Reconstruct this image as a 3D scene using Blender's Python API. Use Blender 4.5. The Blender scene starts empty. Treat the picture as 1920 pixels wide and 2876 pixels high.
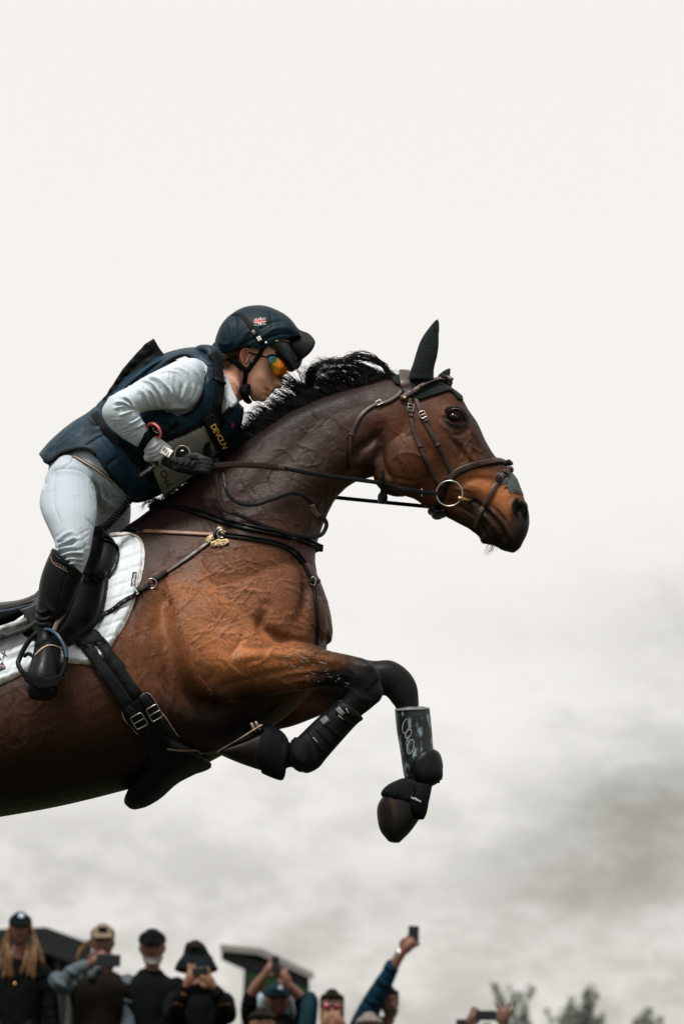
import bpy, bmesh, math, random
import numpy as np
from mathutils import Vector, Matrix
from mathutils.bvhtree import BVHTree
random.seed(7); rng = np.random.default_rng(7)
R = math.radians
scene = bpy.context.scene
# ------------------------------------------------------------------ camera
CAM = np.array([0.0, 0.0, 0.55]); PITCH = R(11.1); TV = math.tan(R(9.8)); DH = 9.0   # DH: distance of the horse's middle plane
cam_d = bpy.data.cameras.new('camera'); cam = bpy.data.objects.new('camera', cam_d)
scene.collection.objects.link(cam); scene.camera = cam
cam.location = CAM; cam.rotation_euler = (math.pi/2+PITCH, 0, 0)
cam_d.sensor_fit = 'VERTICAL'; cam_d.sensor_height = 36; cam_d.lens = 18/TV
cam_d.clip_start = 0.1; cam_d.clip_end = 3000
cam_d.dof.use_dof = True; cam_d.dof.focus_distance = 8.85; cam_d.dof.aperture_fstop = 4.3
# ------------------------------------------------------------------ colour management
vs = scene.view_settings
scene.display_settings.display_device = 'sRGB'
vs.view_transform = 'Standard'; vs.look = 'None'; vs.gamma = 1; vs.exposure = 0.0; vs.use_curve_mapping = False
# ------------------------------------------------------------------ sun (overcast: wide and weak)
SUN_EL, SUN_AZ = R(62), R(-24)      # azimuth from straight behind the camera, negative = from the left
sd = bpy.data.lights.new('sun', 'SUN'); sd.energy = 5.0; sd.angle = R(14); sd.color = (1.0, 0.965, 0.91)
so = bpy.data.objects.new('sun', sd); scene.collection.objects.link(so)
_dir = Vector((math.sin(SUN_AZ)*math.cos(SUN_EL), -math.cos(SUN_AZ)*math.cos(SUN_EL), math.sin(SUN_EL)))
so.rotation_euler = _dir.to_track_quat('Z', 'Y').to_euler(); so.location = (0, 0, 30)
# ------------------------------------------------------------------ sky (overcast cloud layer over a Nishita sky)
world = bpy.data.worlds.new('World'); scene.world = world; world.use_nodes = True
nt = world.node_tree; nt.nodes.clear(); N = nt.nodes.new; Lk = nt.links.new
def nd(t, **k):
    n = N(t)
    for a, b in k.items(): setattr(n, a, b)
    return n
def mth(op, a, b=None, c=None, clamp=False):
    n = nd('ShaderNodeMath', operation=op, use_clamp=clamp)
    for i, v in enumerate((a, b, c)):
        if v is None: continue
        if isinstance(v, (int, float)): n.inputs[i].default_value = v
        else: Lk(v, n.inputs[i])
    return n.outputs[0]
tc = nd('ShaderNodeTexCoord'); sep = nd('ShaderNodeSeparateXYZ'); Lk(tc.outputs['Generated'], sep.inputs[0])
X, Y, Z = sep.outputs
def wnoise(scale, detail, stretch, rough=0.55, loc=(0, 0, 0)):
    mp = nd('ShaderNodeMapping'); Lk(tc.outputs['Generated'], mp.inputs[0]); mp.inputs['Scale'].default_value = (1, 1, stretch); mp.inputs['Location'].default_value = loc
    n = nd('ShaderNodeTexNoise'); Lk(mp.outputs[0], n.inputs['Vector']); n.inputs['Scale'].default_value = scale; n.inputs['Detail'].default_value = detail; n.inputs['Roughness'].default_value = rough
    return n.outputs[0]
def rampf(x, a, b, lo=0.0, hi=1.0):
    n = nd('ShaderNodeMapRange', interpolation_type='SMOOTHSTEP'); Lk(x, n.inputs[0])
    for i, v in zip((1, 2, 3, 4), (a, b, lo, hi)): n.inputs[i].default_value = v
    return n.outputs[0]
n1 = wnoise(11, 7, 2.2, .6); n2 = wnoise(34, 8, 1.8, .62, loc=(3, 1, 2)); n3 = wnoise(5, 4, 3.0, loc=(1, 5, 0))
low = rampf(Z, 0.03, 0.21, 1.0, 0.0)                                   # clouds show towards the horizon
base_n = mth('ADD', mth('MULTIPLY', n1, 0.65), mth('MULTIPLY', n2, 0.35))
dens = mth('MULTIPLY', rampf(base_n, 0.42, 0.62), low)
def skydir(px, py):
    cx, cy = (px-960)/1438*TV, (1438-py)/1438*TV
    v = np.array([cx, math.cos(PITCH)-cy*math.sin(PITCH), math.sin(PITCH)+cy*math.cos(PITCH)]); return v/np.linalg.norm(v)
def cloud(px, py, rad, amt, sz=1.0):
    """a heavier cloud centred on one direction of the sky, its edge broken by noise"""
    c = skydir(px, py)
    dx = mth('SUBTRACT', X, float(c[0])); dz = mth('MULTIPLY', mth('SUBTRACT', Z, float(c[2])), sz)
    dy = mth('SUBTRACT', Y, float(c[1]))
    d = mth('SQRT', mth('ADD', mth('ADD', mth('MULTIPLY', dx, dx), mth('MULTIPLY', dz, dz)), mth('MULTIPLY', dy, dy)))
    d = mth('ADD', d, mth('MULTIPLY', mth('SUBTRACT', base_n, 0.5), 0.045+rad*3.0))
    return mth('MULTIPLY', rampf(d, -rad*0.5, rad, 1.0, 0.0), amt)
cl = [cloud(1790, 2440, 0.060, 1.6, 1.9), cloud(1900, 2170, 0.040, 1.0, 1.4), cloud(1700, 2300, 0.055, 0.5, 1.5), cloud(1760, 1690, 0.060, 0.26, 2.0), cloud(1820, 1860, 0.06, 0.24, 1.7), cloud(1400, 1760, 0.06, 0.10, 2.2), cloud(1250, 2350, 0.07, 0.12, 1.6),
      cloud(200, 2400, 0.085, 0.22, 3.0), cloud(980, 2600, 0.035, 0.22, 1.5), cloud(1550, 2560, 0.06, 0.26, 2.0), cloud(650, 2500, 0.06, 0.14, 2.6), cloud(1925, -8, 0.008, 0.5, 1.2)]
acc = mth('MULTIPLY', dens, 0.20)
for c_ in cl: acc = mth('ADD', acc, c_)
acc = mth('ADD', acc, rampf(Z, 0.015, 0.135, 0.42, 0.0))
acc = mth('MULTIPLY', acc, rampf(n2, 0.36, 0.64, 0.55, 1.45))
acc = mth('MULTIPLY', mth('SUBTRACT', 1.0, mth('POWER', 2.71828, mth('MULTIPLY', acc, -1.15))), 0.92)
mixc = nd('ShaderNodeMix', data_type='RGBA'); Lk(acc, mixc.inputs[0])
mixc.inputs[6].default_value = (0.955, 0.925, 0.885, 1); mixc.inputs[7].default_value = (0.25, 0.238, 0.20, 1)
sky = nd('ShaderNodeTexSky', sky_type='NISHITA'); sky.sun_disc = False; sky.sun_elevation = SUN_EL; sky.sun_rotation = math.pi+SUN_AZ
skm = nd('ShaderNodeVectorMath', operation='SCALE'); Lk(sky.outputs[0], skm.inputs[0]); skm.inputs['Scale'].default_value = 0.1
mixs = nd('ShaderNodeMix', data_type='RGBA'); mixs.inputs[0].default_value = 0.05; Lk(mixc.outputs[2], mixs.inputs[6]); Lk(skm.outputs[0], mixs.inputs[7])
bg = nd('ShaderNodeBackground'); Lk(mixs.outputs[2], bg.inputs[0])
Lk(rampf(Z, 0.38, 1.0, 1.0, 1.8), bg.inputs[1])                          # overcast: the zenith is brighter than the horizon
wo = nd('ShaderNodeOutputWorld'); Lk(bg.outputs[0], wo.inputs[0])

# ================================================================== geometry helpers
def P(px, py, d=0.0):
    """a point of the place: seen at (px, py) of the photograph, d metres behind (+) or before (-) the horse's middle plane"""
    px = np.asarray(px, float); py = np.asarray(py, float); d = np.asarray(d, float)
    cx, cy = (px-960)/1438*TV, (1438-py)/1438*TV
    dy = math.cos(PITCH)-cy*math.sin(PITCH); dz = math.sin(PITCH)+cy*math.cos(PITCH)
    t = (DH+d)/dy
    return np.stack([CAM[0]+cx*t, CAM[1]+dy*t, CAM[2]+dz*t], -1)
def proj(V):
    q = V-CAM; f = q[:, 1]*math.cos(PITCH)+q[:, 2]*math.sin(PITCH); u = -q[:, 1]*math.sin(PITCH)+q[:, 2]*math.cos(PITCH)
    return np.stack([960+q[:, 0]/f/TV*1438, 1438-u/f/TV*1438], -1)
def cr(rows, n, closed=False):
    """Catmull-Rom resample of the rows of an array, n steps per span"""
    a = np.asarray(rows, float); m = len(a); out = []
    for i in range(m if closed else m-1):
        if closed: p0, p1, p2, p3 = a[(i-1) % m], a[i], a[(i+1) % m], a[(i+2) % m]
        else: p0, p1, p2, p3 = a[max(i-1, 0)], a[i], a[i+1], a[min(i+2, m-1)]
        for k in range(n):
            t = k/n
            out.append(0.5*((2*p1)+(-p0+p2)*t+(2*p0-5*p1+4*p2-p3)*t*t+(-p0+3*p1-3*p2+p3)*t**3))
    if not closed: out.append(a[-1])
    return np.array(out)
def grid_faces(m, n, closed=True, base=0):
    F = []
    for i in range(m-1):
        for j in range(n if closed else n-1):
            F.append((base+i*n+j, base+i*n+(j+1) % n, base+(i+1)*n+(j+1) % n, base+(i+1)*n+j))
    return F
def skin_rings(rings, cap=True):
    m, n = len(rings), len(rings[0]); V = np.concatenate(rings); F = grid_faces(m, n)
    if cap:
        V = np.vstack([V, rings[0].mean(0), rings[-1].mean(0)]); a, b = m*n, m*n+1
        for j in range(n):
            F.append((a, (j+1) % n, j)); F.append((b, (m-1)*n+j, (m-1)*n+(j+1) % n))
    return V, F
def loft(sts, n=5, ring=28, shrink=1.0, e=2.0, cap=0.6):
    """rows (ax, ay, bx, by, d, w[, k]): outline points A and B, depth of the centre, half width in metres, k widens towards A"""
    a = np.array([tuple(s)+(0,)*(7-len(s)) for s in sts], float); a = cr(a, n)
    A = P(a[:, 0], a[:, 1], a[:, 4]); B = P(a[:, 2], a[:, 3], a[:, 4]); C = (A+B)/2; U = (A-B)/2*shrink; W = a[:, 5]*shrink
    t = np.linspace(0, 2*math.pi, ring, endpoint=False)
    ct, st = np.cos(t), np.sin(t); ce = np.sign(ct)*np.abs(ct)**(2/e); se = np.sign(st)*np.abs(st)**(2/e)
    rings = []
    def rg(c, u, w, k): 
        g = c+np.outer(ce, u); g = g.copy(); g[:, 1] += se*w*(1+k*ce); return g
    def endcap(i, j, sgn):
        dirv = C[i]-C[j]; L = np.linalg.norm(dirv)+1e-9; dirv = dirv/L; r = min(np.linalg.norm(U[i]), W[i])*cap
        out = []
        for q in (0.35, 0.7, 0.92, 1.0):
            s = math.sqrt(max(0.02, 1-q*q)); out.append(rg(C[i]+dirv*r*q, U[i]*s, W[i]*s, a[i, 6]))
        return out
    pre = endcap(0, 1, 1)[::-1] if cap else []
    post = endcap(-1, -2, 1) if cap else []
    mid = [rg(C[i], U[i], W[i], a[i, 6]) for i in range(len(a))]
    return skin_rings(pre+mid+post)
def frames(pts):
    T = np.gradient(pts, axis=0); T /= (np.linalg.norm(T, axis=1)[:, None]+1e-12)
    nrm = np.cross(T[0], [0, 1, 0.01]); 
    if np.linalg.norm(nrm) < 1e-3: nrm = np.cross(T[0], [1, 0, 0])
    nrm /= np.linalg.norm(nrm); Ns = [nrm]
    for i in range(1, len(pts)):
        v = Ns[-1]-T[i]*np.dot(Ns[-1], T[i]); Ns.append(v/(np.linalg.norm(v)+1e-12))
    Ns = np.array(Ns); return T, Ns, np.cross(T, Ns)
def tube(pts, rad, ring=10, cap=True, closed=False):
    pts = np.asarray(pts, float); rad = np.broadcast_to(np.asarray(rad, float), (len(pts),))
    T, A, B = frames(pts); t = np.linspace(0, 2*math.pi, ring, endpoint=False)
    rings = [pts[i]+rad[i]*(np.outer(np.cos(t), A[i])+np.outer(np.sin(t), B[i])) for i in range(len(pts))]
    if closed:
        V = np.concatenate(rings); m = len(pts); F = []
        for i in range(m):
            for j in range(ring): F.append((i*ring+j, i*ring+(j+1) % ring, ((i+1) % m)*ring+(j+1) % ring, ((i+1) % m)*ring+j))
        return V, F
    if cap:
        a = [pts[0]-T[0]*rad[0]*q+(rings[0]-pts[0])*s for q, s in ((0.9, 0.35), (0.55, 0.8))]
        b = [pts[-1]+T[-1]*rad[-1]*q+(rings[-1]-pts[-1])*s for q, s in ((0.55, 0.8), (0.9, 0.35))]
        rings = a+rings+b
    return skin_rings(rings)
def limb(rows, n=5, ring=16):
    """rows (px, py, d, radius in metres)"""
    a = cr(rows, n); return tube(P(a[:, 0], a[:, 1], a[:, 2]), a[:, 3], ring)
def ball(px, py, d, rx, ry=None, rz=None, ang=0, n=14):
    """ellipsoid; rx, rz in the picture plane, ry in depth, metres; ang turns it in the picture plane"""
    ry = rx if ry is None else ry; rz = rx if rz is None else rz; c = P(px, py, d); rings = []
    t = np.linspace(0, 2*math.pi, 2*n, endpoint=False); ca, sa = math.cos(ang), math.sin(ang)
    for i in range(1, n):
        ph = math.pi*i/n; x = rx*math.cos(ph)*np.ones_like(t); y = ry*math.sin(ph)*np.cos(t); z = rz*math.sin(ph)*np.sin(t)
        rings.append(c+np.stack([x*ca-z*sa, y, x*sa+z*ca], -1))
    return skin_rings(rings)
def boxm(c, s, rot=None):
    V = np.array([[x, y, z] for x in (-1, 1) for y in (-1, 1) for z in (-1, 1)], float)*np.array(s)/2
    if rot is not None: V = V@np.array(rot).T
    return V+np.array(c), [(0, 1, 3, 2), (4, 6, 7, 5), (0, 4, 5, 1), (2, 3, 7, 6), (0, 2, 6, 4), (1, 5, 7, 3)]
def join(*ms):
    V, F, o = [], [], 0
    for v, f in ms:
        V.append(np.asarray(v)); F += [tuple(i+o for i in q) for q in f]; o += len(v)
    return np.vstack(V), F
def mirror(m):
    V = np.array(m[0]); V[:, 1] = 2*DH-V[:, 1]; return V, [tuple(reversed(f)) for f in m[1]]
def both(m): return join(m, mirror(m))
def to_mesh(V, F, name='m'):
    me = bpy.data.meshes.new(name); V = np.ascontiguousarray(V, dtype=np.float32)
    if isinstance(F, np.ndarray):
        k = F.shape[1]; me.vertices.add(len(V)); me.vertices.foreach_set('co', V.ravel()); me.loops.add(F.size); me.loops.foreach_set('vertex_index', F.ravel().astype(np.int32))
        me.polygons.add(len(F)); me.polygons.foreach_set('loop_start', np.arange(0, F.size, k, dtype=np.int32))
        try: me.polygons.foreach_set('loop_total', np.full(len(F), k, np.int32))
        except Exception: pass
        me.update(calc_edges=True)
    else: me.from_pydata(V.tolist(), [], [list(f) for f in F]); me.update()
    return me
def read_mesh(me):
    V = np.empty(len(me.vertices)*3, np.float32); me.vertices.foreach_get('co', V); V = V.reshape(-1, 3).astype(float)
    ls = np.empty(len(me.polygons), np.int32); me.polygons.foreach_get('loop_total', ls)
    I = np.empty(len(me.loops), np.int32); me.loops.foreach_get('vertex_index', I)
    if len(ls) and (ls == 4).all(): return V, I.reshape(-1, 4)
    F, o = [], 0
    for k in ls: F.append(tuple(I[o:o+k])); o += k
    return V, F
def union(ms, voxel, smooth=4, fac=0.5):
    """several closed shapes melted into one continuous surface"""
    me = to_mesh(*join(*ms)); ob = bpy.data.objects.new('tmp', me); scene.collection.objects.link(ob)
    md = ob.modifiers.new('r', 'REMESH'); md.mode = 'VOXEL'; md.voxel_size = voxel
    if smooth: s = ob.modifiers.new('s', 'SMOOTH'); s.factor = fac; s.iterations = smooth
    dg = bpy.context.evaluated_depsgraph_get(); ev = ob.evaluated_get(dg); m2 = bpy.data.meshes.new_from_object(ev)
    out = read_mesh(m2); bpy.data.objects.remove(ob); bpy.data.meshes.remove(me); bpy.data.meshes.remove(m2)
    return out
def normals(V, F):
    me = to_mesh(V, F); n = np.empty(len(me.vertices)*3, np.float32); me.vertex_normals.foreach_get('vector', n) if hasattr(me, 'vertex_normals') else me.vertices.foreach_get('normal', n)
    bpy.data.meshes.remove(me); return n.reshape(-1, 3).astype(float)
def seg_dist(Q, pts):
    """distance in px from points Q to a polyline"""
    best = np.full(len(Q), 1e9)
    for a, b in zip(pts[:-1], pts[1:]):
        a = np.array(a[:2], float); b = np.array(b[:2], float); ab = b-a; t = np.clip(((Q-a)@ab)/(ab@ab+1e-9), 0, 1)
        best = np.minimum(best, np.hypot(*(Q-(a+t[:, None]*ab)).T))
    return best
def smoothline(pts, n=4): return cr(np.array(pts, float), n)
class Sculpt:
    """presses creases and raises swellings on a surface along lines drawn in the picture plane; mid = y of the mirror plane (None: no mirror)"""
    def __init__(s, V, F, mirrored=True, dmin=None, dmax=None):
        s.V, s.F = V, F; s.N = normals(V, F); s.mir = mirrored
        W = V.copy()
        if mirrored: W[:, 1] = np.minimum(W[:, 1], 2*DH-W[:, 1])
        s.Q = proj(W); ny = s.N[:, 1].copy()
        if mirrored: ny = np.where(V[:, 1] > DH, -ny, ny)
        s.face = np.clip((-ny+0.25)/0.6, 0, 1); s.off = np.zeros(len(V)); s.W = W
        if dmin is not None: s.face = s.face*(W[:, 1]-DH > dmin)
        if dmax is not None: s.face = s.face*(W[:, 1]-DH < dmax)
    def near(s, pts, r):
        p = np.array(pts)[:, :2]; lo, hi = p.min(0)-3.2*r, p.max(0)+3.2*r
        return np.where((s.Q > lo).all(1) & (s.Q < hi).all(1) & (s.face > 0))[0]
    def line(s, pts, r, amp, n=4):
        pts = smoothline(pts, n) if n > 1 else np.array(pts, float); i = s.near(pts, r)
        if not len(i): return
        d = seg_dist(s.Q[i], pts)
        L = np.zeros(len(i))                                            # fade at both ends
        e = np.minimum(np.hypot(*(s.Q[i]-pts[0, :2]).T), np.hypot(*(s.Q[i]-pts[-1, :2]).T))
        s.off[i] += amp*np.exp(-(d/r)**2)*np.clip(0.25+e/(3.0*r), 0, 1)*s.face[i]
    def edge(s, pts, r, amp, n=4):
        """a step: raised by amp on the right-hand side of the line, fading away from it"""
        pts = smoothline(pts, n); i = s.near(pts, r*1.5); Q = s.Q[i]; best = np.full(len(i), 1e9); sg = np.zeros(len(i))
        for a, b in zip(pts[:-1], pts[1:]):
            a = a[:2]; b = b[:2]; ab = b-a; t = np.clip(((Q-a)@ab)/(ab@ab+1e-9), 0, 1); dv = Q-(a+t[:, None]*ab); d = np.hypot(*dv.T)
            cross = ab[0]*(Q[:, 1]-a[1])-ab[1]*(Q[:, 0]-a[0]); m = d < best; best[m] = d[m]; sg[m] = np.sign(cross[m])
        s.off[i] += amp*sg*(best/r)*np.exp(0.5-0.5*(best/r)**2)*s.face[i]
    def blob(s, cx, cy, rx, ry, ang, amp):
        i = s.near([(cx, cy)], max(rx, ry)); q = s.Q[i]-np.array([cx, cy]); a = R(ang); u = q[:, 0]*math.cos(a)+q[:, 1]*math.sin(a); v = -q[:, 0]*math.sin(a)+q[:, 1]*math.cos(a)
        s.off[i] += amp*np.exp(-(u/rx)**2-(v/ry)**2)*s.face[i]
    def done(s): return s.V+s.N*s.off[:, None], s.F
class Paint:
    def __init__(s, V, base, mirrored=True):
        W = V.copy()
        if mirrored: W[:, 1] = np.minimum(W[:, 1], 2*DH-W[:, 1])
        s.Q = proj(W); s.D = W[:, 1]-DH; s.C = np.tile(np.array(base, float), (len(V), 1)); s.V = V
    def mix(s, m, col): s.C = s.C*(1-m[:, None])+np.array(col)*m[:, None]
    def blob(s, cx, cy, rx, ry, ang, col, amt=1.0, hard=1.0, ok=None):
        q = s.Q-np.array([cx, cy]); a = R(ang); u = q[:, 0]*math.cos(a)+q[:, 1]*math.sin(a); v = -q[:, 0]*math.sin(a)+q[:, 1]*math.cos(a)
        m = np.clip(np.exp(-(u/rx)**2-(v/ry)**2)*hard, 0, 1)*amt
        if ok is not None: m = m*ok
        s.mix(m, col)
    def line(s, pts, r, col, amt=1.0, hard=1.0, n=4, ok=None):
        d = seg_dist(s.Q, smoothline(pts, n)); m = np.clip(np.exp(-(d/r)**2)*hard, 0, 1)*amt
        if ok is not None: m = m*ok
        s.mix(m, col)
def inpoly(Q, poly):
    poly = np.array(poly, float); x, y = Q[:, 0], Q[:, 1]; c = np.zeros(len(Q), bool); j = len(poly)-1
    for i in range(len(poly)):
        xi, yi = poly[i]; xj, yj = poly[j]
        c ^= ((yi > y) != (yj > y)) & (x < (xj-xi)*(y-yi)/(yj-yi+1e-12)+xi); j = i
    return c
def bvh(V, F): return BVHTree.FromPolygons([tuple(v) for v in V], [tuple(int(i) for i in f) for f in F])
def hit(tree, px, py):
    d = P(px, py, 0.0)-CAM; d = Vector(d/np.linalg.norm(d)); h = tree.ray_cast(Vector(CAM), d)
    if h[0] is None: return None, None
    n = np.array(h[1]); return np.array(h[0]), (-n if np.dot(n, np.array(d)) > 0 else n)
def sm(a, it=2):
    a = np.array(a, float)
    for _ in range(it):
        if len(a) > 2: a[1:-1] = 0.25*a[:-2]+0.5*a[1:-1]+0.25*a[2:]
    return a
def on_surface(tree, pts, step=5.0, off=0.003, it=3):
    """follow a line of the picture plane over a surface -> points and normals"""
    p = smoothline(pts, 10); L = np.r_[0, np.cumsum(np.hypot(*np.diff(p, axis=0).T))]; k = max(3, int(L[-1]/step)+1)
    q = np.stack([np.interp(np.linspace(0, L[-1], k), L, p[:, i]) for i in (0, 1)], -1); H, Nn = [], []
    for x, y in q:
        h, n = hit(tree, x, y)
        if n is not None and n[1] > -0.12: n = np.array([n[0], -0.12, n[2]]); n /= np.linalg.norm(n)
        H.append(h); Nn.append(n)
    ok = [i for i, h in enumerate(H) if h is not None]
    if not ok: return P(q[:, 0], q[:, 1], -0.1), np.tile([0, -1.0, 0], (k, 1))
    for i in range(k):
        if H[i] is None:
            j = min(ok, key=lambda o: abs(o-i)); H[i] = P(q[i, 0], q[i, 1], H[j][1]-DH+abs(i-j)*0.004); Nn[i] = Nn[j]
    Nn = sm(Nn, it+2); Nn /= np.linalg.norm(Nn, axis=1)[:, None]; H = sm(H, it)+Nn*off
    return H, Nn
def ribbon(pts, nrm, width, thick, rnd=0.35):
    """flat strap with softened edges; width and thick in metres (width may be an array)"""
    T, _, _ = frames(pts); S = np.cross(T, nrm); S /= np.linalg.norm(S, axis=1)[:, None]+1e-12; Nn = np.cross(S, T)
    w = np.broadcast_to(np.asarray(width, float), (len(pts),))/2; h = thick/2
    prof = [(-1, -1), (-1, 0.3), (-1+rnd*0.5, 1), (-0.5, 1.15), (0.5, 1.15), (1-rnd*0.5, 1), (1, 0.3), (1, -1)]
    rings = [np.array([pts[i]+S[i]*w[i]*a+Nn[i]*(h*b+h*0.5) for a, b in prof]) for i in range(len(pts))]
    return skin_rings(rings)
def strap(tree, pts, width_px, off=0.002, thick=0.004, step=5.0, it=3, scale=0.00108):
    H, Nn = on_surface(tree, pts, step, off, it); return ribbon(H, Nn, width_px*scale, thick)
def airstrap(rows, width_px, thick=0.004, n=8, nrm=(0, -1, 0), scale=0.00108, twist=None):
    """free-hanging strap, rows (px, py, d)"""
    a = cr(rows, n); p = P(a[:, 0], a[:, 1], a[:, 2]); Nn = np.tile(np.array(nrm, float), (len(p), 1))
    if twist is not None: Nn = np.array([(0, -math.cos(t), math.sin(t)) for t in np.interp(np.linspace(0, 1, len(p)), np.linspace(0, 1, len(twist)), twist)])
    return ribbon(p, Nn, width_px*scale, thick)
def poly_grid(poly, cell):
    bm = bmesh.new(); vs_ = [bm.verts.new((x, y, 0)) for x, y in poly]; bm.faces.new(vs_)
    p = np.array(poly, float); lo, hi = p.min(0), p.max(0)
    for ax in (0, 1):
        for c in np.arange(math.ceil(lo[ax]/cell)*cell+0.013, hi[ax], cell):
            co = [0, 0, 0]; co[ax] = c; no = [0, 0, 0]; no[ax] = 1
            bmesh.ops.bisect_plane(bm, geom=bm.verts[:]+bm.edges[:]+bm.faces[:], plane_co=co, plane_no=no, dist=1e-4)
    bmesh.ops.remove_doubles(bm, verts=bm.verts, dist=0.3)
    bm.verts.ensure_lookup_table(); V = np.array([v.co[:2] for v in bm.verts]); F = [tuple(v.index for v in f.verts) for f in bm.faces]
    bm.verts.index_update(); F = [tuple(v.index for v in f.verts) for f in bm.faces]; E = [tuple(v.index for v in e.verts) for e in bm.edges if len(e.link_faces) == 1]
    nb = [[] for _ in V]
    for e in bm.edges: a, b = e.verts[0].index, e.verts[1].index; nb[a].append(b); nb[b].append(a)
    bm.free(); return V, F, E, nb
def patch(poly, tree, cell=6, off=0.003, thick=0.003, puff=0.0, pr=18, fn=None, it=2, rnd=4, smooth_poly=3):
    """a sheet of cloth or leather laid on a surface inside an outline drawn in the picture plane"""
    if smooth_poly > 1: poly = cr(np.array(poly, float), smooth_poly, closed=True)
    V2, F, E, nb = poly_grid(poly, cell); n = len(V2); H = [None]*n; Nn = [None]*n
    for i, (x, y) in enumerate(V2):
        h, m = hit(tree, x, y)
        if m is not None and m[1] > -0.1: m = np.array([m[0], -0.1, m[2]])
        H[i], Nn[i] = h, m
    ok = [i for i in range(n) if H[i] is not None]
    for i in range(n):
        if H[i] is None:
            j = min(ok, key=lambda o: (V2[o, 0]-V2[i, 0])**2+(V2[o, 1]-V2[i, 1])**2); H[i] = P(V2[i, 0], V2[i, 1], H[j][1]-DH); Nn[i] = Nn[j]
    H = np.array(H); Nn = np.array(Nn)
    for _ in range(it):
        dd = H[:, 1].copy(); d2 = np.array([(dd[i]+np.mean(dd[nb[i]]))/2 if nb[i] else dd[i] for i in range(n)]); H = P(V2[:, 0], V2[:, 1], d2-DH)
        Nn = np.array([(Nn[i]+np.mean(Nn[nb[i]], axis=0))/2 if nb[i] else Nn[i] for i in range(n)])
    Nn /= np.linalg.norm(Nn, axis=1)[:, None]; bd = seg_dist(V2, list(poly)+[poly[0]])
    o = off+thick*np.sqrt(np.clip(1-(1-np.clip(bd/rnd, 0, 1))**2, 0, 1))+puff*np.sqrt(np.clip(1-(1-np.clip(bd/pr, 0, 1))**2, 0, 1))
    if fn is not None: o = o+fn(V2[:, 0], V2[:, 1])*np.clip(bd/6, 0, 1)
    Tp = H+Nn*o[:, None]; Bt = H+Nn*(off-0.004)
    V = np.vstack([Tp, Bt]); FF = [f for f in F]+[tuple(i+n for i in reversed(f)) for f in F]+[(a, b, b+n, a+n) for a, b in E]
    return V, FF
def cut(m, keep):
    """keep the faces whose centre passes keep(px array, depth array); returns an open sheet"""
    V, F = m; F = np.array([f for f in F]) if not isinstance(F, np.ndarray) else F
    C = V[F].mean(1); k = keep(proj(C), C[:, 1]-DH); F = F[k]; used = np.unique(F); mp = -np.ones(len(V), int); mp[used] = np.arange(len(used))
    return V[used], mp[F]
def text(s, size_px, cx, cy, ang, tree=None, off=0.002, d=None, scale=0.00108, font=None, shear=0.0, depth=0.0006, bold=0.0):
    """lettering laid on a surface; centre (cx, cy), turned ang degrees clockwise"""
    cu = bpy.data.curves.new('t', 'FONT'); cu.body = s; cu.size = size_px; cu.align_x = 'CENTER'; cu.align_y = 'CENTER'; cu.resolution_u = 3; cu.shear = shear; cu.offset = bold
    ob = bpy.data.objects.new('t', cu); scene.collection.objects.link(ob); dg = bpy.context.evaluated_depsgraph_get()
    me = bpy.data.meshes.new_from_object(ob.evaluated_get(dg)); V, F = read_mesh(me); bpy.data.objects.remove(ob); bpy.data.curves.remove(cu); bpy.data.meshes.remove(me)
    a = R(ang); x = V[:, 0]*math.cos(a)+V[:, 1]*math.sin(a)+cx; y = V[:, 0]*math.sin(a)-V[:, 1]*math.cos(a)+cy
    if tree is None: W = P(x, y, d)
    else:
        W = []; h0 = hit(tree, cx, cy)[0]; d0 = h0[1]-DH if h0 is not None else (d or -0.1)
        for i in range(len(x)):
            h, m = hit(tree, x[i], y[i]); W.append(h+np.array([0, -off, 0]) if h is not None and abs(h[1]-DH-d0) < 0.05 else P(x[i], y[i], d0-off))
        W = np.array(W)
    return W, [tuple(f) for f in F]
def strands(paths, r0, r1=0.0003, ring=3):
    V, F, o = [], [], 0; t = np.linspace(0, 2*math.pi, ring, endpoint=False); c, s_ = np.cos(t), np.sin(t)
    for p in paths:
        T, A, B = frames(p); m = len(p); rr = np.linspace(r0, r1, m)
        v = p[:, None, :]+rr[:, None, None]*(c[None, :, None]*A[:, None, :]+s_[None, :, None]*B[:, None, :]); V.append(v.reshape(-1, 3))
        for i in range(m-1):
            for j in range(ring): k = (j+1) % ring; F.append((o+i*ring+j, o+i*ring+k, o+(i+1)*ring+k, o+(i+1)*ring+j))
        o += m*ring
    return np.vstack(V), np.array(F)
class Multi:
    def __init__(s, *t): s.t = t
    def ray_cast(s, o, d):
        best = (None, None, None, 1e9)
        for t in s.t:
            h = t.ray_cast(o, d)
            if h[0] is not None and h[3] < best[3]: best = h
        return best
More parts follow.
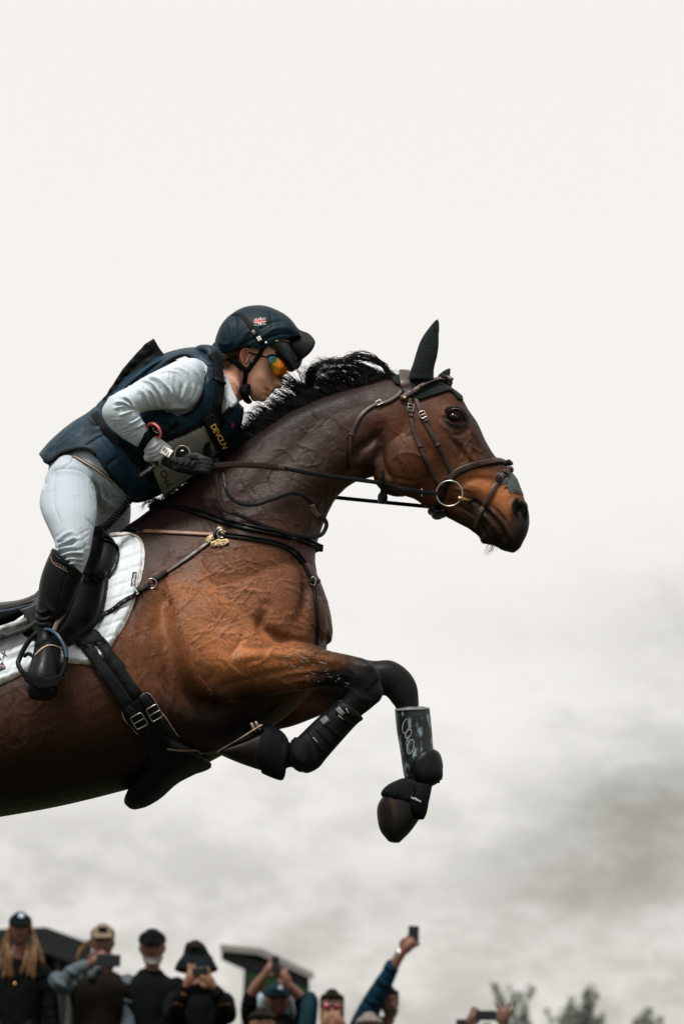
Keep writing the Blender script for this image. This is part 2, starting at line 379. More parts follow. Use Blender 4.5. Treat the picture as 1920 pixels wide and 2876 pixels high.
# ------------------------------------------------------------------ objects
ORG = {}
def thing(name, label, cat, loc, group=None, kind=None):
    o = bpy.data.objects.new(name, None); scene.collection.objects.link(o); o.location = tuple(loc); o.empty_display_size = 0.1
    ORG[o.name] = np.array(loc, float); o['label'] = label; o['category'] = cat
    if group: o['group'] = group
    if kind: o['kind'] = kind
    return o
def mk(name, m, mat, parent=None, label=None, cat=None, group=None, kind=None, smooth=True, col=None, loc=None, solid=0.0, sub=0, bevel=0.0):
    V, F = m; V = np.asarray(V, float)
    L = ORG[parent.name] if parent is not None else (np.array(loc, float) if loc is not None else np.array([V[:, 0].mean(), V[:, 1].mean(), V[:, 2].min()]))
    me = to_mesh(V-L, F, name); o = bpy.data.objects.new(name, me); scene.collection.objects.link(o); ORG[o.name] = L
    if parent is not None: o.parent = parent
    else: o.location = tuple(L)
    if mat is not None: me.materials.append(mat)
    if smooth: me.polygons.foreach_set('use_smooth', [True]*len(me.polygons))
    if col is not None:
        at = me.color_attributes.new('Col', 'FLOAT_COLOR', 'POINT'); at.data.foreach_set('color', np.c_[col, np.ones(len(col))].astype(np.float32).ravel())
    for k, v in (('label', label), ('category', cat), ('group', group), ('kind', kind)):
        if v: o[k] = v
    if solid: s = o.modifiers.new('thickness', 'SOLIDIFY'); s.thickness = solid; s.offset = 1
    if bevel: s = o.modifiers.new('bevel', 'BEVEL'); s.width = bevel; s.segments = 2; s.limit_method = 'ANGLE'
    if sub: s = o.modifiers.new('sub', 'SUBSURF'); s.levels = s.render_levels = sub
    return o
def mk2(name, m, mt, parent, **k):
    """the same part on the near and on the far side of the horse"""
    return mk(name, m, mt, parent, **k), mk(name, mirror(m), mt, parent, **k)
def prism(poly, d0, d1, n=1):
    poly = cr(np.array(poly, float), n, closed=True) if n > 1 else np.array(poly, float); m = len(poly)
    V = np.vstack([P(poly[:, 0], poly[:, 1], np.full(m, d)) for d in (d0, d1)]); F = [tuple(range(m)), tuple(range(2*m-1, m-1, -1))]
    return V, F+[(i, i+m, (i+1) % m+m, (i+1) % m) for i in range(m)]
# ------------------------------------------------------------------ materials
def mat(name, col=(0.5, 0.5, 0.5), rough=0.6, metal=0.0, spec=0.4, var=0.0, vscale=30, bump=0.0, bscale=200, bdist=0.001, stretch=(1, 1, 1), attr=False, sheen=0.0, coat=0.0, rvar=0.0, dirt=None, dscale=12, dlo=0.55, dhi=0.7, damt=0.8):
    m = bpy.data.materials.new(name); m.use_nodes = True; t = m.node_tree; b = t.nodes['Principled BSDF']; L = t.links.new
    b.inputs['Base Color'].default_value = (*col, 1); b.inputs['Roughness'].default_value = rough; b.inputs['Metallic'].default_value = metal
    b.inputs['Specular IOR Level'].default_value = spec; b.inputs['Sheen Weight'].default_value = sheen; b.inputs['Coat Weight'].default_value = coat
    tcn = t.nodes.new('ShaderNodeTexCoord'); mp = t.nodes.new('ShaderNodeMapping'); L(tcn.outputs['Object'], mp.inputs[0]); mp.inputs['Scale'].default_value = stretch
    def noise(sc, det=4):
        n = t.nodes.new('ShaderNodeTexNoise'); L(mp.outputs[0], n.inputs['Vector']); n.inputs['Scale'].default_value = sc; n.inputs['Detail'].default_value = det; return n
    src = None
    if attr:
        a = t.nodes.new('ShaderNodeVertexColor'); a.layer_name = 'Col'; src = a.outputs[0]
    if var:
        n = noise(vscale, 5); mr = t.nodes.new('ShaderNodeMapRange'); L(n.outputs[0], mr.inputs[0]); mr.inputs[1].default_value = 0.3; mr.inputs[2].default_value = 0.7; mr.inputs[3].default_value = 1-var; mr.inputs[4].default_value = 1+var
        vm = t.nodes.new('ShaderNodeVectorMath'); vm.operation = 'SCALE'; L(mr.outputs[0], vm.inputs['Scale'])
        if src is None: vm.inputs[0].default_value = col
        else: L(src, vm.inputs[0])
        src = vm.outputs[0]
    if dirt:
        n = noise(dscale, 6); mr = t.nodes.new('ShaderNodeMapRange'); L(n.outputs[0], mr.inputs[0]); mr.inputs[1].default_value = dlo; mr.inputs[2].default_value = dhi; mr.inputs[4].default_value = damt
        mx = t.nodes.new('ShaderNodeMix'); mx.data_type = 'RGBA'; L(mr.outputs[0], mx.inputs[0]); mx.inputs[7].default_value = (*dirt, 1)
        if src is None: mx.inputs[6].default_value = (*col, 1)
        else: L(src, mx.inputs[6])
        src = mx.outputs[2]
    if src is not None: L(src, b.inputs['Base Color'])
    if rvar:
        n = noise(vscale*1.7, 3); mr = t.nodes.new('ShaderNodeMapRange'); L(n.outputs[0], mr.inputs[0]); mr.inputs[1].default_value = 0.3; mr.inputs[2].default_value = 0.7; mr.inputs[3].default_value = rough-rvar; mr.inputs[4].default_value = rough+rvar; L(mr.outputs[0], b.inputs['Roughness'])
    if bump:
        n = noise(bscale, 3); bp = t.nodes.new('ShaderNodeBump'); bp.inputs['Strength'].default_value = bump; bp.inputs['Distance'].default_value = bdist; L(n.outputs[0], bp.inputs['Height']); L(bp.outputs[0], b.inputs['Normal'])
    return m
# ================================================================== the ground
def ground_z(x, y): return -0.16*(1+math.tanh((x+0.3)/1.2))*min(1, max(0, (y-12)/6))+0.02*math.sin(x*0.7)*math.sin(y*0.5)
xs = np.r_[-900, -200, -60, np.linspace(-20, 20, 60), 60, 200, 900]; ys = np.r_[-300, -60, -10, np.linspace(0, 60, 70), 90, 200, 600, 1800]
gv = np.array([(x, y, ground_z(x, y)) for y in ys for x in xs]); gf = grid_faces(len(ys), len(xs), closed=False)
m_ground = mat('muddy_grass', (0.045, 0.05, 0.022), 0.95, var=0.5, vscale=0.8, bump=0.6, bscale=40, bdist=0.03, dirt=(0.05, 0.035, 0.022), dscale=0.4)
mk('ground', (gv, gf), m_ground, kind='structure', loc=(0, 0, 0))

# ================================================================== the horse
m_coat = mat('horse_coat', attr=True, rough=0.44, spec=0.09)
_t = m_coat.node_tree; _b = _t.nodes['Principled BSDF']; _L = _t.links.new; _tc = _t.nodes.new('ShaderNodeTexCoord'); _vc = [n for n in _t.nodes if n.type == 'VERTEX_COLOR'][0]
def _cn(scale, det, st, rot=(0, 0, 0)):
    mp = _t.nodes.new('ShaderNodeMapping'); _L(_tc.outputs['Object'], mp.inputs[0]); mp.inputs['Scale'].default_value = st; mp.inputs['Rotation'].default_value = rot
    n = _t.nodes.new('ShaderNodeTexNoise'); _L(mp.outputs[0], n.inputs['Vector']); n.inputs['Scale'].default_value = scale; n.inputs['Detail'].default_value = det; return n.outputs[0]
def _mr(x, a, b, lo, hi):
    n = _t.nodes.new('ShaderNodeMapRange'); _L(x, n.inputs[0])
    for i, v in zip((1, 2, 3, 4), (a, b, lo, hi)): n.inputs[i].default_value = v
    return n.outputs[0]
def _mm(op, a, b):
    n = _t.nodes.new('ShaderNodeMath'); n.operation = op
    for i, v in enumerate((a, b)):
        if isinstance(v, (int, float)): n.inputs[i].default_value = v
        else: _L(v, n.inputs[i])
    return n.outputs[0]
_hair = _cn(95, 4, (.30, 1, 1), (0, R(40), 0)); _hair2 = _cn(55, 5, (.40, 1, 1), (0, R(70), 0)); _blot = _cn(14, 6, (1, 1, 1)); _big = _cn(4, 4, (1, 1, 1)); _pore = _cn(240, 2, (1, 1, 1))
_v = _mm('MULTIPLY', _mm('MULTIPLY', _mr(_hair, .3, .7, .88, 1.12), _mr(_hair2, .3, .7, .90, 1.1)), _mm('MULTIPLY', _mr(_blot, .3, .7, .74, 1.26), _mr(_big, .3, .7, .85, 1.15)))
_sc = _t.nodes.new('ShaderNodeVectorMath'); _sc.operation = 'SCALE'; _L(_vc.outputs[0], _sc.inputs[0]); _L(_v, _sc.inputs['Scale']); _L(_sc.outputs[0], _b.inputs['Base Color'])
_L(_mr(_blot, .3, .7, .36, .58), _b.inputs['Roughness']); _bp = _t.nodes.new('ShaderNodeBump'); _bp.inputs['Strength'].default_value = .42; _bp.inputs['Distance'].default_value = .0022
_L(_mm('ADD', _mm('ADD', _hair, _hair2), _mm('MULTIPLY', _pore, .6)), _bp.inputs['Height']); _L(_bp.outputs[0], _b.inputs['Normal'])
torso = loft([(-800, 2190, -770, 2330, 0, .10), (-700, 2080, -660, 2480, 0, .22), (-500, 1985, -480, 2440, 0, .27), (-250, 1880, -260, 2335, 0, .27), (0, 1768, 0, 2293, 0, .29, -.12),
    (140, 1680, 170, 2262, 0, .30, -.15), (240, 1585, 350, 2218, 0, .295, -.2), (330, 1500, 520, 2170, 0, .27, -.3), (400, 1450, 660, 2100, 0, .245, -.32), (480, 1415, 780, 2030, 0, .23, -.3),
    (600, 1400, 870, 1950, 0, .215, -.2), (720, 1450, 905, 1880, 0, .185, -.05), (820, 1530, 915, 1810, 0, .13)], n=6, ring=48, cap=0.4)
neck = loft([(380, 1462, 880, 1830, 0, .17, -.35), (432, 1424, 893, 1660, 0, .155, -.35), (500, 1388, 884, 1562, 0, .138, -.32), (600, 1305, 903, 1488, 0, .122, -.28), (700, 1232, 935, 1416, 0, .108, -.25),
    (800, 1163, 965, 1376, 0, .096, -.22), (900, 1114, 1000, 1352, 0, .088, -.2), (1000, 1084, 1042, 1340, 0, .083, -.15), (1090, 1060, 1100, 1325, 0, .082, -.1), (1150, 1062, 1150, 1290, 0, .075, 0)], n=6, ring=36, cap=0.5)
head = loft([(1168, 1058, 1060, 1290, 0, .068, .0), (1235, 1078, 1088, 1343, 0, .082, .0), (1292, 1116, 1117, 1382, 0, .086, .12), (1315, 1152, 1140, 1394, 0, .084, .16), (1341, 1190, 1165, 1403, 0, .074, .1), (1363, 1238, 1203, 1430, 0, .062, .02), (1388, 1279, 1240, 1446, 0, .054, -.02),
    (1415, 1302, 1286, 1470, 0, .050, -.02), (1438, 1328, 1318, 1487, 0, .050, 0), (1455, 1358, 1343, 1507, 0, .053, .05), (1471, 1398, 1353, 1526, 0, .056, .1), (1485, 1445, 1384, 1532, 0, .056, .1), (1482, 1490, 1410, 1545, 0, .048, 0), (1464, 1530, 1434, 1551, 0, .028)], n=6, ring=36, cap=0.35)
jowl = both(ball(1140, 1290, -.045, .112, .046, .092, R(40)))
orbit = both(ball(1276, 1162, -.066, .034, .022, .024, R(-30)))
nostril = both(ball(1455, 1432, -.036, .030, .022, .038, R(-15)))
lips = join(ball(1374, 1506, 0, .024, .035, .026), ball(1432, 1528, 0, .026, .038, .024), ball(1400, 1505, 0, .024, .04, .022))
cheekbone = both(loft([(1275, 1195, 1255, 1215, -.068, .012), (1310, 1250, 1285, 1262, -.058, .012), (1345, 1300, 1322, 1305, -.044, .012)], ring=12))
ear_n = loft([(1151, 1060, 1215, 1062, -.045, .022), (1157, 1030, 1217, 1038, -.047, .024), (1170, 990, 1226, 1005, -.049, .022), (1183, 954, 1230, 960, -.05, .016), (1205, 922, 1230, 928, -.05, .010), (1222, 903, 1229, 905, -.05, .004)], ring=20, shrink=.85)
ear_f = loft([(1215, 1075, 1268, 1085, .05, .022), (1239, 1050, 1262, 1060, .052, .014), (1257, 1038, 1264, 1042, .053, .005)], ring=16, shrink=.8)
def foreleg_near(s=1.0):
    up = loft([(480, 1660, 478, 1760, -.13, .07), (540, 1640, 500, 1860, -.165, .085), (620, 1655, 546, 1948, -.185, .09), (700, 1715, 640, 1966, -.185, .088), (765, 1775, 741, 1958, -.18, .074), (815, 1797, 810, 1944, -.175, .062), (874, 1818, 874, 1935, -.17, .050), (930, 1830, 930, 1932, -.165, .043),
        (990, 1842, 975, 1942, -.16, .042), (1036, 1858, 985, 1962, -.16, .045), (1062, 1893, 992, 1975, -.16, .043)], n=5, ring=28, cap=.5)
    can = loft([(1046, 1880, 972, 1890, -.16, .040), (1074, 1935, 962, 1930, -.16, .041), (1070, 1965, 955, 1958, -.16, .039), (1040, 1994, 935, 1975, -.16, .033), (1000, 2026, 908, 2002, -.16, .028), (955, 2075, 868, 2038, -.16, .026), (915, 2122, 838, 2066, -.16, .028), (892, 2152, 820, 2090, -.16, .034), (862, 2166, 808, 2105, -.16, .034)], n=5, ring=20, shrink=.93*s, cap=.5)
    pas = loft([(846, 2092, 842, 2160, -.16, .028), (812, 2080, 808, 2160, -.16, .030), (786, 2060, 790, 2176, -.16, .034), (754, 2046, 760, 2170, -.16, .040)], n=4, ring=20, shrink=.9)
    return [up, can, pas]
def foreleg_far():
    up = loft([(620, 1720, 600, 2060, .12, .09), (700, 1740, 700, 2085, .15, .095), (790, 1780, 780, 2056, .165, .085), (850, 1812, 823, 2044, .165, .07), (930, 1830, 883, 2020, .165, .056), (990, 1840, 960, 1988, .165, .048), (1044, 1853, 1035, 1962, .165, .043), (1100, 1853, 1075, 1955, .165, .043), (1146, 1882, 1088, 1962, .165, .043), (1172, 1925, 1098, 1975, .165, .042),
        (1178, 1985, 1110, 1992, .165, .038), (1186, 2040, 1120, 2048, .165, .028), (1200, 2105, 1130, 2108, .165, .028), (1226, 2150, 1133, 2150, .165, .036), (1220, 2185, 1138, 2182, .165, .035), (1196, 2200, 1130, 2200, .165, .030), (1180, 2240, 1095, 2225, .165, .036), (1168, 2270, 1085, 2260, .165, .038)], n=5, ring=24, shrink=.96, cap=.4)
    return [up]
hind = []
for dd in (-.15, .15):
    hind += [loft([(-520, 2050, -760, 2180, dd, .12), (-480, 2380, -800, 2420, dd, .12), (-620, 2560, -850, 2560, dd, .09), (-800, 2720, -930, 2650, dd, .055), (-900, 2850, -1010, 2800, dd, .05)], n=4, ring=20),
             limb([(-950, 2820, dd, .045), (-1080, 2900, dd, .03), (-1260, 2960, dd, .028), (-1320, 2985, dd, .038), (-1390, 3040, dd, .035), (-1450, 3100, dd, .055)])]
shoulder = both(ball(640, 1640, -.135, .26, .085, .13, R(48)))
chestm = both(ball(858, 1722, -.075, .105, .085, .062, R(-72)))
HV, HF = union([torso, neck, head, jowl, orbit, nostril, lips, cheekbone, ear_n, ear_f, shoulder, chestm]+foreleg_near()+foreleg_far()+hind, 0.0034, smooth=14)
S = Sculpt(HV, HF)
# --- large forms of the near side
def far_ok(S_): return 1
# shoulder and forearm outlines
S.edge([(478, 1700), (492, 1790), (508, 1860), (530, 1915), (560, 1952), (610, 1965)], 26, -.020)         # elbow muscle stands off the ribs
S.blob(545, 1800, 50, 110, -12, .016); S.blob(640, 1870, 110, 50, 10, .012)
S.line([(745, 1705), (735, 1740), (742, 1765), (775, 1790), (830, 1808)], 16, -.022)                      # fold between breast and forearm
S.line([(560, 1760), (640, 1745), (720, 1760)], 26, -.006)
S.line([(600, 1930), (690, 1905), (780, 1885), (880, 1870)], 10, -.006); S.line([(650, 1850), (740, 1838), (850, 1845), (960, 1862)], 13, .007)
S.line([(700, 1800), (790, 1815), (900, 1838)], 14, .006); S.line([(780, 1905), (870, 1895), (950, 1895)], 8, -.005)
S.line([(645, 1850), (670, 1810), (690, 1770)], 9, -.006)
S.line([(845, 1590), (858, 1650), (850, 1710), (835, 1760)], 16, -.012)                                   # groove behind the breast muscle
S.blob(820, 1640, 60, 90, 10, .010); S.blob(740, 1860, 90, 30, 5, .006); S.blob(870, 1790, 40, 60, 0, .010)
S.line([(470, 1690), (430, 1750), (400, 1700)], 30, -.008); S.line([(445, 1560), (460, 1640), (500, 1720)], 34, -.010)
for k in range(9):                                                                                          # ribs and skin folds behind the elbow
    x = 330+k*17; S.line([(x+10, 1690+k*6), (x-4, 1780+k*8), (x+14, 1870+k*7), (x+40, 1930+k*4)], 4.5, .0012 if k % 2 else -.0012)
S.line([(330, 1820), (420, 1890), (520, 1960), (640, 2010)], 30, -.006); S.blob(380, 1960, 120, 70, 20, .008)
# neck
S.line([(640, 1500), (740, 1440), (840, 1370), (930, 1290), (980, 1200)], 38, .008)
S.line([(560, 1460), (680, 1400), (800, 1290), (900, 1190)], 26, -.006); S.line([(880, 1500), (905, 1440), (940, 1390)], 14, -.008)
S.line([(700, 1260), (800, 1195), (920, 1140), (1040, 1108)], 22, .005)
S.line([(985, 1310), (1010, 1262), (1050, 1230), (1068, 1200)], 15, -.016); S.line([(1075, 1215), (1068, 1260), (1076, 1310), (1100, 1352)], 11, -.012) # throat groove, edge of the jaw
S.line([(1000, 1180), (1060, 1170)], 20, .006); S.line([(960, 1330), (1000, 1318), (1060, 1322)], 12, -.006)
# head
S.blob(1272, 1174, 20, 12, 15, -.010)
S.line([(1247, 1162), (1262, 1147), (1284, 1146), (1302, 1160), (1310, 1180)], 5, .008); S.line([(1248, 1170), (1262, 1188), (1286, 1197), (1306, 1192)], 4.5, .005)
S.line([(1258, 1214), (1285, 1222), (1310, 1208)], 6, -.004); S.line([(1240, 1190), (1262, 1214), (1290, 1240)], 7, .004)
S.line([(1270, 1232), (1292, 1262), (1300, 1292)], 9, -.008); S.line([(1310, 1205), (1320, 1240), (1318, 1280), (1330, 1298)], 6, .005)
S.line([(1330, 1200), (1345, 1240), (1370, 1275)], 8, .004); S.line([(1322, 1215), (1340, 1250), (1352, 1290)], 3.5, -.003); S.line([(1310, 1190), (1318, 1215), (1316, 1250), (1330, 1262)], 3.0, .003)
S.line([(1295, 1290), (1308, 1245), (1318, 1230)], 3, .0025); S.line([(1322, 1250), (1335, 1262), (1350, 1270)], 3, .003)
S.line([(1180, 1240), (1215, 1275), (1235, 1320), (1240, 1370)], 14, -.006); S.blob(1150, 1270, 45, 60, -30, .008); S.line([(1100, 1290), (1140, 1270), (1200, 1290)], 4, .0022); S.line([(1110, 1340), (1160, 1350), (1200, 1340)], 5, -.003)
S.line([(1290, 1360), (1330, 1345), (1380, 1350), (1410, 1375)], 12, -.006); S.blob(1330, 1370, 35, 16, 25, .005)
S.blob(1458, 1428, 15, 27, -12, -.024); S.line([(1438, 1455), (1434, 1425), (1444, 1402), (1462, 1398)], 6, .008); S.line([(1462, 1398), (1476, 1420), (1480, 1450)], 4, .005)
S.line([(1316, 1402), (1340, 1412), (1363, 1432), (1391, 1461), (1410, 1490), (1417, 1520)], 5, -.009); S.line([(1372, 1432), (1400, 1452), (1425, 1485), (1436, 1520)], 8, .006)
S.line([(1345, 1440), (1375, 1462), (1395, 1495)], 9, .008); S.line([(1350, 1470), (1362, 1500), (1366, 1525)], 5, -.005); S.line([(1398, 1530), (1392, 1505)], 5, -.008)
for k in range(7): S.line([(1376+k*6, 1418+k*5), (1402+k*5, 1440+k*7), (1418+k*4, 1470+k*6)], 2.4, -.0018)
S.line([(1250, 1400), (1290, 1425), (1330, 1450)], 8, -.005); S.line([(1288, 1425), (1330, 1458)], 4, .004)
# knee of the near leg
S.line([(1010, 1862), (1050, 1885), (1064, 1930), (1058, 1975)], 10, .006); S.line([(985, 1880), (975, 1925), (965, 1960)], 12, -.006); S.blob(1010, 1930, 26, 22, 0, -.005)
S.line([(1110, 1880), (1140, 1910), (1150, 1960)], 12, .003)
# --- veins and crinkled wet skin
def inreg(x, y, reg): return inpoly(np.array([[x, y]]), reg)[0]
def veins(reg, n, ang, jit, amp, r, steps=(5, 12), step=13, seed=3, branch=.3):
    g = random.Random(seed); reg_a = np.array(reg); lo, hi = reg_a.min(0), reg_a.max(0); made = 0; tries = 0
    while made < n and tries < n*30:
        tries += 1; x, y = g.uniform(lo[0], hi[0]), g.uniform(lo[1], hi[1])
        if not inreg(x, y, reg): continue
        a = ang(x, y)+g.gauss(0, jit); pts = [(x, y)]
        for s in range(g.randint(*steps)):
            a += g.gauss(0, .32); a += .15*(ang(x, y)-a); x += math.cos(a)*step; y += math.sin(a)*step; pts.append((x, y))
            if g.random() < branch*.3 and s > 1:
                b = a+g.choice((-1, 1))*g.uniform(.6, 1.1); bx, by = x, y; q = [(bx, by)]
                for _ in range(g.randint(2, 5)): b += g.gauss(0, .3); bx += math.cos(b)*step*.9; by += math.sin(b)*step*.9; q.append((bx, by))
                S.line(q, r*.9, amp*.75, n=2)
        S.line(pts, r*g.uniform(.85, 1.15), amp*g.uniform(.55, 1.2), n=2); made += 1
sh = [(440, 1560), (620, 1540), (840, 1590), (850, 1730), (740, 1790), (560, 1880), (500, 1780), (430, 1700)]
veins(sh, 48, lambda x, y: -0.75+(x-440)/420*1.1, .30, .0017, 2.7, seed=5)
veins(sh, 16, lambda x, y: .9, .4, -.0012, 3.0, seed=9)
nk = [(480, 1420), (640, 1320), (900, 1130), (1010, 1100), (990, 1200), (960, 1350), (900, 1500), (880, 1560), (700, 1500)]
veins(nk, 70, lambda x, y: 1.1, .9, .0015, 2.8, steps=(2, 6), seed=11); veins(nk, 50, lambda x, y: -.5, .8, -.0009, 3.0, steps=(2, 5), seed=13)
veins([(760, 1760), (1000, 1850), (960, 1930), (640, 1950), (560, 1880)], 12, lambda x, y: .1, .3, .0022, 4, seed=17)
veins([(1090, 1160), (1250, 1200), (1330, 1300), (1250, 1420), (1120, 1370)], 10, lambda x, y: 1.0, .5, .0020, 4, steps=(3, 6), seed=19)
veins([(300, 1700), (480, 1750), (560, 2000), (300, 2050), (0, 2080), (0, 1960)], 40, lambda x, y: 1.9, .3, .0014, 5, seed=23)
HV, HF = S.done()
# --- coat: a bay, sweated darker on neck and back, black points
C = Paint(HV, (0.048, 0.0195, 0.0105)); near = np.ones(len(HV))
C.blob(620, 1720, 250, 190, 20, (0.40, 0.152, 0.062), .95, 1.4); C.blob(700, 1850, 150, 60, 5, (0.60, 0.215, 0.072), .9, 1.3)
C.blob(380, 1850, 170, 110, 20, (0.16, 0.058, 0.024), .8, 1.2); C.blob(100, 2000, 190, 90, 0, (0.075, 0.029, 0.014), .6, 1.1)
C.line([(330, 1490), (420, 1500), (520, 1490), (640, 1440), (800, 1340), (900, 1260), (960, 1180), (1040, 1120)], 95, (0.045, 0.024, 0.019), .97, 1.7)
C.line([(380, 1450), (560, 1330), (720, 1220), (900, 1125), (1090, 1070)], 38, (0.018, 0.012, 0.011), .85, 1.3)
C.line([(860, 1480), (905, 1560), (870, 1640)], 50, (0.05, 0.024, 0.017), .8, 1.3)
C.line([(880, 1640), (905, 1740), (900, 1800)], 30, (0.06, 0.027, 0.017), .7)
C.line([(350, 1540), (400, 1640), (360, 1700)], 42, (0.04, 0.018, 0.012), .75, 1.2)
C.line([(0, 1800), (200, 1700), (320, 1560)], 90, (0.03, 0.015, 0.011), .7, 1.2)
C.line([(-700, 2340), (0, 2250), (360, 2180), (560, 2100), (700, 2040)], 140, (0.014, 0.008, 0.0065), .92, 1.4)  # underside shade painted into the coat along belly and brisket
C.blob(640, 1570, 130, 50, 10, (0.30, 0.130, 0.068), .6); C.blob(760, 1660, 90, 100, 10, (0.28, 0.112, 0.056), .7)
# head
C.blob(1200, 1270, 150, 160, 40, (0.115, 0.042, 0.019), .95, 1.6); C.blob(1180, 1330, 80, 60, 40, (0.10, 0.030, 0.010), .6)
C.blob(1105, 1200, 60, 50, -30, (0.14, 0.048, 0.018), .8); C.blob(1230, 1160, 40, 40, 0, (0.16, 0.052, 0.018), .7); C.blob(1310, 1140, 30, 30, 0, (0.09, 0.04, 0.03), .5)
C.blob(1345, 1350, 70, 36, 25, (0.36, 0.120, 0.036), .9, 1.3); C.blob(1430, 1400, 50, 40, 40, (0.45, 0.145, 0.036), .9, 1.3)
C.line([(1320, 1160), (1350, 1225), (1390, 1285)], 22, (0.045, 0.030, 0.026), .8); C.line([(1246, 1172), (1262, 1192), (1290, 1202), (1312, 1192), (1304, 1160), (1280, 1144), (1256, 1150)], 8, (0.012, 0.009, 0.009), .9, 1.2)
C.blob(1290, 1235, 30, 45, -20, (0.07, 0.034, 0.024), .6)
C.line([(1325, 1410), (1365, 1440), (1400, 1490), (1420, 1530)], 24, (0.028, 0.017, 0.013), .85, 1.2); C.line([(1350, 1490), (1380, 1520), (1430, 1545)], 26, (0.016, 0.011, 0.010), .9, 1.3)
C.blob(1460, 1435, 24, 42, -12, (0.006, 0.006, 0.006), 1, 1.8); C.blob(1462, 1500, 32, 34, 0, (0.014, 0.011, 0.010), .95, 1.3); C.blob(1408, 1465, 20, 34, -35, (0.07, 0.030, 0.014), .5)
C.line([(1240, 1440), (1300, 1470), (1340, 1495)], 20, (0.03, 0.014, 0.010), .7); C.line([(1060, 1215), (1070, 1260), (1030, 1330)], 26, (0.02, 0.011, 0.009), .7)
# ears and black legs
C.line([(1185, 1050), (1215, 905)], 40, (0.012, 0.011, 0.012), 1, 2); C.blob(1255, 1050, 22, 26, 0, (0.012, 0.011, 0.012), 1, 2)
near_f = (HV[:, 1] < DH).astype(float)
def black(ok, pts, r, amt=1, hard=2.2): C.line(pts, r, (0.0095, 0.0088, 0.0088), amt, hard, ok=ok)
legs = ((HV[:, 1] < DH-.06) | (HV[:, 1] > DH+.04)).astype(float)
x_, y_ = C.Q[:, 0], C.Q[:, 1]
mleg = np.clip((x_-860-0.25*(y_-1880)+70*np.sin(y_*.05))/150, 0, 1)*(y_ > 1790)*np.clip((y_-1800)/20, 0, 1)*(x_ < 1300)
C.mix(np.clip(mleg*1.1, 0, 1)**.8, (0.011, 0.0095, 0.009)); C.mix(np.clip(mleg*2-.9, 0, 1), (0.0085, 0.008, 0.0085))
black(near_f, [(1000, 1990), (850, 2130), (740, 2110)], 70); C.mix(np.clip((x_-1090)/30, 0, 1)*(y_ > 1840), (0.009, 0.0085, 0.0085))
C.mix(((x_ < -600) & (y_ > 2500)).astype(float), (0.01, 0.009, 0.009))
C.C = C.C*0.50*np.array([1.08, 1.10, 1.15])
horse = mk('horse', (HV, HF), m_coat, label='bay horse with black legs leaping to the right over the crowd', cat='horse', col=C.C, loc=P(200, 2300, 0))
# short wet coat lying in its natural direction, one flake per lock of hair
_n = normals(HV, HF); _q = C.Q; _sel = np.where((HV[:, 1] < DH+.03) & (_q[:, 0] > -60) & (_n[:, 1] < .25) & (_q[:, 1] < 2330) & ~((_q[:, 0] > 1075) & (_q[:, 1] > 1800)))[0]
_k = rng.choice(_sel, 230000); _p = HV[_k]+rng.normal(0, .0016, (len(_k), 3)); _p -= _n[_k]*np.sum((_p-HV[_k])*_n[_k], 1)[:, None]
_x, _y = _q[_k, 0], _q[_k, 1]; _dir = np.tile(np.array([-.55, 0, -.85]), (len(_k), 1))
_neck = (_y < 1560+.1*_x) & (_x < 1060); _dir[_neck] = (-.75, 0, -.65); _head = (_x > 1060) & (_y < 1600); _dir[_head] = (.55, 0, -.8)
_arm = (_x > 740) & (_y > 1780); _dir[_arm] = (1, 0, -.25); _rib = (_x < 470) & (_y > 1680); _dir[_rib] = (-.85, 0, -.35)
_dir += np.stack([np.sin(_x*.013+_y*.021), 0*_x, np.cos(_x*.017-_y*.012)], -1)*.35+rng.normal(0, .16, (len(_k), 3)); _dir -= _n[_k]*np.sum(_dir*_n[_k], 1)[:, None]; _dir /= np.linalg.norm(_dir, axis=1)[:, None]+1e-9
_L = (rng.uniform(.008, .016, len(_k))*np.where(_head, .6, 1))[:, None]; _w = rng.uniform(.0005, .0009, len(_k))[:, None]; _s = np.cross(_dir, _n[_k]); _h = rng.uniform(.0002, .0011, len(_k))[:, None]
_fv = np.stack([_p-_s*_w-_n[_k]*.0003, _p+_s*_w-_n[_k]*.0003, _p+_dir*_L+_n[_k]*_h], 1).reshape(-1, 3); _ff = np.arange(len(_fv)).reshape(-1, 3)
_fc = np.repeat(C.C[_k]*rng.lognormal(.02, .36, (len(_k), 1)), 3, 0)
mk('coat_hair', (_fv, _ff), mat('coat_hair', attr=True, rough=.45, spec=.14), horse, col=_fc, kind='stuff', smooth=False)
htree = bvh(HV, HF); HORSE = dict(V=HV, F=HF)
# eye
m_eye = mat('eye_dark', (0.006, 0.004, 0.004), 0.09, spec=0.45)
m_lid = mat('eyelid', (0.010, 0.008, 0.008), 0.35)
for sg in (1, -1):
    e = ball(1273, 1172, -.066, .0205, .022, .0145, R(-14)); e = e if sg == 1 else mirror(e); h = hit(htree, 1272, 1172)[0]
    dz = (h[1]-DH)+.0075-(-.066)-.0155+.011
    e[0][:, 1] += dz*sg*1.0 if sg == 1 else -dz
    mk('eye', e, m_eye, horse)
    up = on_surface(htree, [(1248, 1170), (1256, 1155), (1272, 1148), (1290, 1151), (1302, 1166), (1306, 1186)], 3, .003)[0]; lo_ = on_surface(htree, [(1248, 1170), (1256, 1184), (1275, 1193), (1294, 1194), (1306, 1186)], 3, .002)[0]
    l = join(tube(up, np.r_[np.linspace(.0012, .003, len(up)//2), np.linspace(.003, .0012, len(up)-len(up)//2)], 8), tube(lo_, .0014, 8)); mk('eyelid', l if sg == 1 else mirror(l), m_lid, horse)
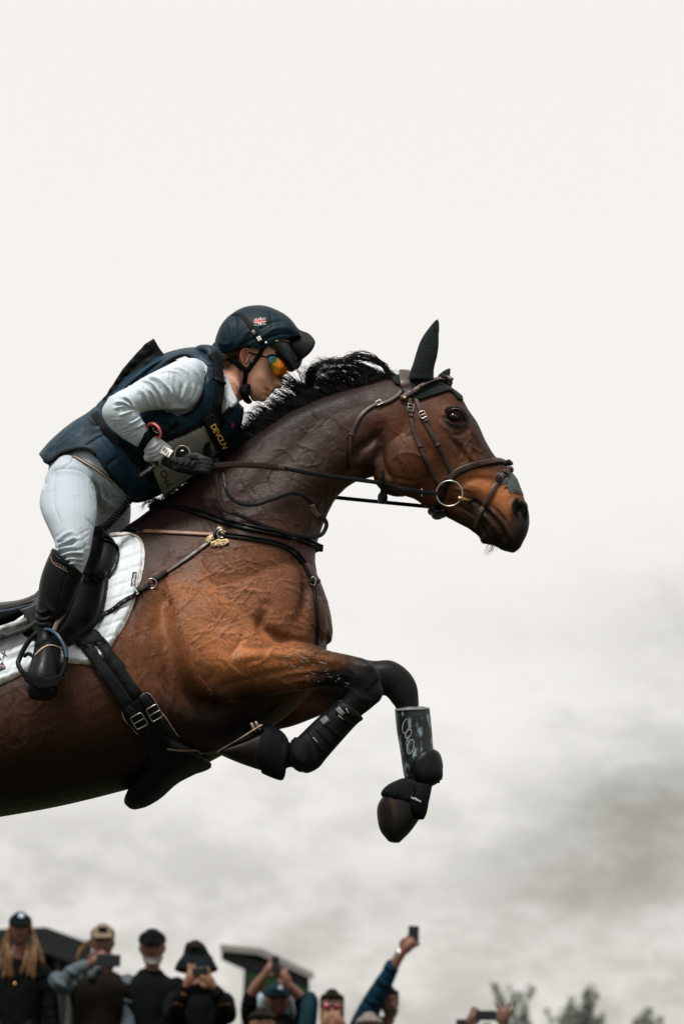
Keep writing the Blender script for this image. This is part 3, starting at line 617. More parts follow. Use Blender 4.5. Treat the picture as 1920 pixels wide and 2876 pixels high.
# hooves
m_hoof = mat('hoof_horn', (0.006, 0.005, 0.004), 0.45, spec=.12, var=.5, vscale=25, dirt=(0.07, 0.028, 0.009), dscale=9, dlo=.60, dhi=.72, damt=.35, stretch=(2, 1, .5))
m_steel = mat('worn_steel', (0.26, 0.24, 0.21), 0.42, metal=.85, dirt=(0.10, 0.055, 0.02), dscale=30, dlo=.45, dhi=.6)
hoofn = loft([(764, 2044, 760, 2172, -.16, .047), (733, 2046, 708, 2156, -.16, .052), (690, 2070, 664, 2140, -.16, .053), (645, 2095, 637, 2128, -.16, .047), (621, 2109, 619, 2120, -.16, .034)], ring=28, cap=.15)
hooff = loft([(1180, 2240, 1085, 2222, .165, .044), (1188, 2278, 1060, 2262, .165, .052), (1172, 2308, 1060, 2305, .165, .055), (1150, 2338, 1069, 2336, .165, .050), (1124, 2364, 1088, 2360, .165, .034)], ring=28, cap=.25)
hn = mk('hoof', hoofn, m_hoof, horse); mk('hoof', hooff, m_hoof, horse)
sp = P(np.array([737, 700, 660, 617, 617, 660, 700, 737]), np.array([2037, 2060, 2085, 2109, 2109, 2085, 2060, 2037]), np.array([-.205, -.212, -.205, -.178, -.142, -.115, -.108, -.115]))
sp = cr(sp, 5); mk('horseshoe', ribbon(sp, np.tile([-.5, 0, .86], (len(sp), 1)), .014, .005), m_steel, hn)
for (a, b) in ((712, 2044), (724, 2040)):
    mk('stud', tube(P([a+3, a-5], [b+8, b-10], [-.20, -.20]), .006, 8), m_steel, hn)
# wet droplets and mud flecks flung on the forearm
m_drop = mat('water_drop', (0.34, 0.34, 0.35), 0.2, spec=.6); dv = []
for k in range(60):
    t = random.random(); 
    if k % 2: x, y = 800+t*190, 1872+t*48+random.gauss(0, 9)
    else: x, y = 775+t*150, 1838+t*22+random.gauss(0, 9)
    if k % 17 == 0: x, y = 730+random.random()*60, 1795+random.random()*40
    h, n = hit(htree, x, y)
    if h is None or h[1] > DH-.05: continue
    L = random.choice((.002, .004, .006, .011)); a = random.gauss(.28, .35); w = random.uniform(.0003, .0006)
    dv.append(tube(np.array([h+n*.0008, h+n*.0012+np.array([math.cos(a)*L, 0, -math.sin(a)*L])]), w, 5))
mk('water_drops', join(*dv), m_drop, horse, kind='stuff')
# mane
m_hair = mat('mane_hair', (0.0045, 0.0042, 0.0042), 0.6, spec=.10, var=.5, vscale=60)
crest = np.array([(430, 1426), (500, 1392), (560, 1345), (620, 1290), (702, 1228), (763, 1187), (814, 1155), (880, 1122), (941, 1100), (1002, 1083), (1060, 1068), (1112, 1058)], float)
rim = np.array([(420, 1418), (480, 1370), (530, 1305), (590, 1232), (640, 1180), (700, 1128), (748, 1082), (800, 1058), (880, 1038), (950, 1012), (1030, 1018), (1100, 1050)], float)
cc, rr_ = cr(crest, 10), cr(rim, 10); hp = []; g = random.Random(4); ncl = 120
def hairpath(x0, y0, d0, x1, y1, d1, lift, curl, m=9):
    t = np.linspace(0, 1, m); x = x0+(x1-x0)*t; y = y0+(y1-y0)*t-lift*np.sin(t*math.pi*.75); x = x+curl*np.sin(t*3.1+g.uniform(-.4, .4))*t; d = d0+(d1-d0)*t
    return P(x, y, d)
for c in range(ncl):                                                     # clumps blown back over the rider's side
    u = (c+g.random())/ncl; i = u*(len(cc)-1.01); k = int(i); bx, by = cc[k]; tx, ty = rr_[k]; up = math.hypot(tx-bx, ty-by)
    hi = bx > 800; dx = -up*g.uniform(.7, 1.5)*(1.0 if hi else .75); dy = -up*g.uniform(.15, .75)*(1 if bx > 560 else .5)
    if 640 < bx < 865: dy = -up*g.uniform(.2, .55); dx *= .55
    dd = g.uniform(-.03, .05) if not 650 < bx < 860 else g.uniform(-.01, .07); curl = g.uniform(-7, 7); lift = g.uniform(4, 18) if not 640 < bx < 865 else g.uniform(2, 8)
    for h_ in range(20):
        jx, jy = g.gauss(0, 4), g.gauss(0, 2); s_ = g.uniform(.45, 1.1)
        hp.append(hairpath(bx+jx, by+5+jy, g.uniform(-.012, .02), bx+dx*s_+jx*1.2+g.gauss(0, 2), by+dy*s_+jy*1.8, dd, lift*s_, curl))
for c in range(4600):                                                    # short hair lying close along the crest
    k = g.randrange(len(cc)); bx, by = cc[k]; s_ = g.uniform(14, 38 if not 620 < bx < 870 else 62)*(1 if bx > 560 else .45)*(1 if bx < 950 else .6)
    hp.append(hairpath(bx+g.gauss(0, 4), by+g.uniform(-1, 12), g.uniform(-.035, .01), bx-s_*g.uniform(.5, 1.4), by-s_*g.uniform(-.2, .7), g.uniform(-.045, .04), 5, g.uniform(-4, 4), m=6))
long_ = [((1092, 1060), (1078, 1025), (1040, 1003), (1000, 995), (972, 1012), (978, 1032)), ((1100, 1056), (1080, 1030), (1040, 1012), (985, 1006), (930, 1022), (890, 1040)), ((1075, 1064), (1045, 1040), (1000, 1022), (940, 1018), (890, 1012)),
         ((1050, 1070), (1030, 1045), (985, 1035), (930, 1038), (880, 1050), (856, 1062)), ((1020, 1078), (1000, 1055), (960, 1048), (915, 1055)), ((985, 1086), (968, 1066), (935, 1058), (900, 1066)), ((1062, 1068), (1050, 1052), (1030, 1050), (1018, 1062)),
         ((880, 1118), (874, 1072), (884, 1040), (915, 1016), (950, 1010)), ((872, 1120), (864, 1070), (872, 1035), (898, 1020)), ((862, 1122), (852, 1072), (834, 1040), (806, 1030)), ((850, 1126), (838, 1090), (815, 1068), (785, 1062)),
         ((830, 1138), (802, 1100), (770, 1088), (735, 1092)), ((800, 1160), (780, 1128), (755, 1118), (725, 1130)), ((770, 1180), (750, 1150), (725, 1140), (700, 1152)), ((815, 1148), (790, 1112), (760, 1098), (742, 1080)),
         ((740, 1200), (720, 1172), (700, 1160), (676, 1168)), ((450, 1418), (420, 1408), (405, 1415), (398, 1432)), ((460, 1415), (430, 1400), (410, 1405), (400, 1420))]
for q in long_:
    nn = 40 if q[0][0] > 870 else 9
    for h_ in range(nn):
        j = [(x+g.gauss(0, 3+1.3*i), y+g.gauss(0, 2+1.2*i)) for i, (x, y) in enumerate(q)]; a = cr(np.array(j), 4); hp.append(P(a[:, 0], a[:, 1], np.linspace(0, g.uniform(-.03, .05), len(a))))
cb = cr(np.array([(x, y, 0.0) for x, y in crest]), 6); nb_ = len(cb)
_t = np.linspace(0, 1, nb_); _up = np.interp(_t, [0, .2, .35, .62, .75, 1], [2, 6, 12, 12, 6, 3])
mane_base = tube(P(cb[:, 0]-_up*.5, cb[:, 1]-_up, cb[:, 2]+.012), np.interp(_t, [0, .12, .3, .45, .62, .8, 1], [.006, .010, .018, .020, .018, .013, .005]), 12)
mk('mane_base', mane_base, m_hair, horse)
mk('mane', strands(hp, .0012, .0003), m_hair, horse, kind='stuff', smooth=False)
# chin whiskers
m_wh = mat('pale_whiskers', (0.45, 0.42, 0.38), .6); wp = []
for k in range(26):
    x0, y0 = 1383+g.gauss(0, 6), 1530; a = cr(np.array([(x0, y0), (x0-5+g.gauss(0, 4), y0+14), (x0-14+g.gauss(0, 7), y0+22+g.uniform(-6, 10))]), 4); wp.append(P(a[:, 0], a[:, 1], np.full(len(a), g.uniform(-.015, .015))))
mk('whiskers', strands(wp, .0005, .0002), m_wh, horse, kind='stuff', smooth=False)
# ================================================================== tack
m_leather = mat('brown_leather', (0.026, 0.0125, 0.010), 0.40, spec=.28, var=.35, vscale=40, bump=.3, bscale=300, bdist=.0008, rvar=.1)
m_black_l = mat('black_leather', (0.0035, 0.0042, 0.0046), 0.42, spec=.08, var=.3, vscale=20, bump=.25, bscale=250, bdist=.0008, rvar=.1)
m_matte = mat('black_neoprene', (0.0034, 0.0042, 0.0048), 0.65, spec=.05, var=.35, vscale=30, bump=.35, bscale=220, bdist=.001)
m_tan = mat('tan_leather', (0.15, 0.072, 0.043), 0.5, var=.25, vscale=40); m_dkrein = mat('rubber_rein', (0.019, 0.012, 0.010), 0.65, spec=.05, var=.3, vscale=60, bump=.9, bscale=260, bdist=.002, stretch=(1, 1, 2.4))
m_brass = mat('brass', (0.40, 0.27, 0.13), 0.35, metal=1.0); m_silver = mat('polished_steel', (0.27, 0.25, 0.225), 0.3, metal=1.0); m_stitch = mat('pale_stitching', (0.35, 0.26, 0.2), .7)
m_knit = mat('black_knit', (0.006, 0.0085, 0.0095), 0.9, spec=.12, sheen=.04, var=.4, vscale=90, bump=.9, bscale=190, bdist=.004)
def ring(px, py, r_px, wire, tree=None, off=.006, d=None, tilt=0.0, n=36, turn=0.0, sq=1.0, scale=.00108):
    c = hit(tree, px, py)[0]+np.array([0, -off, 0]) if tree is not None else P(px, py, d); t = np.linspace(0, 2*math.pi, n, endpoint=False); r = r_px*scale
    x, z = r*np.cos(t)*sq, r*np.sin(t); a = R(turn); X_, Z_ = x*math.cos(a)+z*math.sin(a), -x*math.sin(a)+z*math.cos(a)
    pts = c+np.stack([X_, -X_*math.sin(tilt), Z_], -1); return tube(pts, wire, 8, closed=True)
def buckle(px, py, w, h, turn, tree, off=.007, wire=.0016):
    c, n = hit(tree, px, py); c = c+n*off; a = R(turn); s_ = .00108; q = []
    for x, y in ((-w, -h), (w, -h), (w, h), (-w, h)): q.append(c+np.array([x*math.cos(a)-y*math.sin(a), 0, -(x*math.sin(a)+y*math.cos(a))])*s_/2)
    q = np.array([q[i]+(q[(i+s2) % 4]-q[i])*f for i in range(4) for s2, f in ((-1, .16), (0, 0), (1, .16))]); q[1::3] = q[1::3]*.6+(q[0::3]+q[2::3])*.2
    for i in range(len(q)): q[i] = c+(q[i]-c)-n*np.dot(q[i]-c, n)
    bar = np.array([c+np.array([math.cos(a), 0, -math.sin(a)])*w*s_/2*k for k in (-1, 1)]); 
    return join(tube(q, wire, 6, closed=True), tube(bar, wire*.8, 6))
# ---------------- bonnet
bon_face = [(1128, 1046), (1150, 1034), (1190, 1040), (1222, 1048), (1256, 1058), (1272, 1072), (1284, 1092), (1293, 1112), (1294, 1128), (1284, 1124), (1270, 1104), (1256, 1098), (1236, 1104), (1205, 1112), (1176, 1122), (1160, 1112), (1140, 1090), (1108, 1080), (1098, 1062), (1106, 1052)]
bonnet_cap = cut((HV, HF), lambda Q, D: inpoly(Q, bon_face) & (Q[:, 1] > 1036))
bV, bF = bonnet_cap; bN = normals(bV, bF); bV = bV+bN*.004
bon = mk('ear_bonnet', (bV, bF), m_knit, label='black knitted ear bonnet on the horse\'s forehead and ears', cat='ear bonnet', solid=.004)
earc = loft([(1146, 1066, 1218, 1070, -.047, .026), (1152, 1040, 1217, 1046, -.049, .026), (1158, 1025, 1220, 1026, -.05, .026), (1168, 991, 1227, 1000, -.052, .024), (1178, 962, 1231, 968, -.053, .020), (1190, 940, 1231, 944, -.054, .016), (1204, 921, 1231, 926, -.054, .012), (1218, 905, 1230, 908, -.054, .007), (1227, 897, 1229, 898, -.054, .003)], n=5, ring=28, cap=.2)
Se = Sculpt(*earc, mirrored=False); Se.line([(1195, 1030), (1203, 985), (1216, 940), (1226, 910)], 9, -.010); Se.line([(1178, 1045), (1190, 1000)], 6, -.003)
mk('ear_cover', Se.done(), m_knit, bon)
mk('ear_cover', loft([(1222, 1078, 1264, 1086, .05, .024), (1234, 1052, 1262, 1062, .052, .018), (1246, 1041, 1264, 1045, .053, .011), (1259, 1035, 1264, 1036, .053, .004)], n=5, ring=20, cap=.2), m_knit, bon)
rim_b, rn = on_surface(htree, [(1128, 1100), (1160, 1116), (1178, 1122), (1206, 1113), (1238, 1104), (1258, 1098), (1272, 1106), (1286, 1124), (1294, 1126)], 4, .006)
mk('bonnet_edge', both(tube(rim_b, .0035, 8)), m_knit, bon)
# fringe of the crocheted rim standing up over the forehead
hb = [tube(P(np.array([1250+g.gauss(0, 14)]*2)+np.array([0, g.uniform(-3, 5)]), np.array([1062+i, 1052+i]), [.0, .0]), .0012, 4) for i in range(-4, 20, 2)]
# ---------------- bridle
bri = thing('bridle', 'brown leather bridle with a crossed noseband and a ring bit', 'bridle', P(1261, 1386, 0))
TB = Multi(htree, bvh(bV+bN*.004, bF))
hp_ = on_surface(TB, [(1136, 1046), (1134, 1060), (1138, 1082), (1149, 1112)], 4, .004)
poll = [np.array([hp_[0][0][0]-.002, DH, hp_[0][0][2]+.010])]
near_p = hp_[0]; full = np.vstack([mirror((near_p, []))[0][::-1], poll, near_p]); fn_ = np.vstack([mirror((hp_[1], []))[0][::-1]*np.array([1, -1, 1])*0+np.array([0, 1, 0.2]), [[0, 0, 1]], hp_[1]])
fn_ = sm(fn_, 3); fn_ /= np.linalg.norm(fn_, axis=1)[:, None]
mk('headpiece', ribbon(sm(full, 1), fn_, .034, .006), m_leather, bri)
mk2('browband', (strap(TB, [(1124, 1123), (1140, 1114), (1160, 1103), (1182, 1089), (1206, 1077), (1228, 1071), (1248, 1070), (1262, 1080)], 15, off=.008, thick=.006)), m_leather, bri)
mk2('browband_piping', (strap(TB, [(1178, 1094), (1206, 1082), (1228, 1076), (1250, 1076)], 5, off=.014, thick=.004)), m_leather, bri)
mk2('stud', (ball(1136, 1117, hit(TB, 1136, 1117)[0][1]-DH-.014, .0055, .003)), m_brass, bri)
cheek = [(1151, 1120), (1150, 1146), (1155, 1180), (1164, 1220), (1178, 1256), (1194, 1294), (1214, 1330), (1237, 1368)]
mk2('cheekpiece', (strap(htree, cheek, 13, off=.004)), m_leather, bri)
front = [(1163, 1110), (1172, 1135), (1184, 1165), (1200, 1200), (1226, 1243), (1247, 1284), (1268, 1330)]
mk2('noseband_hanger', (strap(htree, front, 13, off=.004)), m_leather, bri)
for x, y, tn in ((1151, 1147, 10), (1186, 1168, -24)):
    mk2('buckle', (buckle(x, y, 17, 21, tn, htree, .010)), m_silver, bri)
for x, y, x2, y2 in ((1149, 1170, 1162, 1170), (1172, 1258, 1187, 1254), (1222, 1252, 1236, 1247), (1192, 1186, 1205, 1181)):
    mk2('keeper', (strap(htree, [(x, y), (x2, y2)], 7, off=.008, thick=.004, step=3)), m_leather, bri)
mk2('throatlatch', (join(strap(htree, [(1130, 1096), (1118, 1112), (1100, 1124), (1078, 1134), (1058, 1137), (1039, 1146), (1012, 1170), (994, 1200), (983, 1230)], 11, off=.004), strap(htree, [(983, 1222), (980, 1262), (979, 1290), (983, 1312)], 8, off=.005, thick=.006))), m_leather, bri)
mk2('buckle', (buckle(1064, 1135, 14, 17, 60, htree, .010)), m_silver, bri); mk2('keeper', (strap(htree, [(977, 1222), (992, 1226)], 7, off=.008, thick=.004, step=3)), m_leather, bri)
nb, nbn = on_surface(htree, [(1258, 1352), (1270, 1335), (1290, 1321), (1329, 1306), (1370, 1298), (1404, 1296), (1419, 1304)], 4, .004)
mid = np.array([[nb[-1][0]+.012, DH, nb[-1][2]+.004]]); fl = np.vstack([nb, mid, mirror((nb, []))[0][::-1]]); flN = np.vstack([nbn, [[.7, 0, .7]], (nbn*np.array([1, -1, 1]))[::-1]]); flN = sm(flN, 2)
mk('noseband', ribbon(fl, flN, .019, .006), m_leather, bri); mk('noseband_padding', ribbon(fl*1.0-flN*.001, flN, .025, .003), m_black_l, bri)
mk2('jaw_strap', (strap(htree, [(1262, 1340), (1250, 1370), (1232, 1412), (1226, 1440)], 17, off=.003)), m_black_l, bri)
mk('jaw_pad', union([ball(1228, 1446, 0, .020, .055, .012), ball(1244, 1442, 0, .012, .045, .012), ball(1212, 1436, 0, .014, .05, .009)], .003, 3), m_black_l, bri)
flp, fln = on_surface(htree, [(1428, 1320), (1418, 1330), (1402, 1348), (1386, 1372), (1370, 1400), (1352, 1432), (1340, 1462), (1334, 1482)], 4, .006)
mk2('flash_strap', (ribbon(flp, fln, .0135, .004)), m_leather, bri); mk('flash_loop', ball(1431, 1320, 0, .012, .028, .012), m_leather, bri)
mk2('keeper', (strap(htree, [(1410, 1326), (1424, 1336)], 9, off=.011, thick=.004, step=3)), m_leather, bri)
mk2('buckle', (buckle(1398, 1345, 12, 15, 35, htree, .011)), m_black_l, bri)
mk2('bit_ring', (ring(1261, 1386, 37, .0028, d=-.072, tilt=.12)), m_silver, bri)
mk2('mouthpiece', (tube(P([1290, 1298, 1310, 1322], [1400, 1402, 1405, 1405], [-.078, -.070, -.060, -.045]), [.0075, .0075, .0055, .005], 12)), m_brass, bri)
# dark patch of cream and mud on the nose bridge
m_patch = mat('grey_nose_patch', (0.026, 0.032, 0.034), .75, bump=.6, bscale=80, bdist=.003, var=.3, vscale=40)
pt = patch([(1390, 1329), (1412, 1326), (1430, 1322), (1450, 1345), (1468, 1392), (1455, 1388), (1443, 1382), (1430, 1386), (1424, 1370), (1414, 1372), (1424, 1358), (1408, 1360), (1398, 1350)], htree, cell=5, off=.002, thick=.003, smooth_poly=1, it=1)
mk('nose_guard', join(pt, mirror(pt)), m_patch, label='grey ragged patch stuck on the bridge of the horse\'s nose', cat='nose patch')
# ---------------- reins
rein = thing('reins', 'brown rubber-grip reins running from the gloved hand to the bit ring', 'reins', P(1223, 1386, -.07))
def rein_line(rows, w, th, mt, name='rein_strap', **k): return mk(name, airstrap(rows, w, th, **k), mt, rein)
rein_line([(568, 1316, -.16), (610, 1309, -.172), (661, 1305, -.18), (720, 1307, -.182), (786, 1313, -.178)], 17, .006, m_dkrein, 'rubber_grip')
rein_line([(782, 1312, -.179), (880, 1331, -.165), (960, 1342, -.145), (1064, 1356, -.115), (1125, 1372, -.1), (1190, 1383, -.085), (1226, 1386, -.078)], 12, .004, m_black_l)
rein_line([(780, 1312, -.182), (800, 1315, -.18)], 15, .007, m_leather, 'rein_tip')
rein_line([(1118, 1373, -.105), (1160, 1379, -.095), (1192, 1384, -.088)], 15, .007, m_black_l, 'rein_billet')
mk('buckle', join(tube(P([1184, 1184], [1374, 1394], [-.093, -.093]), .0022, 6)), m_brass, rein)
rein_line([(1204, 1423, .075), (1100, 1413, .085), (949, 1398, .11), (860, 1388, .14), (760, 1350, .17), (640, 1320, .16), (590, 1310, .12)], 11, .004, m_black_l)
rs = mk('martingale_ring_strap', airstrap([(1073, 1318, -.118), (1075, 1345, -.12), (1074, 1375, -.10), (1070, 1404, -.02), (1066, 1410, .06)], 12, .005), m_black_l, rein)
mk('martingale_ring', ball(1074, 1398, .0, .016, .02, .020), m_black_l, rein)
# hanging loop of the rein buckle end
loop = [(604, 1322, -.16), (606, 1345, -.165), (612, 1372, -.17), (618, 1405, -.178), (633, 1430, -.185), (655, 1440, -.185)]
rein_line(loop, 17, .006, m_dkrein, 'rubber_grip', twist=[.4, .2, .5])
rein_line([(645, 1437, -.186), (679, 1450, -.19), (746, 1478, -.195), (813, 1500, -.19), (860, 1508, -.18), (886, 1507, -.16), (905, 1499, -.15), (916, 1478, -.145), (914, 1464, -.145), (907, 1455, -.146)], 12, .004, m_black_l)
rein_line([(626, 1322, -.165), (630, 1345, -.175), (634, 1370, -.19), (643, 1392, -.195), (670, 1413, -.2), (715, 1418, -.2), (769, 1401, -.195), (813, 1386, -.185), (849, 1390, -.175), (872, 1410, -.165), (880, 1430, -.155), (887, 1446, -.15), (902, 1455, -.147)], 10, .0045, m_black_l)
mk('rein_join', airstrap([(876, 1418, -.160), (882, 1440, -.155), (896, 1452, -.15)], 17, .008), m_leather, rein)
# ---------------- breastplate with neck strap
bp = thing('breastplate', 'leather breastplate crossing shoulder with pale sheepskin at its ring', 'breastplate', P(619, 1505, -.2))
def bstrap(name, pts, w, mt, off=.003, thick=.005, tree=htree, par=bp): return mk(name, strap(tree, pts, w, off=off, thick=thick), mt, par)
bstrap('wither_strap', [(388, 1494), (440, 1495), (500, 1498), (560, 1501), (604, 1503)], 12, m_tan)
bstrap('wither_strap_end', [(352, 1492), (372, 1488), (404, 1494)], 14, m_black_l, .006)
bstrap('breast_strap', [(630, 1506), (702, 1514), (782, 1531), (822, 1553), (849, 1584), (868, 1616), (878, 1640), (883, 1668), (888, 1720), (891, 1760), (888, 1812)], 12, m_black_l)
bstrap('breast_strap', [(632, 1502), (702, 1509), (780, 1524), (826, 1548), (855, 1584)], 5, m_black_l, .008)
bstrap('girth_strap', [(604, 1512), (560, 1545), (520, 1574), (461, 1614)], 13, m_leather); bstrap('girth_strap_end', [(470, 1608), (448, 1622), (430, 1633)], 16, m_black_l, .006)
mk('ring', ring(426, 1640, 14, .0022, htree, .006), m_silver, bp); mk('ring', ring(622, 1502, 11, .0026, htree, .012), m_silver, bp); mk('ring', ring(879, 1634, 12, .0022, htree, .008, sq=.6), m_silver, bp)
bstrap('ring_leather', [(606, 1512), (602, 1500), (612, 1492), (622, 1496)], 9, m_black_l, .009)
bstrap('ring_leather', [(868, 1632), (882, 1640), (890, 1632)], 12, m_black_l, .008)
m_fleece = mat('sheepskin', (0.62, 0.45, 0.24), .95, sheen=.5, bump=1, bscale=260, bdist=.004, var=.3, vscale=80)
fz = []
for cx_, cy_, r_ in ((588, 1516, 8), (594, 1508, 6), (612, 1525, 11), (624, 1524, 10), (602, 1528, 8), (617, 1486, 6), (623, 1492, 6), (633, 1498, 5), (636, 1520, 6)):
    h, n = hit(htree, cx_, cy_)
    for k in range(int(r_*5)): 
        a = g.uniform(0, 6.28); q = r_*math.sqrt(g.random()); fz.append(ball(cx_+q*math.cos(a), cy_+q*math.sin(a)*.8, h[1]-DH-.006-g.random()*.006, g.uniform(.0022, .0042), n=4))
mk('sheepskin', join(*fz), m_fleece, bp, kind='stuff')
mk('hanging_strap', strap(htree, [(780, 1976), (745, 2012), (708, 2035), (690, 2056)], 5, off=.004, thick=.004), m_black_l, bp)
mt_ = thing('martingale', 'black double neck strap lying round the base of the neck', 'martingale', P(769, 1499, -.15))
bstrap('neck_strap', [(440, 1418), (462, 1421), (500, 1427), (568, 1449), (635, 1473), (702, 1488), (769, 1501), (836, 1516), (880, 1532), (900, 1541)], 12, m_black_l, .004, .007, par=mt_)
bstrap('neck_strap', [(520, 1430), (568, 1443), (635, 1467), (702, 1482), (769, 1494), (836, 1508), (896, 1532)], 6, m_black_l, .010, .006, par=mt_)
mk('neck_strap', mirror(strap(htree, [(440, 1418), (500, 1427), (568, 1449), (702, 1488), (836, 1516), (900, 1541)], 12, off=.004, thick=.007)), m_black_l, mt_)

# ---------------- saddle pad
m_pad = mat('white_quilted_cotton', (0.46, 0.50, 0.53), .75, bump=.3, bscale=200, bdist=.001, dirt=(0.20, 0.13, 0.08), dscale=7, dlo=.60, dhi=.85, damt=.55)
m_edge = mat('pad_binding_mud', (0.55, 0.5, 0.45), .8, dirt=(0.12, 0.07, 0.04), dscale=22, dlo=.42, dhi=.6, damt=.9)
def quilt(x, y):
    """stitched channels: one family runs with the front edge, the other across it"""
    a, b = R(-62), R(12); u = (x-300)*math.cos(b)+(y-1600)*math.sin(b)+.0008*(y-1600)**2; v = -(x-300)*math.sin(R(-20))+(y-1600)*math.cos(R(-20))
    f = np.clip(np.abs(np.sin(u*math.pi/33))/.55, 0, 1); h = np.clip(np.abs(np.sin(v*math.pi/31))/.55, 0, 1); return .0058*f**.7*h**.7
pad_poly = [(268, 1516), (300, 1508), (340, 1502), (372, 1503), (392, 1515), (402, 1538), (403, 1575), (394, 1625), (380, 1672), (360, 1728), (335, 1776), (308, 1818), (290, 1846), (262, 1862), (225, 1862), (190, 1860), (150, 1858), (110, 1868), (67, 1890), (30, 1908), (0, 1922), (-60, 1948), (-170, 1985), (-230, 1960), (-240, 1860), (-190, 1826), (-80, 1800), (0, 1770), (100, 1720), (200, 1600)]
pad = patch(pad_poly, htree, cell=4, off=.006, thick=.008, fn=quilt, it=3, rnd=6, smooth_poly=2)
pad_o = mk('saddle_pad', join(pad, mirror(pad)), m_pad, label='white quilted saddle pad with muddy edges under the black saddle', cat='saddle pad')
TP = Multi(htree, bvh(*pad))
edge_pts = pad_poly[1:24]
ep, en = on_surface(TP, edge_pts, 5, .002); mk2('pad_binding', (ribbon(ep, en, .0085, .003)), m_edge, pad_o)
# label on the front corner, lettering reading upwards
m_tag = mat('dark_red_tag', (0.028, 0.008, 0.010), .6); m_white = mat('white_thread', (0.75, 0.75, 0.73), .7)
tg = mk('pad_label', patch([(373, 1608), (385, 1607), (379, 1646), (367, 1648)], TP, cell=8, off=.002, thick=.0015, smooth_poly=1, rnd=1), m_tag, pad_o)
TT = Multi(TP, bvh(*patch([(373, 1608), (385, 1607), (379, 1646), (367, 1648)], TP, cell=8, off=.002, thick=.0015, smooth_poly=1, rnd=1)))
mk('lettering', text('LeMieux', 10, 376, 1628, -81, TT, .0015), m_white, tg)
m_ink = mat('black_thread', (0.01, 0.01, 0.014), .6); m_red = mat('flag_red', (0.42, 0.02, 0.03), .6); m_navy = mat('flag_navy', (0.012, 0.03, 0.09), .6)
mk('lettering', text('X', 22, 11, 1839, -30, TP, .004, shear=.3, bold=.4), m_ink, pad_o); mk('lettering', text('U', 22, -8, 1850, -30, TP, .004, shear=.3), m_ink, pad_o)
def quadpx(pts, tree, off): return patch(pts, tree, cell=6, off=off, thick=.0006, smooth_poly=1, rnd=1, it=1)
fa = R(-28); fc = (-14, 1872); W_, H_ = 26, 18
def fpt(u, v): x, y = u*W_, v*H_; return (fc[0]+x*math.cos(fa)-y*math.sin(fa), fc[1]+x*math.sin(fa)+y*math.cos(fa))
def fpoly(q, tree, off): return quadpx([fpt(*p) for p in q], tree, off)
flag = mk('flag_patch', fpoly([(-1, -1), (1, -1), (1, 1), (-1, 1)], TP, .006), m_navy, pad_o)
def unionjack(fp, par, tree, o, mw, mr):
    for a, b in (((-1, -1), (1, 1)), ((-1, 1), (1, -1))):
        dx, dy = b[0]-a[0], b[1]-a[1]; 
        for w, off, mm in ((.17, o+.0008, mw), (.07, o+.0016, mr)):
            q = [(a[0], a[1]+w*(-dy)) if 0 else (a[0]+w, a[1]), (b[0], b[1]-w*np.sign(dy)), (b[0]-w, b[1]), (a[0], a[1]+w*np.sign(dy))]; mk('saltire', fp(q, tree, off), mm, par)
    for w, off, mm in ((.30, o+.0024, mw), (.17, o+.0032, mr)):
        mk('cross', join(fp([(-w*.7, -1), (w*.7, -1), (w*.7, 1), (-w*.7, 1)], tree, off), fp([(-1, -w), (1, -w), (1, w), (-1, w)], tree, off+.0003)), mm, par)
unionjack(fpoly, flag, TP, .006, m_white, m_red)

# ---------------- saddle
m_flap = mat('black_saddle_leather', (0.0036, 0.0042, 0.0046), 0.36, spec=.12, var=.3, vscale=14, rvar=.12, bump=.2, bscale=160, bdist=.001)
m_blue0 = mat('blue_piping', (0.012, 0.03, 0.05), .4)
sad = thing('saddle', 'black leather jumping saddle with large knee block on the white pad', 'saddle', P(150, 1650, 0))
seat = loft([(-170, 1722, -150, 1850, 0, .17), (-110, 1700, -90, 1830, 0, .18, -.1), (-40, 1702, -20, 1800, 0, .17, -.1), (0, 1697, 20, 1775, 0, .16, -.1), (60, 1690, 80, 1750, 0, .14, -.1), (110, 1668, 140, 1725, 0, .12), (180, 1615, 220, 1670, 0, .10), (240, 1545, 280, 1610, 0, .09), (275, 1508, 318, 1560, 0, .08), (290, 1508, 322, 1540, 0, .06)], n=5, ring=28)
Ss = Sculpt(*seat); Ss.line([(-60, 1722), (0, 1712), (60, 1700), (105, 1682)], 5, -.006); Ss.line([(-60, 1748), (0, 1740), (50, 1734)], 6, -.010); Ss.line([(-80, 1780), (0, 1762)], 9, .008)
mk('seat', Ss.done(), m_flap, sad)
flap_poly = [(100, 1700), (150, 1640), (200, 1560), (255, 1518), (300, 1524), (322, 1560), (318, 1610), (310, 1640), (304, 1680), (294, 1725), (282, 1752), (262, 1778), (225, 1802), (187, 1822), (165, 1824), (120, 1820), (70, 1790), (80, 1740)]
flap = patch(flap_poly, htree, cell=5, off=.022, thick=.008, it=8, rnd=9, smooth_poly=5)
mk('flap', flap, m_flap, sad); mk('flap', mirror(flap), m_flap, sad)
TF = Multi(TP, bvh(*flap))
kb_poly = [(215, 1600), (235, 1545), (262, 1517), (286, 1516), (312, 1521), (328, 1532), (337, 1552), (334, 1580), (326, 1602), (312, 1628), (296, 1646), (274, 1655), (248, 1652), (226, 1638)]
kb = patch(kb_poly, htree, cell=5, off=.032, thick=.006, puff=.030, pr=30, it=8, rnd=9, smooth_poly=5); mk('knee_block', kb, m_flap, sad); mk('knee_block', mirror(kb), m_flap, sad)
mk('knee_block_welt', strap(Multi(TF, bvh(*kb)), [(290, 1520), (312, 1525), (327, 1537), (333, 1554), (329, 1580), (321, 1602), (307, 1625)], 5, off=.003, thick=.007), m_black_l, sad)
TK = Multi(TF, bvh(*kb))
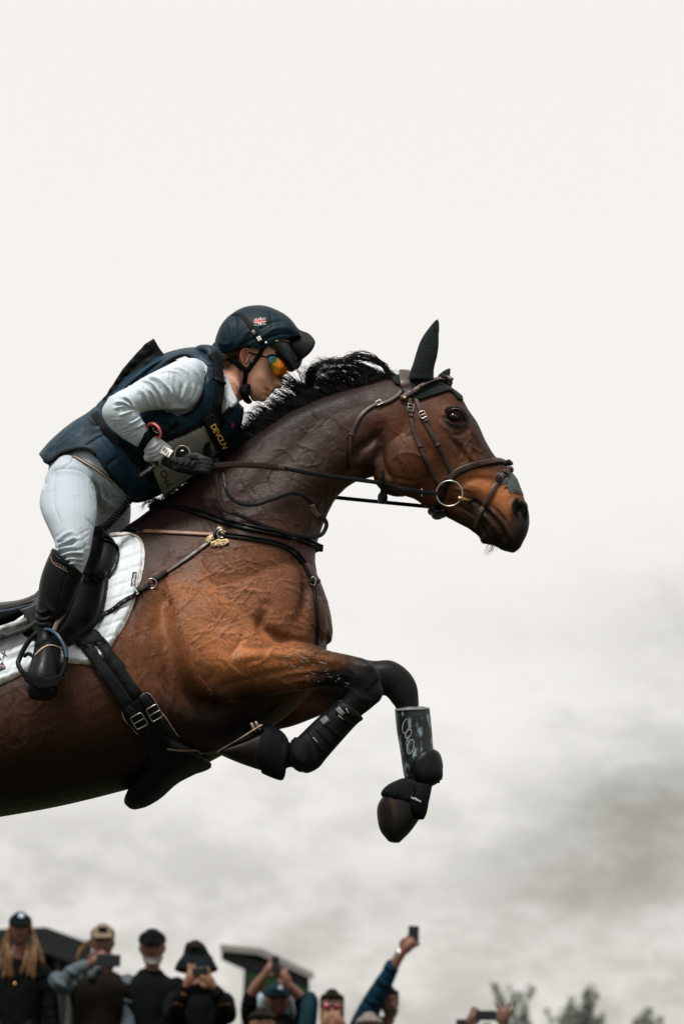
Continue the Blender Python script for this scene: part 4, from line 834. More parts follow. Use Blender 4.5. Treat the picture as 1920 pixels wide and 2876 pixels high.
mk('flap_seam', strap(TK, [(205, 1620), (222, 1638), (244, 1654), (262, 1656)], 3, off=.001, thick=.002), m_leather, sad)
# girth-side panels seen behind the boot
m_panel = mat('pale_canvas_panel', (0.30, 0.32, 0.33), .7, dirt=(0.06, .042, .03), dscale=20, dlo=.45, dhi=.62); m_worn = mat('grey_worn_leather', (0.020, 0.020, 0.020), .5, spec=.25, var=.5, vscale=30)
mk('panel', union([loft([(-70, 1790, -66, 1824, -.20, .07), (0, 1762, 6, 1792, -.215, .065), (50, 1745, 62, 1776, -.225, .06), (98, 1722, 108, 1752, -.23, .05)], cap=.4)], .005, 3), m_panel, sad)
mk('skirt', union([prism([(54, 1712), (80, 1704), (110, 1690), (118, 1720), (112, 1770), (98, 1782), (84, 1752), (70, 1728)], -.285, -.268)], .004, 3), m_worn, sad)
mk('lettering', text('UN', 15, 94, 1724, -28, None, d=-.287, shear=.2), m_ink, sad)
mk('keeper_strap', airstrap([(4, 1782, -.288), (24, 1784, -.290), (55, 1774, -.292), (90, 1756, -.294), (104, 1744, -.292)], 11, .006), m_worn, sad)
mk('seat_piping', airstrap([(-40, 1722, -.19), (10, 1716, -.195), (50, 1708, -.20), (90, 1698, -.205)], 5, .005), m_blue0, sad)
# strap of the breastplate passing over pad and flap
bstrap('girth_strap', [(420, 1646), (389, 1664), (340, 1697), (300, 1724), (260, 1754), (222, 1792), (190, 1815)], 13, m_black_l, .006, .005, tree=TF)
for k in range(6): 
    x, y = 300+k*17, 1722-k*11.3; h, n = hit(TF, x, y); mk('punch_hole', ball(x, y, h[1]-DH-.013, .0016, .001, n=5), m_stitch, bp)
mk('buckle', buckle(380, 1671, 15, 16, -35, TF, .014), m_silver, bp); bstrap('keeper', [(388, 1655), (398, 1668)], 8, m_black_l, .012, .004, tree=TF)
# ---------------- girth
gir = thing('girth', 'black girth with two billets, steel buckles and belly guard', 'girth', P(430, 2050, -.25))
def gp(name, poly, mt, tree=TF, off=.005, thick=.006, **k): m = patch(poly, tree, cell=7, off=off, thick=thick, smooth_poly=k.pop('sp', 2), **k); return mk(name, m, mt, gir), m
_, top = gp('billet_top', [(214, 1812), (240, 1795), (270, 1778), (285, 1795), (300, 1812), (268, 1822), (232, 1832)], m_black_l, tree=htree, off=.028, rnd=3)
b1 = patch([(225, 1822), (256, 1814), (276, 1840), (370, 1962), (350, 1985), (335, 1978)], htree, cell=5, it=6, off=.022, thick=.005, smooth_poly=1, rnd=3)
b2 = patch([(268, 1815), (300, 1806), (320, 1840), (397, 1946), (372, 1962), (340, 1915), (285, 1838)], htree, cell=5, it=6, off=.022, thick=.005, smooth_poly=1, rnd=3)
mk('billet', b1, m_black_l, gir); mk('billet', b2, m_black_l, gir)
gb = patch([(345, 1995), (352, 1980), (366, 1966), (385, 1955), (402, 1944), (418, 1945), (428, 1958), (442, 1985), (470, 2025), (500, 2070), (520, 2100), (470, 2150), (440, 2150), (415, 2110), (392, 2062), (352, 2022)], htree, cell=7, it=5, off=.008, thick=.008, smooth_poly=2, rnd=4, puff=.006, pr=14); mk('girth_body', gb, m_black_l, gir)
TG = Multi(TF, bvh(*gb))
for x, y in ((432, 2000), (390, 2022)):
    mk('buckle', buckle(x, y, 34, 44, -30, TG, .012, .0020), m_silver, gir)
mk('billet', strap(TG, [(398, 1950), (420, 1988), (446, 2030), (462, 2060)], 24, off=.004, thick=.005), m_black_l, gir); mk('billet', strap(TG, [(352, 1982), (378, 2010), (402, 2048), (416, 2072)], 22, off=.004, thick=.005), m_black_l, gir)
for q in ([(404, 1946), (420, 1950), (436, 1975), (452, 1998), (478, 2040), (500, 2072)], [(346, 1998), (352, 2020), (372, 2045), (390, 2060)]):
    mk('stitching', strap(TG, q, 1.3, off=.003, thick=.0015), m_stitch, gir)
# belly guard: a hanging shaped leather plate round the brisket
guard = loft([(405, 2085, 520, 2095, 0, .255), (400, 2120, 594, 2145, 0, .235), (385, 2165, 552, 2168, 0, .18), (368, 2205, 500, 2196, 0, .15), (352, 2238, 455, 2237, 0, .12), (350, 2256, 415, 2262, 0, .085), (362, 2268, 388, 2270, 0, .05)], n=5, ring=32, cap=.2)
mk('belly_guard', guard, m_matte, gir)
mk('guard_edge', strap(Multi(htree, bvh(*guard)), [(470, 2100), (505, 2108), (560, 2112), (600, 2106)], 6, off=.006, thick=.006), m_leather, gir)

# ---------------- boots of the horse
m_boot = mat('black_boot_shell', (0.0034, 0.0044, 0.005), .45, spec=.10, var=.4, vscale=22, bump=.3, bscale=150, bdist=.001, rvar=.15)
m_muddy = mat('rubbed_boot_shell', (0.005, 0.007, 0.009), .42, var=.4, vscale=20, dirt=(0.17, 0.24, 0.27), dscale=26, dlo=.53, dhi=.62, damt=.8, stretch=(2.4, 1, .8), bump=.3, bscale=130, bdist=.001)
tb = loft([(1018, 2022, 948, 1968, -.16, .042), (1000, 2036, 925, 1986, -.16, .041), (960, 2080, 885, 2022, -.16, .036), (918, 2128, 840, 2066, -.16, .036), (895, 2156, 818, 2088, -.16, .040), (866, 2171, 806, 2108, -.16, .040), (848, 2168, 806, 2130, -.16, .032)], n=5, ring=28, cap=.3)
bt = mk('tendon_boot', tb, m_boot, label='black strapped boot on the near foreleg, folded under the chest', cat='leg boot', group='boots on the front legs')
tbt = bvh(*tb)
for a, b, w in (((962, 1988), (1008, 2020), 12), ((945, 2000), (990, 2036), 9), ((912, 2028), (958, 2072), 12), ((890, 2046), (934, 2092), 10), ((868, 2056), (906, 2110), 8)):
    mk('boot_strap', strap(tbt, [a, ((a[0]+b[0])/2-2, (a[1]+b[1])/2), b], w, off=.001, thick=.004), m_black_l, bt)
m_grey = mat('grey_strap_end', (0.075, 0.08, 0.085), .5)
mk('strap_tab', strap(tbt, [(908, 2018), (918, 2032)], 22, off=.005, thick=.002), m_grey, bt); mk('strap_tab', strap(tbt, [(948, 1990), (964, 2008)], 14, off=.005, thick=.002), m_grey, bt)
for a, b in (((950, 2010), (964, 2020)), ((972, 1990), (978, 2004)), ((880, 2072), (892, 2086))): mk('scuff', strap(tbt, [a, b], 2, off=.004, thick=.001), m_stitch, bt)
mk('fetlock_cap', patch([(815, 2092), (835, 2072), (872, 2086), (870, 2125), (858, 2150), (835, 2140), (818, 2120)], tbt, cell=6, off=.002, thick=.004, puff=.004, pr=10), m_matte, bt)
bb = loft([(816, 2100, 802, 2158, -.16, .036), (806, 2070, 800, 2180, -.16, .044), (784, 2048, 790, 2192, -.16, .050), (754, 2034, 762, 2184, -.16, .054), (733, 2040, 735, 2172, -.16, .056)], n=5, ring=32, cap=.08)
Sb = Sculpt(*bb, mirrored=False); Sb.line([(800, 2070), (786, 2130), (790, 2180)], 7, -.004); Sb.line([(770, 2042), (752, 2100), (760, 2170)], 5, .003)
ob_ = mk('bell_boot', Sb.done(), m_matte, label='black bell boot over the folded near hoof with its shoe up', cat='bell boot', group='bell boots over the front hooves')
tb2 = loft([(1206, 1990, 1108, 1992, .165, .044), (1209, 2020, 1110, 2022, .165, .044), (1213, 2060, 1115, 2062, .165, .040), (1216, 2100, 1122, 2102, .165, .038), (1224, 2125, 1126, 2128, .165, .040), (1236, 2155, 1130, 2158, .165, .044), (1236, 2180, 1134, 2180, .165, .044), (1218, 2200, 1142, 2192, .165, .038)], n=5, ring=28, cap=.15)
bt2 = mk('tendon_boot', tb2, m_muddy, label='black leg boot rubbed pale blue on the dangling far foreleg', cat='leg boot', group='boots on the front legs'); t2 = bvh(*tb2)
mk('fetlock_cap', patch([(1150, 2155), (1180, 2115), (1208, 2104), (1230, 2125), (1236, 2160), (1232, 2190), (1210, 2200), (1180, 2195)], t2, cell=7, off=.003, thick=.006, puff=.010, pr=22), m_boot, bt2)
m_logo = mat('pale_print', (0.20, 0.21, 0.21), .6)
for c_ in ((1139, 2040), (1152, 2098)): mk('loop_print', ring(c_[0], c_[1], 21, .0014, t2, .003, sq=.42, turn=14), m_logo, bt2)
mk('loop_print', ring(1146, 2062, 14, .0014, t2, .003, sq=.5, turn=30), m_logo, bt2)
mk('rim_binding', strap(t2, [(1112, 1994), (1150, 1992), (1202, 1990)], 6, off=.002, thick=.003), m_logo, bt2)
bb2 = loft([(1216, 2196, 1126, 2186, .165, .040), (1212, 2215, 1088, 2204, .165, .048), (1207, 2240, 1068, 2228, .165, .054), (1203, 2256, 1080, 2246, .165, .054)], n=5, ring=32, cap=.08)
bf = loft([(1210, 2205, 1160, 2200, .135, .03), (1206, 2240, 1150, 2240, .125, .03), (1199, 2280, 1150, 2270, .125, .026), (1190, 2302, 1168, 2300, .13, .018)], ring=20, cap=.1)
Sb = Sculpt(*union([bb2, bf], .004, 5), mirrored=False); Sb.line([(1130, 2196), (1112, 2222), (1105, 2248)], 5, .003); Sb.line([(1150, 2198), (1158, 2230), (1150, 2260)], 6, -.004); Sb.line([(1178, 2205), (1196, 2250)], 5, -.003)
o2 = mk('bell_boot', Sb.done(), m_matte, label='black bell boot with small white lettering over the dangling far hoof', cat='bell boot', group='bell boots over the front hooves')
t3 = bvh(*join(bb2, bf)); mk('lettering', text('LeMieux', 9, 1168, 2245, 22, t3, .005), m_white, o2)
# ================================================================== the rider
m_skin = mat('skin', attr=True, rough=.5, spec=.35, var=.08, vscale=40); m_skin.node_tree.nodes['Principled BSDF'].inputs['Subsurface Weight'].default_value = .08
m_shirt = mat('pale_grey_blue_shirt', (0.35, 0.40, 0.44), .55, spec=.3, sheen=.05, bump=.45, bscale=28, bdist=.003)
m_breech = mat('pale_grey_breeches', (0.275, 0.315, 0.35), .7, spec=.2, sheen=.05, bump=.40, bscale=24, bdist=.003, dirt=(0.20, 0.17, 0.15), dscale=10, dlo=.62, dhi=.9, damt=.5)
m_vest = mat('navy_vest', (0.0035, 0.016, 0.028), .5, spec=.12, var=.45, vscale=18, bump=.35, bscale=45, bdist=.004, rvar=.1)
m_trim = mat('black_trim', (0.003, 0.0038, 0.0042), .6, spec=.06); m_silk = mat('navy_silk', (0.0035, 0.012, 0.018), .5, spec=.07, var=.3, vscale=20, bump=.2, bscale=60, bdist=.002)
m_rboot = mat('riding_boot_leather', (0.003, 0.0038, 0.0042), .36, spec=.14, rvar=.1, var=.3, vscale=20); m_glove = mat('black_glove', (0.006, 0.0068, 0.007), .6, spec=.22, bump=.5, bscale=160, bdist=.0015)
tors = [(112, 1290, 300, 1440, 0, .17), (150, 1246, 395, 1402, 0, .172), (204, 1200, 460, 1380, 0, .168), (264, 1160, 518, 1338, 0, .162), (328, 1092, 556, 1306, 0, .165), (400, 1038, 604, 1272, 0, .172), (478, 1001, 638, 1236, 0, .172),
        (551, 987, 670, 1192, 0, .15), (594, 1000, 680, 1152, 0, .115), (612, 1012, 678, 1138, 0, .08)]
legn = [(230, 1290, 150, 1310, -.07, .10), (250, 1318, 132, 1335, -.11, .105), (264, 1350, 122, 1362, -.16, .105), (273, 1403, 112, 1412, -.22, .10), (272, 1450, 120, 1448, -.27, .09), (264, 1490, 139, 1490, -.31, .078), (257, 1530, 155, 1528, -.345, .066), (249, 1566, 153, 1556, -.36, .058), (234, 1604, 150, 1590, -.36, .056), (222, 1640, 140, 1630, -.36, .052)]
bootn = [(236, 1618, 148, 1540, -.36, .063), (233, 1634, 130, 1580, -.36, .062), (218, 1662, 114, 1627, -.36, .060), (206, 1697, 107, 1672, -.36, .056), (192, 1730, 102, 1715, -.36, .050), (172, 1760, 98, 1756, -.36, .043), (160, 1785, 99, 1782, -.365, .040), (170, 1815, 98, 1812, -.375, .048), (172, 1855, 90, 1850, -.40, .055), (168, 1900, 78, 1890, -.43, .052), (158, 1940, 74, 1930, -.445, .044), (142, 1966, 84, 1962, -.45, .034)]
far_leg = [(330, 1340, 210, 1330, .06, .09), (362, 1385, 240, 1375, .14, .09), (368, 1440, 255, 1430, .22, .09), (360, 1490, 250, 1480, .28, .08), (340, 1540, 245, 1540, .33, .065), (325, 1600, 240, 1590, .36, .055)]
far_boot = [(330, 1590, 236, 1570, .36, .062), (300, 1660, 215, 1640, .36, .058), (270, 1740, 195, 1725, .36, .045), (262, 1790, 195, 1785, .37, .045), (300, 1830, 190, 1830, .38, .045), (320, 1855, 205, 1860, .38, .035)]
armu = [(574, 1022, 578, 1078, -.115, .055), (548, 1008, 566, 1116, -.150, .070), (505, 1012, 530, 1146, -.185, .072), (462, 1032, 486, 1150, -.21, .066), (410, 1058, 440, 1150, -.235, .058), (360, 1088, 412, 1154, -.25, .054), (322, 1108, 390, 1160, -.258, .052), (298, 1132, 378, 1160, -.262, .050)]
armf = [(302, 1126, 368, 1140, -.262, .045), (288, 1150, 386, 1150, -.262, .050), (292, 1176, 394, 1166, -.262, .049), (312, 1202, 402, 1182, -.256, .046), (342, 1226, 410, 1196, -.244, .042), (378, 1251, 417, 1212, -.228, .036)]
wrist = [(376, 1250, 416, 1212, -.228, .033), (402, 1268, 436, 1228, -.21, .030), (428, 1288, 456, 1246, -.195, .027), (446, 1304, 472, 1264, -.182, .025), (458, 1308, 482, 1272, -.175, .024)]
afar = [(560, 1050, .15, .055), (520, 1120, .22, .05), (480, 1190, .22, .045), (520, 1250, .12, .035), (570, 1290, .03, .027)]
headr = [(742, 874, 655, 905, 0, .05), (790, 905, 630, 925, 0, .066), (818, 945, 620, 945, 0, .072), (820, 985, 617, 970, 0, .074), (804, 1020, 622, 990, 0, .073), (791, 1045, 632, 1006, 0, .070), (781, 1066, 650, 1022, 0, .066, -.05), (771, 1086, 664, 1044, 0, .060, -.1), (760, 1101, 672, 1066, 0, .053, -.12), (750, 1113, 684, 1088, 0, .045, -.1), (735, 1122, 696, 1106, 0, .034), (722, 1124, 704, 1116, 0, .022)]
neckr = [(690, 1062, 625, 985, 0, .058), (686, 1090, 618, 1010, 0, .057), (676, 1116, 608, 1030, 0, .060), (664, 1140, 592, 1050, 0, .068)]
nose = loft([(801, 1032, 778, 1030, 0, .009), (797, 1052, 772, 1048, 0, .011), (794, 1068, 768, 1066, 0, .014), (792, 1080, 768, 1078, 0, .017), (783, 1088, 768, 1084, 0, .015)], n=4, ring=16, cap=.4)
lip = join(ball(764, 1096, 0, .010, .022, .0055, R(30)), ball(754, 1107, 0, .010, .020, .0055, R(30)), both(ball(786, 1082, -.012, .006, .006, .0055)))
chin = ball(735, 1117, 0, .016, .022, .013)
body = union([loft([tors[0][:4]+(0, .12)], shrink=.0) if 0 else loft(tors[1:], shrink=.80), loft(legn, shrink=.80), loft(bootn[2:9], shrink=.72), loft(far_leg, shrink=.80), loft(far_boot[:-1], shrink=.7), loft(armu, shrink=.86), loft(armf, shrink=.84), loft(wrist, shrink=.8), limb([(a, b, c, r*.85) for a, b, c, r in afar]),
              loft(headr, ring=36), loft(neckr), nose, lip, chin, ball(205, 1310, 0, .06, .09, .05)], .0034, 4)
Sp = Sculpt(*body)
Sp.line([(760, 1105), (752, 1098), (744, 1091)], 2.6, -.0042, n=2); Sp.line([(742, 1088), (739, 1092)], 3, -.002, n=2); Sp.blob(776, 1083, 3.2, 2.6, 0, -.004); Sp.line([(768, 1070), (764, 1080), (770, 1086)], 3, -.0025)
Sp.line([(752, 1112), (742, 1108)], 3, -.002, n=2); Sp.blob(735, 1060, 20, 14, 40, .003); Sp.line([(690, 1060), (680, 1090), (668, 1120)], 7, -.004); Sp.line([(660, 1050), (668, 1090), (662, 1120)], 6, .003)
Sp.line([(752, 1030), (775, 1040)], 8, -.006)
BV, BF = Sp.done(); Cp = Paint(BV, (0.58, 0.30, 0.205)); Cp.blob(728, 1070, 30, 30, 0, (0.66, 0.345, 0.235), .6); Cp.line([(759, 1104), (745, 1092)], 5, (0.26, 0.09, 0.07), .7, n=1); Cp.blob(785, 1082, 8, 8, 0, (0.38, 0.13, 0.09), .5)
Cp.blob(740, 1112, 20, 8, 20, (0.27, 0.125, 0.08), .4); Cp.blob(655, 1080, 30, 50, 0, (0.50, 0.25, 0.17), .5); Cp.mix((Cp.Q[:, 0] < 672)*(Cp.Q[:, 1] < 1012)*1.0, (0.03, 0.016, 0.010)); Cp.line([(655, 1010), (640, 1030)], 14, (0.035, 0.02, 0.013), .9)
rider = mk('person', (BV, BF), m_skin, label='rider in navy vest and pale breeches crouched over the leaping horse', cat='rider', col=Cp.C, loc=P(200, 1600, 0))
rtree = bvh(BV, BF)
# ear
er, _ = hit(rtree, 690, 998); ed = er[1]-DH
def earp(px, py, dd): return P(px, py, ed+dd)
eo = np.array([earp(*q) for q in ((683, 1016, -.006), (676, 1004, -.012), (677, 990, -.016), (685, 981, -.017), (697, 980, -.015), (703, 988, -.010), (702, 1000, -.008), (695, 1010, -.008), (691, 1018, -.006))])
earm = union([tube(cr(eo, 4), .0034, 8), tube(cr(eo[1:7]*.62+eo.mean(0)*.38+np.array([0, .004, 0]), 3), .0035, 8), ball(689, 999, ed-.003, .011, .006, .015, R(-20))], .0018, 2)
Ce = Paint(earm[0], (0.42, 0.17, 0.11), mirrored=False); Ce.blob(690, 998, 8, 10, 0, (0.15, 0.05, 0.035), .8); Ce.line([(676, 1004), (677, 990), (685, 981)], 4, (0.5, 0.16, 0.12), .7)
mk('ear', earm, m_skin, rider, col=Ce.C); em = mirror(earm); mk('ear', em, m_skin, rider, col=Ce.C)
# hair
m_bhair = mat('brown_hair', (0.055, 0.026, 0.012), .5, var=.5, vscale=50); rp = []
for k in range(420):
    t = g.random(); x0, y0 = 664+g.gauss(0, 9), 990+g.gauss(0, 5); x1, y1 = 622+g.gauss(0, 8), 1000+g.gauss(0, 7)
    rp.append(P(np.linspace(x0, x1, 5), np.linspace(y0, y1, 5)-3*np.sin(np.linspace(0, 3, 5)), np.full(5, -g.uniform(.03, .080))))
for k in range(160):
    x0 = 705+g.gauss(0, 3); rp.append(P(np.linspace(x0, x0-34+g.gauss(0, 4), 5), np.linspace(972, 986+g.gauss(0, 3), 5), np.full(5, ed-.002-g.random()*.006)))
for k in range(300):
    x0, y0 = 612+g.gauss(0, 8), 990+g.gauss(0, 4); rp.append(P(np.linspace(x0, x0-22+g.gauss(0, 5), 5), np.linspace(y0, y0+5+g.gauss(0, 3), 5), np.full(5, g.gauss(-.01, .025))))
mk('hair', strands(rp, .0010, .0004), m_bhair, rider, kind='stuff', smooth=False)
# shirt: sleeves with folds
sl = union([loft(armu), loft(armf), ball(548, 1064, -.125, .060, .055, .062), loft(tors[4:7], shrink=.92, cap=.1), limb([(a, b, c, r) for a, b, c, r in afar[:4]])], .0034, 3)
Sl = Sculpt(*sl, mirrored=False)
for q, r_, a_ in (([(418, 1059), (446, 1066), (474, 1093), (484, 1112)], 3.4, .0055), ([(398, 1068), (425, 1077), (446, 1102), (460, 1132)], 3.4, .006), ([(395, 1095), (409, 1112), (418, 1139)], 3.2, .0048), ([(414, 1091), (430, 1107), (439, 1128), (445, 1141)], 3.2, .005),
        ([(343, 1114), (359, 1121), (375, 1141), (380, 1152)], 4, .007), ([(324, 1130), (343, 1130), (363, 1139), (374, 1148)], 3.6, .006), ([(321, 1147), (340, 1142), (356, 1141)], 3, .005), ([(336, 1167), (354, 1160), (375, 1151)], 3, .0045), ([(326, 1139), (345, 1136), (360, 1143)], 3, -.005),
        ([(345, 1155), (362, 1151), (376, 1149)], 3, -.004), ([(363, 1190), (379, 1182), (393, 1173)], 3, .005), ([(379, 1201), (395, 1194), (409, 1190)], 3, .005), ([(385, 1208), (398, 1201), (410, 1197)], 2.6, -.004), ([(368, 1184), (380, 1177), (392, 1168)], 2.6, -.004),
        ([(470, 1053), (480, 1089), (481, 1127), (478, 1145)], 3.5, .006), ([(490, 1060), (493, 1095), (489, 1130)], 4, -.005), ([(523, 1078), (518, 1098), (508, 1124)], 3.2, .005), ([(543, 1081), (540, 1102), (530, 1124)], 3.2, .005), ([(512, 1080), (505, 1110), (497, 1135)], 3.5, -.005),
        ([(560, 1085), (552, 1108), (535, 1130)], 3, .004), ([(478, 1038), (500, 1033), (528, 1046)], 4, .003), ([(440, 1048), (470, 1042), (500, 1046)], 3.5, .003), ([(415, 1066), (440, 1075), (455, 1098)], 3.4, -.0045), ([(384, 1100), (398, 1118), (404, 1140)], 4, -.003), ([(352, 1121), (366, 1132), (372, 1146)], 3, -.005),
        ([(540, 1030), (556, 1050), (566, 1078)], 4, .003), ([(470, 1146), (500, 1142), (530, 1150)], 4, .005), ([(490, 1156), (520, 1150), (545, 1138)], 4, -.005)):
    Sl.line(q, r_, a_*1.2)
gw = random.Random(21)
for k in range(26):
    t = gw.random(); x, y = 330+t*215+gw.gauss(0, 6), 1135-t*75+gw.gauss(0, 22); a = R(gw.gauss(62, 16)); L = gw.uniform(8, 20); Sl.line([(x-math.cos(a)*L, y-math.sin(a)*L), (x, y+gw.gauss(0, 2)), (x+math.cos(a)*L, y+math.sin(a)*L)], 2.6, gw.choice((-.0018, .002)))
for k in range(14):
    x, y = 320+gw.random()*75, 1175+gw.random()*45; a = R(gw.gauss(-28, 12)); L = gw.uniform(8, 18); Sl.line([(x-math.cos(a)*L, y-math.sin(a)*L), (x, y), (x+math.cos(a)*L, y+math.sin(a)*L)], 2.6, gw.choice((-.0018, .002)))
shirt = mk('shirt', Sl.done(), m_shirt, rider)
m_white_c = mat('white_cotton', (0.32, 0.35, 0.375), .7, sheen=.3)
cu_ = union([loft([(404, 1268, 440, 1224, -.208, .034), (424, 1290, 462, 1240, -.198, .032), (444, 1306, 484, 1258, -.185, .028)], ring=24, cap=.1), ball(418, 1284, -.19, .016, .02, .014)], .003, 3); Sc = Sculpt(*cu_, mirrored=False)
for q in ([(410, 1262), (428, 1256), (446, 1242)], [(414, 1272), (434, 1268), (456, 1250)], [(420, 1284), (440, 1276), (462, 1258)], [(432, 1294), (450, 1284), (470, 1264)]): Sc.line(q, 2.6, .004)
mk('shirt_cuff', Sc.done(), m_white_c, rider)
col_ = union([loft([(640, 1052, 620, 1062, -.085, .012), (652, 1092, 620, 1104, -.10, .016), (666, 1124, 622, 1136, -.115, .016), (662, 1136, 622, 1160, -.12, .014), (644, 1152, 620, 1174, -.115, .012)], cap=.2)], .003, 2); Sk = Sculpt(*col_, mirrored=False); Sk.line([(640, 1080), (646, 1110), (660, 1130)], 3, -.004); Sk.line([(632, 1110), (638, 1130), (632, 1155)], 3, .004); Sk.line([(650, 1134), (638, 1142), (630, 1160)], 3, -.004)
mk('shirt_collar', Sk.done(), m_white_c, rider)
# breeches
br = union([loft(legn), loft(far_leg), loft([(146, 1306, 330, 1425, 0, .155), (150, 1262, 385, 1402, 0, .165), (206, 1215, 440, 1385, 0, .155)], cap=.35), loft([(140, 1300, 250, 1330, -.02, .14), (135, 1340, 270, 1370, -.02, .12)], cap=.8)], .0036, 5)
Sr = Sculpt(*br, mirrored=False)
for q, r_, a_ in (([(121, 1366), (142, 1330), (163, 1317), (196, 1312), (234, 1324), (263, 1353), (276, 1384), (282, 1420)], 5, -.011), ([(150, 1328), (175, 1325), (210, 1326), (240, 1340), (258, 1362)], 6, .005), ([(159, 1523), (186, 1502), (205, 1495)], 3.5, .006), ([(163, 1534), (192, 1521), (210, 1510)], 3.5, .0065),
        ([(161, 1547), (186, 1540), (208, 1536)], 3.5, .006), ([(165, 1565), (196, 1554), (232, 1553)], 3.5, .0065), ([(176, 1574), (207, 1569), (236, 1575)], 3.2, .006), ([(185, 1586), (210, 1582), (232, 1588)], 3.2, .005), ([(160, 1540), (188, 1530), (212, 1522)], 3.5, -.006), ([(165, 1556), (195, 1546), (225, 1545)], 3.5, -.006), ([(172, 1569), (203, 1561), (234, 1564)], 3.2, -.006),
        ([(159, 1328), (151, 1355), (152, 1412), (160, 1440), (168, 1462)], 2.4, -.0022), ([(255, 1395), (264, 1410), (267, 1425)], 2.2, -.002), ([(243, 1456), (254, 1468), (259, 1482)], 3, -.003), ([(207, 1282), (200, 1300), (184, 1306), (176, 1314)], 2.2, -.003),
        ([(290, 1370), (300, 1400), (292, 1440)], 6, -.008), ([(276, 1385), (300, 1410), (322, 1418)], 5, .006), ([(300, 1350), (325, 1385), (350, 1400)], 5, .005), ([(310, 1405), (330, 1395), (345, 1402)], 4, -.005), ([(283, 1400), (292, 1425), (310, 1440)], 4, -.005), ([(285, 1440), (310, 1420), (350, 1432)], 4, .005), ([(300, 1450), (325, 1446), (355, 1458)], 4, .004), ([(230, 1490), (242, 1520), (244, 1560)], 6, -.003)):
    Sr.line(q, r_, a_*1.25)
for k in range(30):
    x, y = 165+gw.random()*75, 1495+gw.random()*90; a = R(gw.gauss(-22, 12)); L = gw.uniform(8, 22); Sr.line([(x-math.cos(a)*L, y-math.sin(a)*L), (x, y+gw.gauss(0, 2)), (x+math.cos(a)*L, y+math.sin(a)*L)], 2.6, gw.choice((-.0022, .0024)))
for k in range(8):
    x, y = 125+gw.random()*120, 1330+gw.random()*60; a = R(gw.gauss(-8, 22)); L = gw.uniform(10, 26); Sr.line([(x-math.cos(a)*L, y-math.sin(a)*L), (x, y+gw.gauss(0, 3)), (x+math.cos(a)*L, y+math.sin(a)*L)], 3.5, gw.choice((-.0007, .0007)))
bre = mk('breeches', Sr.done(), m_breech, rider); brt = bvh(*Sr.done())
for w, mm, o in ((9, m_trim, .001), (4.5, mat('tan_belt', (0.33, 0.25, 0.19), .5), .0035)):
    mk('belt', strap(brt, [(206, 1284), (232, 1296), (262, 1312), (293, 1334), (318, 1352)], w, off=o, thick=.003), mm, rider)
# vest
v_full = union([loft(tors, shrink=1.035, ring=40, cap=.2), loft([(548, 985, 640, 1000, -.075, .05), (590, 1000, 628, 1120, -.11, .04), (590, 1110, 640, 1180, -.11, .045)], cap=.5)], .0045, 6)
armhole = [(520, 1000), (548, 1014), (566, 1036), (577, 1066), (576, 1090), (566, 1118), (548, 1144), (523, 1163), (500, 1168), (470, 1160), (440, 1140), (430, 1100), (445, 1050), (480, 1015)]
hem = [(90, 1230), (118, 1284), (141, 1307), (170, 1280), (200, 1268), (228, 1262), (252, 1266), (272, 1285), (294, 1314), (330, 1357), (366, 1402), (400, 1404), (452, 1384), (900, 1300), (700, 1160), (676, 1142), (655, 1120), (635, 1060), (622, 1010), (610, 960), (400, 900), (90, 1100)]
vc = cut(v_full, lambda Q, D: inpoly(Q, hem) & ~(inpoly(Q, armhole) & (np.abs(D) > .04)) & ~(inpoly(Q, [(622, 1030), (640, 1052), (668, 1128), (650, 1150), (624, 1172), (616, 1120)]) & (np.abs(D) > .02)))
Sv = Sculpt(vc[0], vc[1])
for q, r_, a_ in (([(248, 1180), (262, 1196), (290, 1190)], 5, -.006), ([(150, 1262), (200, 1230), (240, 1200)], 6, .005), ([(140, 1275), (190, 1225), (245, 1182)], 4, -.004), ([(240, 1254), (275, 1232), (316, 1214)], 2.4, -.004), ([(282, 1232), (300, 1256), (325, 1284)], 2.4, -.003), ([(297, 1228), (320, 1255), (345, 1283)], 2, -.002), ([(300, 1200), (330, 1240), (360, 1290)], 9, .006),
        ([(250, 1215), (290, 1205), (330, 1235)], 7, .004), ([(330, 1290), (360, 1330), (380, 1380)], 9, -.006), ([(380, 1280), (400, 1320), (420, 1370)], 8, .006), ([(455, 1180), (480, 1200), (495, 1215)], 3, -.004), ([(490, 1190), (470, 1215), (445, 1240)], 3, -.004), ([(420, 1170), (470, 1185), (520, 1185)], 7, .005), ([(568, 1028), (590, 1033), (606, 1030)], 2, -.003),
        ([(552, 1160), (565, 1176)], 2, -.003), ([(560, 1154), (573, 1170)], 2, -.003), ([(585, 1060), (580, 1110), (570, 1150)], 8, .005), ([(555, 1000), (580, 1015), (595, 1040)], 6, .004)):
    Sv.line(q, r_, a_)
gv_ = random.Random(31)
for k in range(60):
    x, y = 150+gv_.random()*440, 1010+gv_.random()*380; a = R(gv_.uniform(-70, 40)); L = gv_.uniform(10, 34); Sv.line([(x-math.cos(a)*L, y-math.sin(a)*L), (x+gv_.gauss(0, 3), y+gv_.gauss(0, 3)), (x+math.cos(a)*L, y+math.sin(a)*L)], gv_.uniform(3.5, 7), gv_.choice((-.0035, .003)))
vV, vF = Sv.done(); vest = mk('vest', (vV, vF), m_vest, rider, solid=.004); vtree = bvh(vV, vF)
